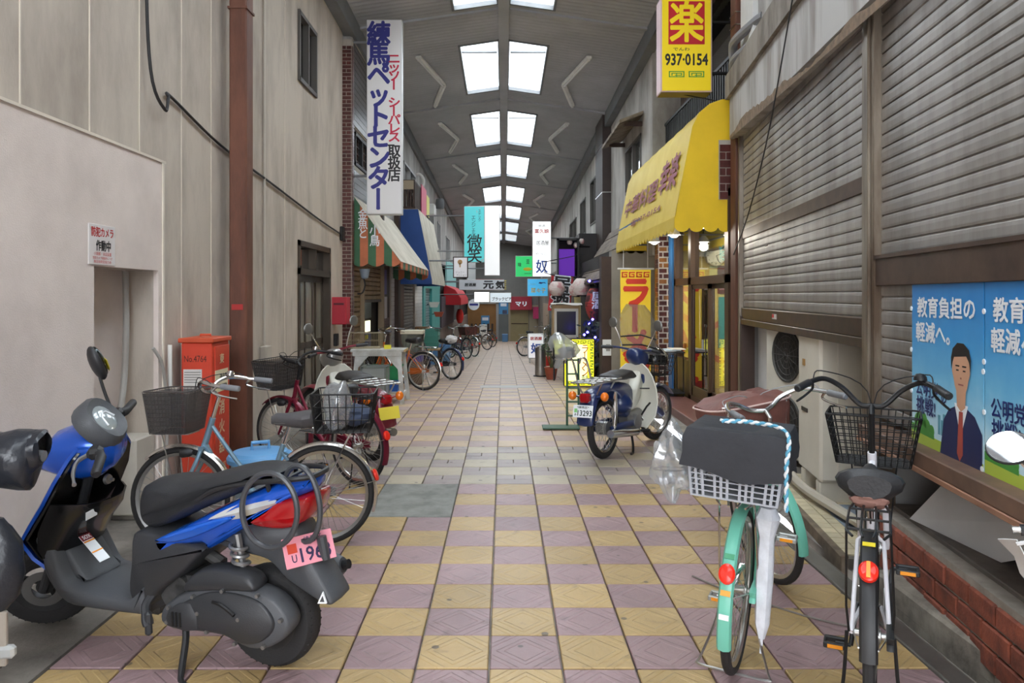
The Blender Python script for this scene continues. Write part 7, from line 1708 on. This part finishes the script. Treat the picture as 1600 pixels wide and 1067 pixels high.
    for y in (-.06, 0, .06): a.tube([(.10, y, .74), (-.36, y, .74)], .006, 6)
    a.build('rack', M('rack steel', (178, 178, 176), .35, .9), t)
    a = MB().box((-.33, 0, .60), (.07, .10, .085), .018); tl_ = a.build('tail_lamp', TAILR, t)
    for s_ in (-1, 1):
        MB().tube([(-.26, s_*.08, .60), (-.26, s_*.15, .61)], .009, 6).build('signal_arm', body, t); MB().ball((-.27, s_*.165, .61), (.038, .038, .042), 14, 8).build('turn_signal', M('signal amber', (236, 122, 30), .2, coat=.4), t)
    pb = MB(); pb.T = Matrix.Translation((-.375, .0, .485)) @ Matrix.Rotation(math.radians(-90), 4, 'Z') @ Matrix.Rotation(math.radians(-14), 4, 'X'); pb.box((0, -.004, 0), (.20, .004, .11), .002, m=PW if plate else M('plate yellow', (226, 206, 70), .5)); po_ = pb.build('number_plate', None, t, smooth=False)
    if plate:
        l = MB(); l.T = pb.T; l.text(plate, .02, -.016, .145, .05, -.0065, .02).text('*練馬区*', .0, .036, .12, .022, -.0065, .01).text('あ', -.072, -.03, .022, .022, -.0065, .01).build('lettering', M('plate green ink', (30, 44, 40), .5), po_, smooth=False)
        l = MB(); l.T = pb.T; l.box((-.072, -.0065, .005), (.03, .001, .035)).build('sticker', M('plate sticker', (130, 196, 120), .5), po_, smooth=False)
    for s_ in (-1, 1): MB().tube([(-.0, s_*.115, R), (-.0, s_*.115, R+.03), (.03, s_*.115, .46), (.04, s_*.115, .62)], [.014, .022, .024, .016], 10).build('shock_absorber', CHROME, t)
    MB().slab([(.02, R+.05), (-.06, R), (.02, R-.05), (.48, .22), (.50, .32)], .022, .012, .105, None, 2).build('chain_case', body, t, ang=60)
    MB().slab([(.02, R+.03), (-.03, R), (.02, R-.03), (.46, .25), (.48, .31)], .018, .01, -.095, None, 2).build('swing_arm', body, t, ang=60)
    MB().box((.50, 0, .29), (.22, .20, .17), .04).tube([(.58, 0, .30), (.76, 0, .33)], [.065, .055], 14).lathe([(0, -.13), (.075, -.125), (.08, -.09), (.08, .12), (0, .13)], (.50, 0, .28), 'y', 20).build('engine', ALLOY, t)
    MB().tube(crom([(.76, -.03, .29), (.74, -.10, .22), (.62, -.14, .185), (.40, -.15, .20)], 5), .016, 8).tube([(.42, -.155, .20), (.38, -.155, .205), (-.10, -.155, .255), (-.16, -.155, .262)], [.02, .038, .04, .036], 14).build('muffler', CHROME, t)
    MB().tube([(.50, -.24, .20), (.50, .24, .20)], .012, 8).tube([(.50, -.24, .20), (.50, -.17, .20)], .02, 8).tube([(.50, .24, .20), (.50, .17, .20)], .02, 8).tube([(.56, -.13, .34), (.60, -.17, .42), (.66, -.18, .45)], .010, 6).build('foot_pegs', BLACKM, t)
    MB().tube(crom([(.42, .10, .20), (.36, .15, .08), (.30, .18, .012), (.24, .19, .010)], 4), .012, 8).tube(crom([(.42, -.08, .20), (.37, -.12, .08), (.32, -.14, .012), (.26, -.15, .010)], 4), .012, 8).build('centre_stand', BLACKM, t)
    if screen:
        a = MB(); a.T = ST; a.sheet([[(L-.30-.10*k/7-.05*(abs(u)**2), .22*u*(1-.10*(k/7)**2 if k < 6 else .78 if k == 6 else .5), .93+.50*k/7) for u in T9] for k in range(8)], .004); wsc = a.build('wind_screen', glass('screen film', (226, 226, 222), .10, .10), t, norm=False)
        a = MB(); a.T = ST; a.tube([(L-.315-.05, -.215, 1.0), (L-.315, 0, 1.02), (L-.315-.05, .215, 1.0)], .008, 6).tube([(L-.315-.06, -.215, 1.09), (L-.33, 0, 1.12), (L-.315-.06, .215, 1.09)], .008, 6).build('screen_frame', BPL, wsc)
    if basket:
        a = MB(); a.T = ST; bq = Vector((L-.06, 0, .70)); wire_basket(a, bq, .36, .28, .30, .22, .22, .0026, 9, 5); a.tube([bq+Vector((-.12, .08, .0)), Vector((L-.28, .05, .72))], .010, 6).tube([bq+Vector((-.12, -.08, .0)), Vector((L-.28, -.05, .72))], .010, 6).tube([bq+Vector((0, 0, 0)), Vector((L-.05, 0, .62))], .01, 6).build('front_basket', BLACKM, t)
    return t, ST, L
CUB = M('moped navy', (27, 45, 92), .28, coat=.4)
cu, cST, cL = moped('moped', 'navy blue and ivory moped with clear windscreen parked before the noodle shop', (.94, 7.0), (1.60, 7.94), CUB, '13293', True, True, math.radians(-10))
hm = MB(); hm.T = cST; c = Vector((cL-.06, 0, .85)); pr = [(0, .135)]+[(.135*math.sin(a), .135*math.cos(a)) for a in [k*math.pi/20 for k in range(1, 13)]]; hm.lathe([(r*1.0, z*1.0) for r, z in pr], c, 'z', 24)
ho = hm.build('helmet', M('helmet black', (20, 20, 22), .15, coat=.6), None, cu.location, cu.rotation_euler); tag(ho, 'glossy black helmet lying in the front basket of the navy moped', 'helmet')
v = MB(); v.T = cST; v.lathe([(.138*math.sin(a), .138*math.cos(a)) for a in [k*math.pi/20 for k in range(2, 9)]], c, 'z', 14, False, -1.6, 1.6); v.build('visor', M('visor', (150, 152, 150), .08, .3, coat=.5), ho)
tag(MB().tube([(1.05+.16*math.cos(a), 6.75+.07*math.sin(a), .008) for a in [k*math.pi/12 for k in range(24)]], .007, 6, True).build('cable_ring', CABLE), 'thin dark cable ring lying on the tiles beside the navy moped', 'cable')
bpy.data.objects['cable_ring'].location = (.42, -.2, 0)
moped('moped', 'wine red and ivory moped with a big white leg shield behind the wine red bicycle', (-1.22, 6.92), (-1.92, 7.86), M('moped wine', (120, 24, 44), .3, coat=.3), None, False, False, math.radians(12), M('cowl grey metal', (150, 148, 146), .3, .7))
# ---------------------------------------------------------------- extinguisher box, bin
fb = thing('extinguisher_box', 'tall red fire extinguisher box with white notices leaning by the rusty pillar', 'extinguisher box', (-2.335, 5.87, 0))
FR_ = M('extinguisher red', (206, 66, 42), .45, var=.08, vs=4)
MB().box((0, 0, .58), (.235, .34, 1.16), .006).build('body', FR_, fb)
MB().box((0, 0, 1.18), (.27, .385, .035), .006).tube([(-.04, 0, 1.20), (-.04, 0, 1.215), (.04, 0, 1.215), (.04, 0, 1.20)], .008, 6).build('lid', M('lid red', (196, 78, 44), .5), fb)
MB().box((.121, .02, .58), (.008, .29, 1.10), .002).build('door', FR_, fb)
l = MB().text('No.4764', -.01, 1.04, .17, .05, -.1705, .008); l.build('lettering', M('marker', (98, 40, 28), .6), fb, smooth=False)
MB().bx(-.10, .04, -.174, -.170, .56, .96).build('notice', M('notice paper', (214, 210, 204), .6), fb)
b = MB()
for i in range(18):
    if i in (5, 9): continue
    z = .94-.019*i; b.bx(-.092, .032-(.03 if i % 4 == 3 else 0), -.1755, -.174, z-.005, z)
b.bx(-.095, .035, -.1755, -.174, .575, .60); b.build('print_lines', M('print grey', (104, 100, 98), .6), fb, smooth=False)
fx_ = MB(); fx_.T = Matrix.Translation((.126, 0, 0)) @ Matrix.Rotation(math.pi/2, 4, 'Z')
fx_.box((.0, 0, .86), (.26, .004, .17)); fx_.build('plate', M('plate ivory', (226, 216, 180), .5), fb)
l = MB(); l.T = fx_.T; l.text('消火器', .03, .885, .16, .06, -.0025, .015).text('街頭消火器設置中', 0, .82, .2, .025, -.0025, .004).build('lettering', BLK, fb, smooth=False)
l = MB(); l.T = fx_.T; l.vtext('消火器', 0, .70, .10, .10, -.001, .15, .02).text('練馬区', 0, .19, .17, .05, -.001, .015).text('東', 0, 1.03, .09, .08, -.001, .02)
l.build('lettering', M('letter cream', (232, 206, 168), .5), fb, smooth=False)
tb = thing('waste_bin', 'round blue plastic bin lined with a clear bag, handle on its lid', 'bin', (-1.72, 5.30, 0))
BB = M('bin blue', (106, 164, 214), .4)
MB().lathe([(0, .0), (.17, 0), (.20, .36), (.21, .37), (.205, .38), (.0, .38)], (0, 0, 0), 'z', 28).build('body', M('bin body', (150, 180, 196), .5), tb)
MB().lathe([(.225, .355), (.228, .385), (.215, .405), (.20, .405), (.185, .425), (.12, .435), (0, .438)], (0, 0, 0), 'z', 32).build('lid', BB, tb)
MB().tube([(-.05, -.03, .43), (-.05, -.03, .485), (.05, .03, .485), (.05, .03, .43)], .013, 8).box((0, 0, .485), (.10, .03, .02), .006).build('handle', BB, tb)
q = bag_mb((0, 0, .20), .232, .232, .205, 4, .05, 26, 14); q.build('bag_liner', PLB, tb, norm=False)
MB().box((.15, -.12, .30), (.10, .06, .05), .01, Matrix.Rotation(.6, 3, 'Z')).build('yellow_rim', M('bin yellow', (206, 186, 60), .5), tb)
# vinyl covered moped, mostly outside the frame on the left
vm = thing('covered_moped', 'moped at the left edge with black vinyl hand muff and leg cover', 'moped', (-1.95, 2.62, 0), (0, 0, math.radians(97)))
def off(px, py, y, t):
    p = at(px, py, y); M4 = Matrix.LocRotScale(t.location, t.rotation_euler, None); return M4.inverted() @ p
Y0 = 2.62
ring = []
for (px, py, hh, dd) in ((-90, 712, .090, .09), (-40, 711, .092, .10), (0, 713, .088, .095), (30, 713, .095, .10), (46, 714, .092, .085), (53, 711, .085, .07), (56, 700, .060, .07), (66, 695, .048, .065), (70, 694, .038, .05)):
    c = off(px, py, Y0, vm); ring.append([(c.x+dd*math.cos(a)+.006*math.sin(4*a+px), c.y, c.z+hh*math.sin(a)-(.020*max(0, -math.sin(a)))+.006*math.sin(3*a+px*.07)) for a in [2*math.pi*k/20 for k in range(20)]])
MB().loft(ring, False).build('hand_muff', VINYL, vm, norm=True)
c = off(60, 712, Y0, vm); e = off(-120, 700, Y0, vm); MB().tube([e, c], .016, 10).tube([c, c+(c-e).normalized()*.02], .020, 10).build('handlebar', GREYPL, vm)
ring = []
for (py, x1, dd) in ((812, -2, .03), (828, 14, .05), (850, 26, .065), (900, 30, .07), (935, 26, .065), (955, 6, .05)):
    a_, b_ = off(-160, py, Y0, vm), off(x1, py, Y0, vm); m_ = (a_+b_)/2; hw = abs(a_.y-b_.y)/2
    ring.append([(m_.x+dd*math.sin(a)*(1+.1*math.sin(5*a+py*.1)), m_.y+hw*math.copysign(abs(math.cos(a))**.5, math.cos(a))+.006*math.sin(3*a+py), m_.z) for a in [2*math.pi*k/24 for k in range(24)]])
MB().loft(ring).build('leg_cover', VINYL, vm)
p0, p1 = off(4, 955, Y0, vm), off(2, 1040, Y0, vm)
MB().box((p0+p1)/2, (.02, .035, (p0-p1).length), .004).build('clear_bracket', M('hazy plastic', (170, 160, 148), .3), vm)
pq = off(10, 1018, Y0, vm); MB().box(pq, (.035, .06, .045), .01).tube([pq, off(-60, 1030, Y0, vm)], .012, 8).build('signal_lens', CLEAR, vm)
for nm, x in (('front_wheel', -.06), ('rear_wheel', -1.22)):
    wv = MB().torus(.235, .035, (x, 0, .27), 'y', 36, 10).build(nm, RUB, vm); MB().lathe([(.06, -.02), (.20, -.012), (.20, .012), (.06, .02)], (x, 0, .27), 'y', 24).build('rim', ALLOY, wv)
MB().slab([(-.30, .62), (-.24, .40), (-.45, .24), (-.85, .24), (-1.0, .45), (-1.35, .50), (-1.42, .64), (-1.2, .70), (-.85, .62), (-.70, .36), (-.5, .36)], .13, .03, 0, None, 3).build('body', M('moped silver', (150, 152, 156), .35, .5), vm, ang=60)
MB().slab([(-.74, .68), (-.72, .76), (-1.30, .80), (-1.34, .72), (-1.1, .69)], .13, .03, 0, None, 2).build('seat', SEATM, vm, ang=60)
MB().tube([(-.7, .10, .25), (-.72, .22, .02)], .014, 8).tube([(-.7, -.10, .25), (-.72, -.22, .02)], .014, 8).build('stand', BLACKM, vm)
MB().tube([off(-60, 712, Y0, vm), (-.22, 0, .92), (-.24, 0, .62), (-.06, .06, .27)], .02, 8).tube([(-.24, 0, .62), (-.06, -.06, .27)], .02, 8).tube([off(-60, 880, Y0, vm), (-.24, 0, .62)], .012, 6).tube([p1, off(-60, 1035, Y0, vm), (-.06, .06, .27)], .010, 6).tube([(-.22, 0, .92), (-.24, .28, .95)], .014, 8).build('fork', BLACKM, vm)
# bicycle with a round mirror, mostly outside the frame on the right
rm_ = thing('edge_bicycle', 'bicycle cut by the right frame edge with a bright round mirror and a grip', 'bicycle', (1.60, 1.72, 0), (0, 0, math.radians(86)))
mc = off(1578, 700, 2.18, rm_); gp = off(1582, 828, 2.18, rm_)
R3 = rm_.matrix_basis.to_3x3().inverted(); mw = Vector(at(1578, 700, 2.18))
dirv = (R3 @ (Vector((0, 0, H))-mw)).normalized(); upl = (R3 @ (Vector((.45, 2.7, 6.3))-mw)).normalized()
Rm = Vector((0, 0, 1)).rotation_difference((dirv+upl).normalized()).to_matrix()
b = MB().lathe([(0, -.012), (.05, -.010), (.062, 0), (.060, .006), (.052, .007)], (0, 0, 0), 'z', 30); a = MB(); a.add([mc+Rm @ Vector(v_) for v_ in b.v], b.f); mo = a.build('mirror_shell', BPL, rm_)
b = MB().lathe([(.0575, .007), (.04, .0076), (.02, .0079), (0, .008)], (0, 0, 0), 'z', 30); a = MB(); a.add([mc+Rm @ Vector(v_) for v_ in b.v], b.f); a.build('mirror_glass', M('bright mirror', (240, 242, 246), .04, 1.0), mo)
e2 = off(1700, 830, 2.1, rm_)
MB().tube([gp, gp+(e2-gp).normalized()*.025], .011, 10).build('bar_end', CHROME, rm_); MB().tube([gp+(e2-gp).normalized()*.02, e2], .017, 10).build('grip', BPL, rm_)
MB().tube([e2, e2+(e2-gp).normalized()*.25, (.04, 0, .86), (.06, 0, .78)], .013, 8).tube([mc-dirv*.012, mc-dirv*.05+Vector((0, -.03, -.04)), e2], .006, 6).build('handlebar', CHROME, rm_)
cl_ = off(1588, 850, 2.16, rm_)
MB().sheet([[cl_+Vector((.03*j, -.035*i+.012*math.sin(i*2+j), .012-.05*i-.03*j*.3)) for i in range(4)] for j in range(4)], .004).tube([cl_, e2], .006, 6).build('cloth_flap', M('pale cloth', (206, 206, 206), .8), rm_)
wheel('front_wheel', .33, rm_, None, (.22, 0, .33)); wheel('rear_wheel', .33, rm_, None, (-.82, 0, .33))
a = MB().tube([(.10, 0, .62), (.22, .055, .33)], .012, 8).tube([(.10, 0, .62), (.22, -.055, .33)], .012, 8).tube([(.10, 0, .62), (.06, 0, .78)], .018, 10)
a.tube(crom([(.10, 0, .64), (-.05, 0, .42), (-.36, 0, .29)], 4), .018, 8).tube([(-.36, 0, .28), (-.56, 0, .78)], .014, 8)
for s_ in (-1, 1): a.tube([(-.36, s_*.035, .28), (-.82, s_*.058, .33), (-.50, s_*.03, .62)], .009, 6)
a.build('frame', M('edge bike frame', (120, 124, 130), .35, .5), rm_); saddle_mb(-.56, .82).build('saddle', SAD, rm_)
MB().tube(crom([(-.82, .07, .33), (-.88, .14, .012), (-.88, -.14, .012), (-.82, -.07, .33)], 3), .006, 6).build('kickstand', SPK, rm_)
# ---------------------------------------------------------------- hand truck and wrapped bundle
GT = M('truck green', (58, 92, 72), .5)
y = 8.62; xa, xb_ = xat(847, y), xat(904, y)
htk = thing('hand_truck', 'green steel hand truck with a flat base plate in the middle of the alley', 'hand truck', (0, y, 0))
MB().box(((xa+xb_)/2, -.06, .022), (xb_-xa, .24, .014), .003).build('base_plate', GT, htk)
u0, u1 = xat(886, y), xat(904, y); a = MB()
for x in (u0, u1): a.tube(crom([(x, -.0, .03), (x, .0, .5), (x, .02, .80)], 3), .013, 8)
for z in (.14, .30, .46, .62, .78): a.tube([(u0, 0, z), (u1, 0, z)], .010, 6)
a.build('frame', GT, htk)
a = MB()
for x in (0, .16): a.tube(crom([(u0+x-.02, .0, .74), (u0+x-.0, .0, .80), (u0+x+.06, .0, .78), (u0+x+.11, .02, .60), (u0+x+.16, .04, .30), (u0+x+.18, .05, .03)], 5), .013, 8)
a.build('handle', CHROME, htk)
for x in (xb_+.03, xb_+.22): MB().torus(.055, .018, (x, .16, .073), 'x', 20, 8).build('wheel', RUB, htk)
MB().tube([(xb_+.03, .16, .075), (xb_+.22, .16, .075)], .01, 6).tube([(xb_, .0, .05), (xb_+.03, .16, .075)], .01, 6).tube([(u0+.16, .04, .30), (xb_+.1, .16, .075)], .01, 6).build('axle', BLACKM, htk)
wb2 = thing('wrapped_bundle', 'bundle wrapped in a clear plastic bag on top of the green hand truck', 'bundle', (xat(882, 8.6), 8.6, .815))
ring = []
for (z, r1, r2, ox) in ((-.13, .02, .02, -.09), (-.10, .035, .03, -.085), (-.03, .05, .05, -.05), (.0, .13, .11, -.0), (.08, .165, .14, .0), (.16, .16, .13, -.03), (.23, .10, .09, -.06), (.27, .05, .05, -.07), (.285, .02, .02, -.07)):
    ring.append([(ox+r1*math.cos(a)*(1+.12*math.sin(5*a+z*20)+.05*math.sin(11*a-z*40)), r2*math.sin(a)*(1+.12*math.sin(6*a+z*33)+.05*math.sin(9*a+z*51)), z) for a in [2*math.pi*k/26 for k in range(26)]])
MB().loft(ring).build('plastic_bag', glass('milky bag film', (216, 222, 226), .2, .34, .15), wb2)
MB().ball((.02, .0, .07), (.10, .08, .05), 16, 8).box((.05, 0, .02), (.14, .10, .04), .01).build('contents', M('contents grey', (120, 120, 124), .5), wb2)
MB().torus(.09, .010, (-.13, -.02, .06), 'x', 24, 6).tube([(-.14, -.02, .06), (-.21, -.02, .07)], .008, 6).box((-.07, 0, .0), (.16, .02, .02), .004).build('fan_ring', BLACKM, wb2)
# ---------------------------------------------------------------- in front of the pet shop
WPN = M('trestle white', (206, 206, 202), .6, col2=(168, 164, 156), vs=5); OAK = M('trestle edge', (190, 160, 108), .6)
y = 10.6; xa, xb_ = xat(549, y), xat(632, y); L_ = xb_-xa
tr = thing('trestle_table', 'white painted trestle table with splayed legs in front of the pet shop', 'table', (xa, y, 0))
MB().box((L_/2, .15, .745), (L_, .46, .035), .004).box((L_/2, -.07, .70), (L_-.06, .025, .06), .003).build('table_top', WPN, tr)
MB().box((L_+.004, .15, .745), (.006, .46, .03)).build('edge_strip', OAK, tr)
for (x0, x1, yy) in ((L_-.07, L_-.015, -.06), (L_-.07, L_-.0, .36), (.10, .04, -.06), (.10, .04, .36)):
    a = MB(); a.loft([[(x1-.03, yy-.015+(-.05 if yy < 0 else .05), 0), (x1+.03, yy-.015+(-.05 if yy < 0 else .05), 0), (x1+.03, yy+.015+(-.05 if yy < 0 else .05), 0), (x1-.03, yy+.015+(-.05 if yy < 0 else .05), 0)], [(x0-.03, yy-.015, .73), (x0+.03, yy-.015, .73), (x0+.03, yy+.015, .73), (x0-.03, yy+.015, .73)]]); a.build('leg', WPN, tr, smooth=False)
for xx in (L_-.03, .07): MB().box((xx, .15, .12), (.03, .46, .05)).build('stretcher', WPN, tr)
MB().box((L_/2, .36, .12), (L_-.1, .02, .06)).bx(.1, L_-.08, -.05, .34, .15, .165).build('low_shelf', WPN, tr)
for tri_ in ([(L_-.30, .72), (L_-.05, .72), (L_-.05, .45)], [(.10, .72), (.30, .72), (.10, .50)]): MB().prism(tri_, -.075, -.055, 'y').build('gusset', WPN, tr, smooth=False)
BUC = M('tub blue', (36, 90, 176), .4); GRN2 = M('crate green', (40, 140, 84), .5)
def tub(name, label, c, w_, d, h, mat, cat='tub', k=.85, group=None):
    t = thing(name, label, cat, c, (0, 0, 0), group); r0 = [(sx*w_/2*k, sy*d/2*k, 0) for sx, sy in ((1, 1), (-1, 1), (-1, -1), (1, -1))]; r1 = [(sx*w_/2, sy*d/2, h) for sx, sy in ((1, 1), (-1, 1), (-1, -1), (1, -1))]
    r2 = [(p[0]*.95, p[1]*.95, h) for p in r1]; r3 = [(p[0]*.95, p[1]*.95, .01) for p in r0]
    MB().loft([r0, r1, r2, r3]).build('body', mat, t, smooth=False); r1b = [(p[0]*1.05, p[1]*1.05, h-.025) for p in r1]; r1c = [(p[0]*1.05, p[1]*1.05, h) for p in r1]
    MB().loft([[(p[0]*.99, p[1]*.99, h-.025) for p in r1], r1b, r1c, [(p[0]*.96, p[1]*.96, h) for p in r1]], False).build('rim', mat, t, smooth=False); return t
tub('blue_tub', 'blue plastic tub on the low shelf of the white trestle table', (xa+.50, 10.72, .166), .36, .3, .16, BUC)
tub('green_tub', 'green plastic tub stacked on the blue tub under the trestle table', (xa+.48, 10.72, .33), .42, .32, .20, GRN2)
ob_ = MB(); r = random.Random(2)
for i in range(9): ob_.tube([(xa+.30+.04*i, 10.70+r.uniform(-.05, .05), .44), (xa+.34+.04*i+r.uniform(-.05, .05), 10.72, .60+r.uniform(-.03, .04))], .010, 5)
tag(ob_.build('orange_tubes', M('tube orange', (206, 96, 40), .5)), 'orange tubes standing in the green tub', 'tubes', kind='stuff')
y = 10.15; x0, x1 = xat(565, y), xat(602, y)
gt = thing('glass_tank', 'empty dusty glass tank standing upright before the white trestle table', 'fish tank', ((x0+x1)/2, y+.15, .0)); hw = (x1-x0)/2
fr = MB()
for sx in (-1, 1):
    for sy in (-1, 1): fr.bx(sx*hw-.012, sx*hw+.012, sy*.15-.012, sy*.15+.012, .0, .56)
for z in (.012, .548, .10):
    for sy in (-1, 1): fr.bx(-hw, hw, sy*.15-.012, sy*.15+.012, z-.012, z+.012)
    for sx in (-1, 1): fr.bx(sx*hw-.012, sx*hw+.012, -.15, .15, z-.012, z+.012)
fr.build('frame', M('tank frame', (120, 126, 122), .5, .3), gt, smooth=False)
DUST = glass('dusty glass', (206, 210, 204), .08, .38, .3); MB().bx(-hw, hw, -.15, -.145, .02, .54).bx(hw-.003, hw, -.15, .15, .02, .54).bx(-hw, -hw+.003, -.15, .15, .02, .54).build('pane', DUST, gt); MB().bx(-hw, hw, -.15, .15, .0, .02).bx(-hw, hw, .145, .15, .0, .54).build('back_panel', M('tank back', (150, 156, 148), .7), gt)
tag(bag_mb(((x0+x1)/2-.08, y+.15, .28), .05, .05, .22, 17, .15).build('white_bag', M('white bag', (224, 222, 222), .5)), 'white bag with a red print standing inside the dusty glass tank', 'bag')
y = 10.9; cgx0, cgx1 = xat(546, y), xat(599, y)
cg = thing('bird_cage', 'wire bird cage standing on the white trestle table', 'cage', ((cgx0+cgx1)/2, y-.05, .764)); w2 = (cgx1-cgx0)/2-.02; b = MB()
for i in range(20):
    x = -w2+2*w2*i/19
    for sy in (-.13, .13): b.tube([(x, sy, 0), (x, sy, .22)], .0022, 4)
    b.tube([(x, -.13, .22), (x, .13, .22)], .0022, 4)
for j in range(9):
    yy = -.13+.26*j/8
    for sx in (-1, 1): b.tube([(sx*w2, yy, 0), (sx*w2, yy, .22)], .0022, 4)
for z in (.0, .11, .22): b.tube([(-w2, -.13, z), (w2, -.13, z), (w2, .13, z), (-w2, .13, z)], .004, 5, True)
b.build('bars', M('cage wire', (150, 138, 116), .5, .4), cg); MB().box((0, 0, .010), (2*w2, .26, .018), .003).build('tray', M('cage tray', (170, 158, 130), .6), cg)
tag(MB().box((xat(607, 10.7), 10.62, .795), (.10, .015, .058), .002).build('price_tag', M('tag yellow', (226, 214, 50), .5)), 'small yellow price tag standing on the trestle table', 'tag')
y = 10.15; tag(bag_mb((xat(554, y), y+.1, .13), .085, .07, .13, 23, .12).build('green_bag', M('bag green', (98, 168, 126), .5, bump=.2, bs=20)), 'pale green shopping bag on the ground beside the glass tank', 'bag')
wf = thing('white_rail', 'low white pipe rail beside the green bag', 'rail', (xat(551, 10.5), 10.5, 0)); MB().tube([(-.10, 0, 0), (-.10, 0, .46), (.16, 0, .46), (.16, 0, 0)], .018, 6).build('pipe', PLAST_W, wf)
# aquarium with white lid on a purple box, crates, boards further on
y = 13.6; gz = ground_z(y); x0, x1 = xat(631, y), xat(663, y); hw = (x1-x0)/2
aq = thing('aquarium', 'aquarium with cream lid and plastic bag inside, beyond the orange bicycle', 'fish tank', ((x0+x1)/2-.05, y+.2, gz))
MB().bx(-hw, hw, -.16, .16, .02, .42).build('stand', M('stand wood', (110, 92, 76), .6), aq); MB().bx(-hw-.0, hw, -.17, .17, .42, .55).build('purple_base', M('base purple', (86, 74, 136), .5), aq)
MB().bx(-hw, hw, -.165, -.160, .55, .92).bx(hw-.005, hw, -.16, .16, .55, .92).bx(-hw, -hw+.005, -.16, .16, .55, .92).build('pane', glass('tank glass', (220, 224, 214), .1, .12), aq); MB().bx(-hw, hw, .155, .16, .55, .92).build('back_panel', M('tank sand', (166, 156, 132), .7), aq); MB().bx(-hw-.02, hw+.02, -.18, .18, .92, .99, .008).build('lid', M('lid cream', (214, 206, 184), .5), aq)
ab = bag_mb((0, 0, .70), .11, .07, .14, 31, .18); ab.build('bag', M('bag clear grey', (196, 198, 200), .3), aq)
y = 16.5; gz = ground_z(y)
for i in range(3): tub('green_crate', ['lowest', 'middle', 'topmost'][i]+' of the stacked teal plastic crates below the teal shop front', (xat(671, y), y+.3, gz+.56+.14*i), .36, .3, .145, M('crate teal', (64, 134, 120), .5), 'crate', .92, 'stacked teal crates')
wtb = thing('wooden_counter', 'low wooden counter carrying the teal crates', 'counter', (xat(666, y), y+.25, gz)); MB().box((.0, 0, .54), (.62, .5, .035), .004).build('counter_top', M('counter wood', (160, 128, 88), .6), wtb)
for sx in (-.27, .27):
    for sy in (-.2, .2): MB().bx(sx-.02, sx+.02, sy-.02, sy+.02, 0, .525).build('leg', DKBROWN, wtb)
y = 14.0; gz = ground_z(y)
for i, (px, h, w_, lb) in enumerate(((648, .30, .36, 'white foam box on the ground behind the orange bicycle, nearest of two'), (640, .22, .30, 'white foam box behind the dark bicycle wheel, farther of two'))): tag(MB().box((xat(px, y)-.05, y+.5+.5*i, gz+h/2-.01*i), (w_, .3, h), .02).build('foam_box', M('foam white', (216, 220, 222), .7)), lb, 'box', 'white foam boxes')
y = 20.5; gz = ground_z(y)
for i in range(2): tub('blue_crate', ['lower', 'upper'][i]+' of two light blue tubs stacked beyond the dark bicycle', (xat(707, y)-.35, y+.3, gz+.26*i), .55, .5, .27, M('tub pale blue', (92, 142, 190), .5), 'tub', .9, 'pale blue tubs')
tag(MB().box((xat(659, 20), 20.1, .55), (.36, .3, .28), .006).build('cardboard_box', M('cardboard', (164, 128, 88), .8)), 'cardboard box on a stand beside the white tiled wall', 'box')
st_ = MB().box((xat(659, 20), 20.1, .03), (.3, .26, .76), .006); st_.build('box_stand', DKBROWN); tag(bpy.data.objects['box_stand'], 'dark stand under the cardboard box', 'stand')
y = 48; gz = ground_z(y); tag(MB().box((xat(789, y), y, gz+.25), (.36, .3, .5), .02).build('blue_bin', M('bin pale blue', (90, 130, 170), .5)), 'small blue bin before the slate door at the far end', 'bin')
for i in range(6):
    x = -2.1+.27*i; t = thing('dark_chair', ['first', 'second', 'third', 'fourth', 'fifth', 'sixth'][i]+' dark chair from the left before the brown front', 'chair', (x, 49.2, GZ+.02), (0, 0, 0), 'dark chairs at the far end')
    MB().box((0, 0, .5), (.22, .3, .05)).build('seat', DKBROWN, t); MB().box((0, .13, .85), (.13, .04, .65)).build('backrest', DKBROWN, t)
    for sx in (-.09, .09):
        for sy in (-.12, .12): MB().box((sx, sy, .24), (.03, .03, .48)).build('leg', DKBROWN, t)
tag(MB().box((xat(755, 42), 42, ground_z(42)+.55), (.42, .35, 1.1), .02).build('white_cabinet', PLAST_W), 'white cabinet by the bicycles near the far end', 'cabinet')
y = 24.6; tag(MB().box((1.95, y, ground_z(y)+.55), (.5, .5, 1.1), .03).build('black_cabinet', BLACKM), 'black cabinet behind the white standing sign on the right', 'cabinet')
tag(MB().box((1.85, y-.1, ground_z(y)+1.16), (.25, .25, .10), .02).build('white_box', PLAST_W), 'white box on top of the black cabinet', 'box')
run('loose_cord', crom([(1.02, 4.05, .006), (1.15, 3.85, .006), (1.42, 3.55, .006), (1.60, 3.42, .006), (1.72, 3.30, .006)], 6), .005, M('cord grey', (120, 112, 106), .7), 'thin grey cord lying on the tiles between the mint and the white bicycle', 'cord', 6)
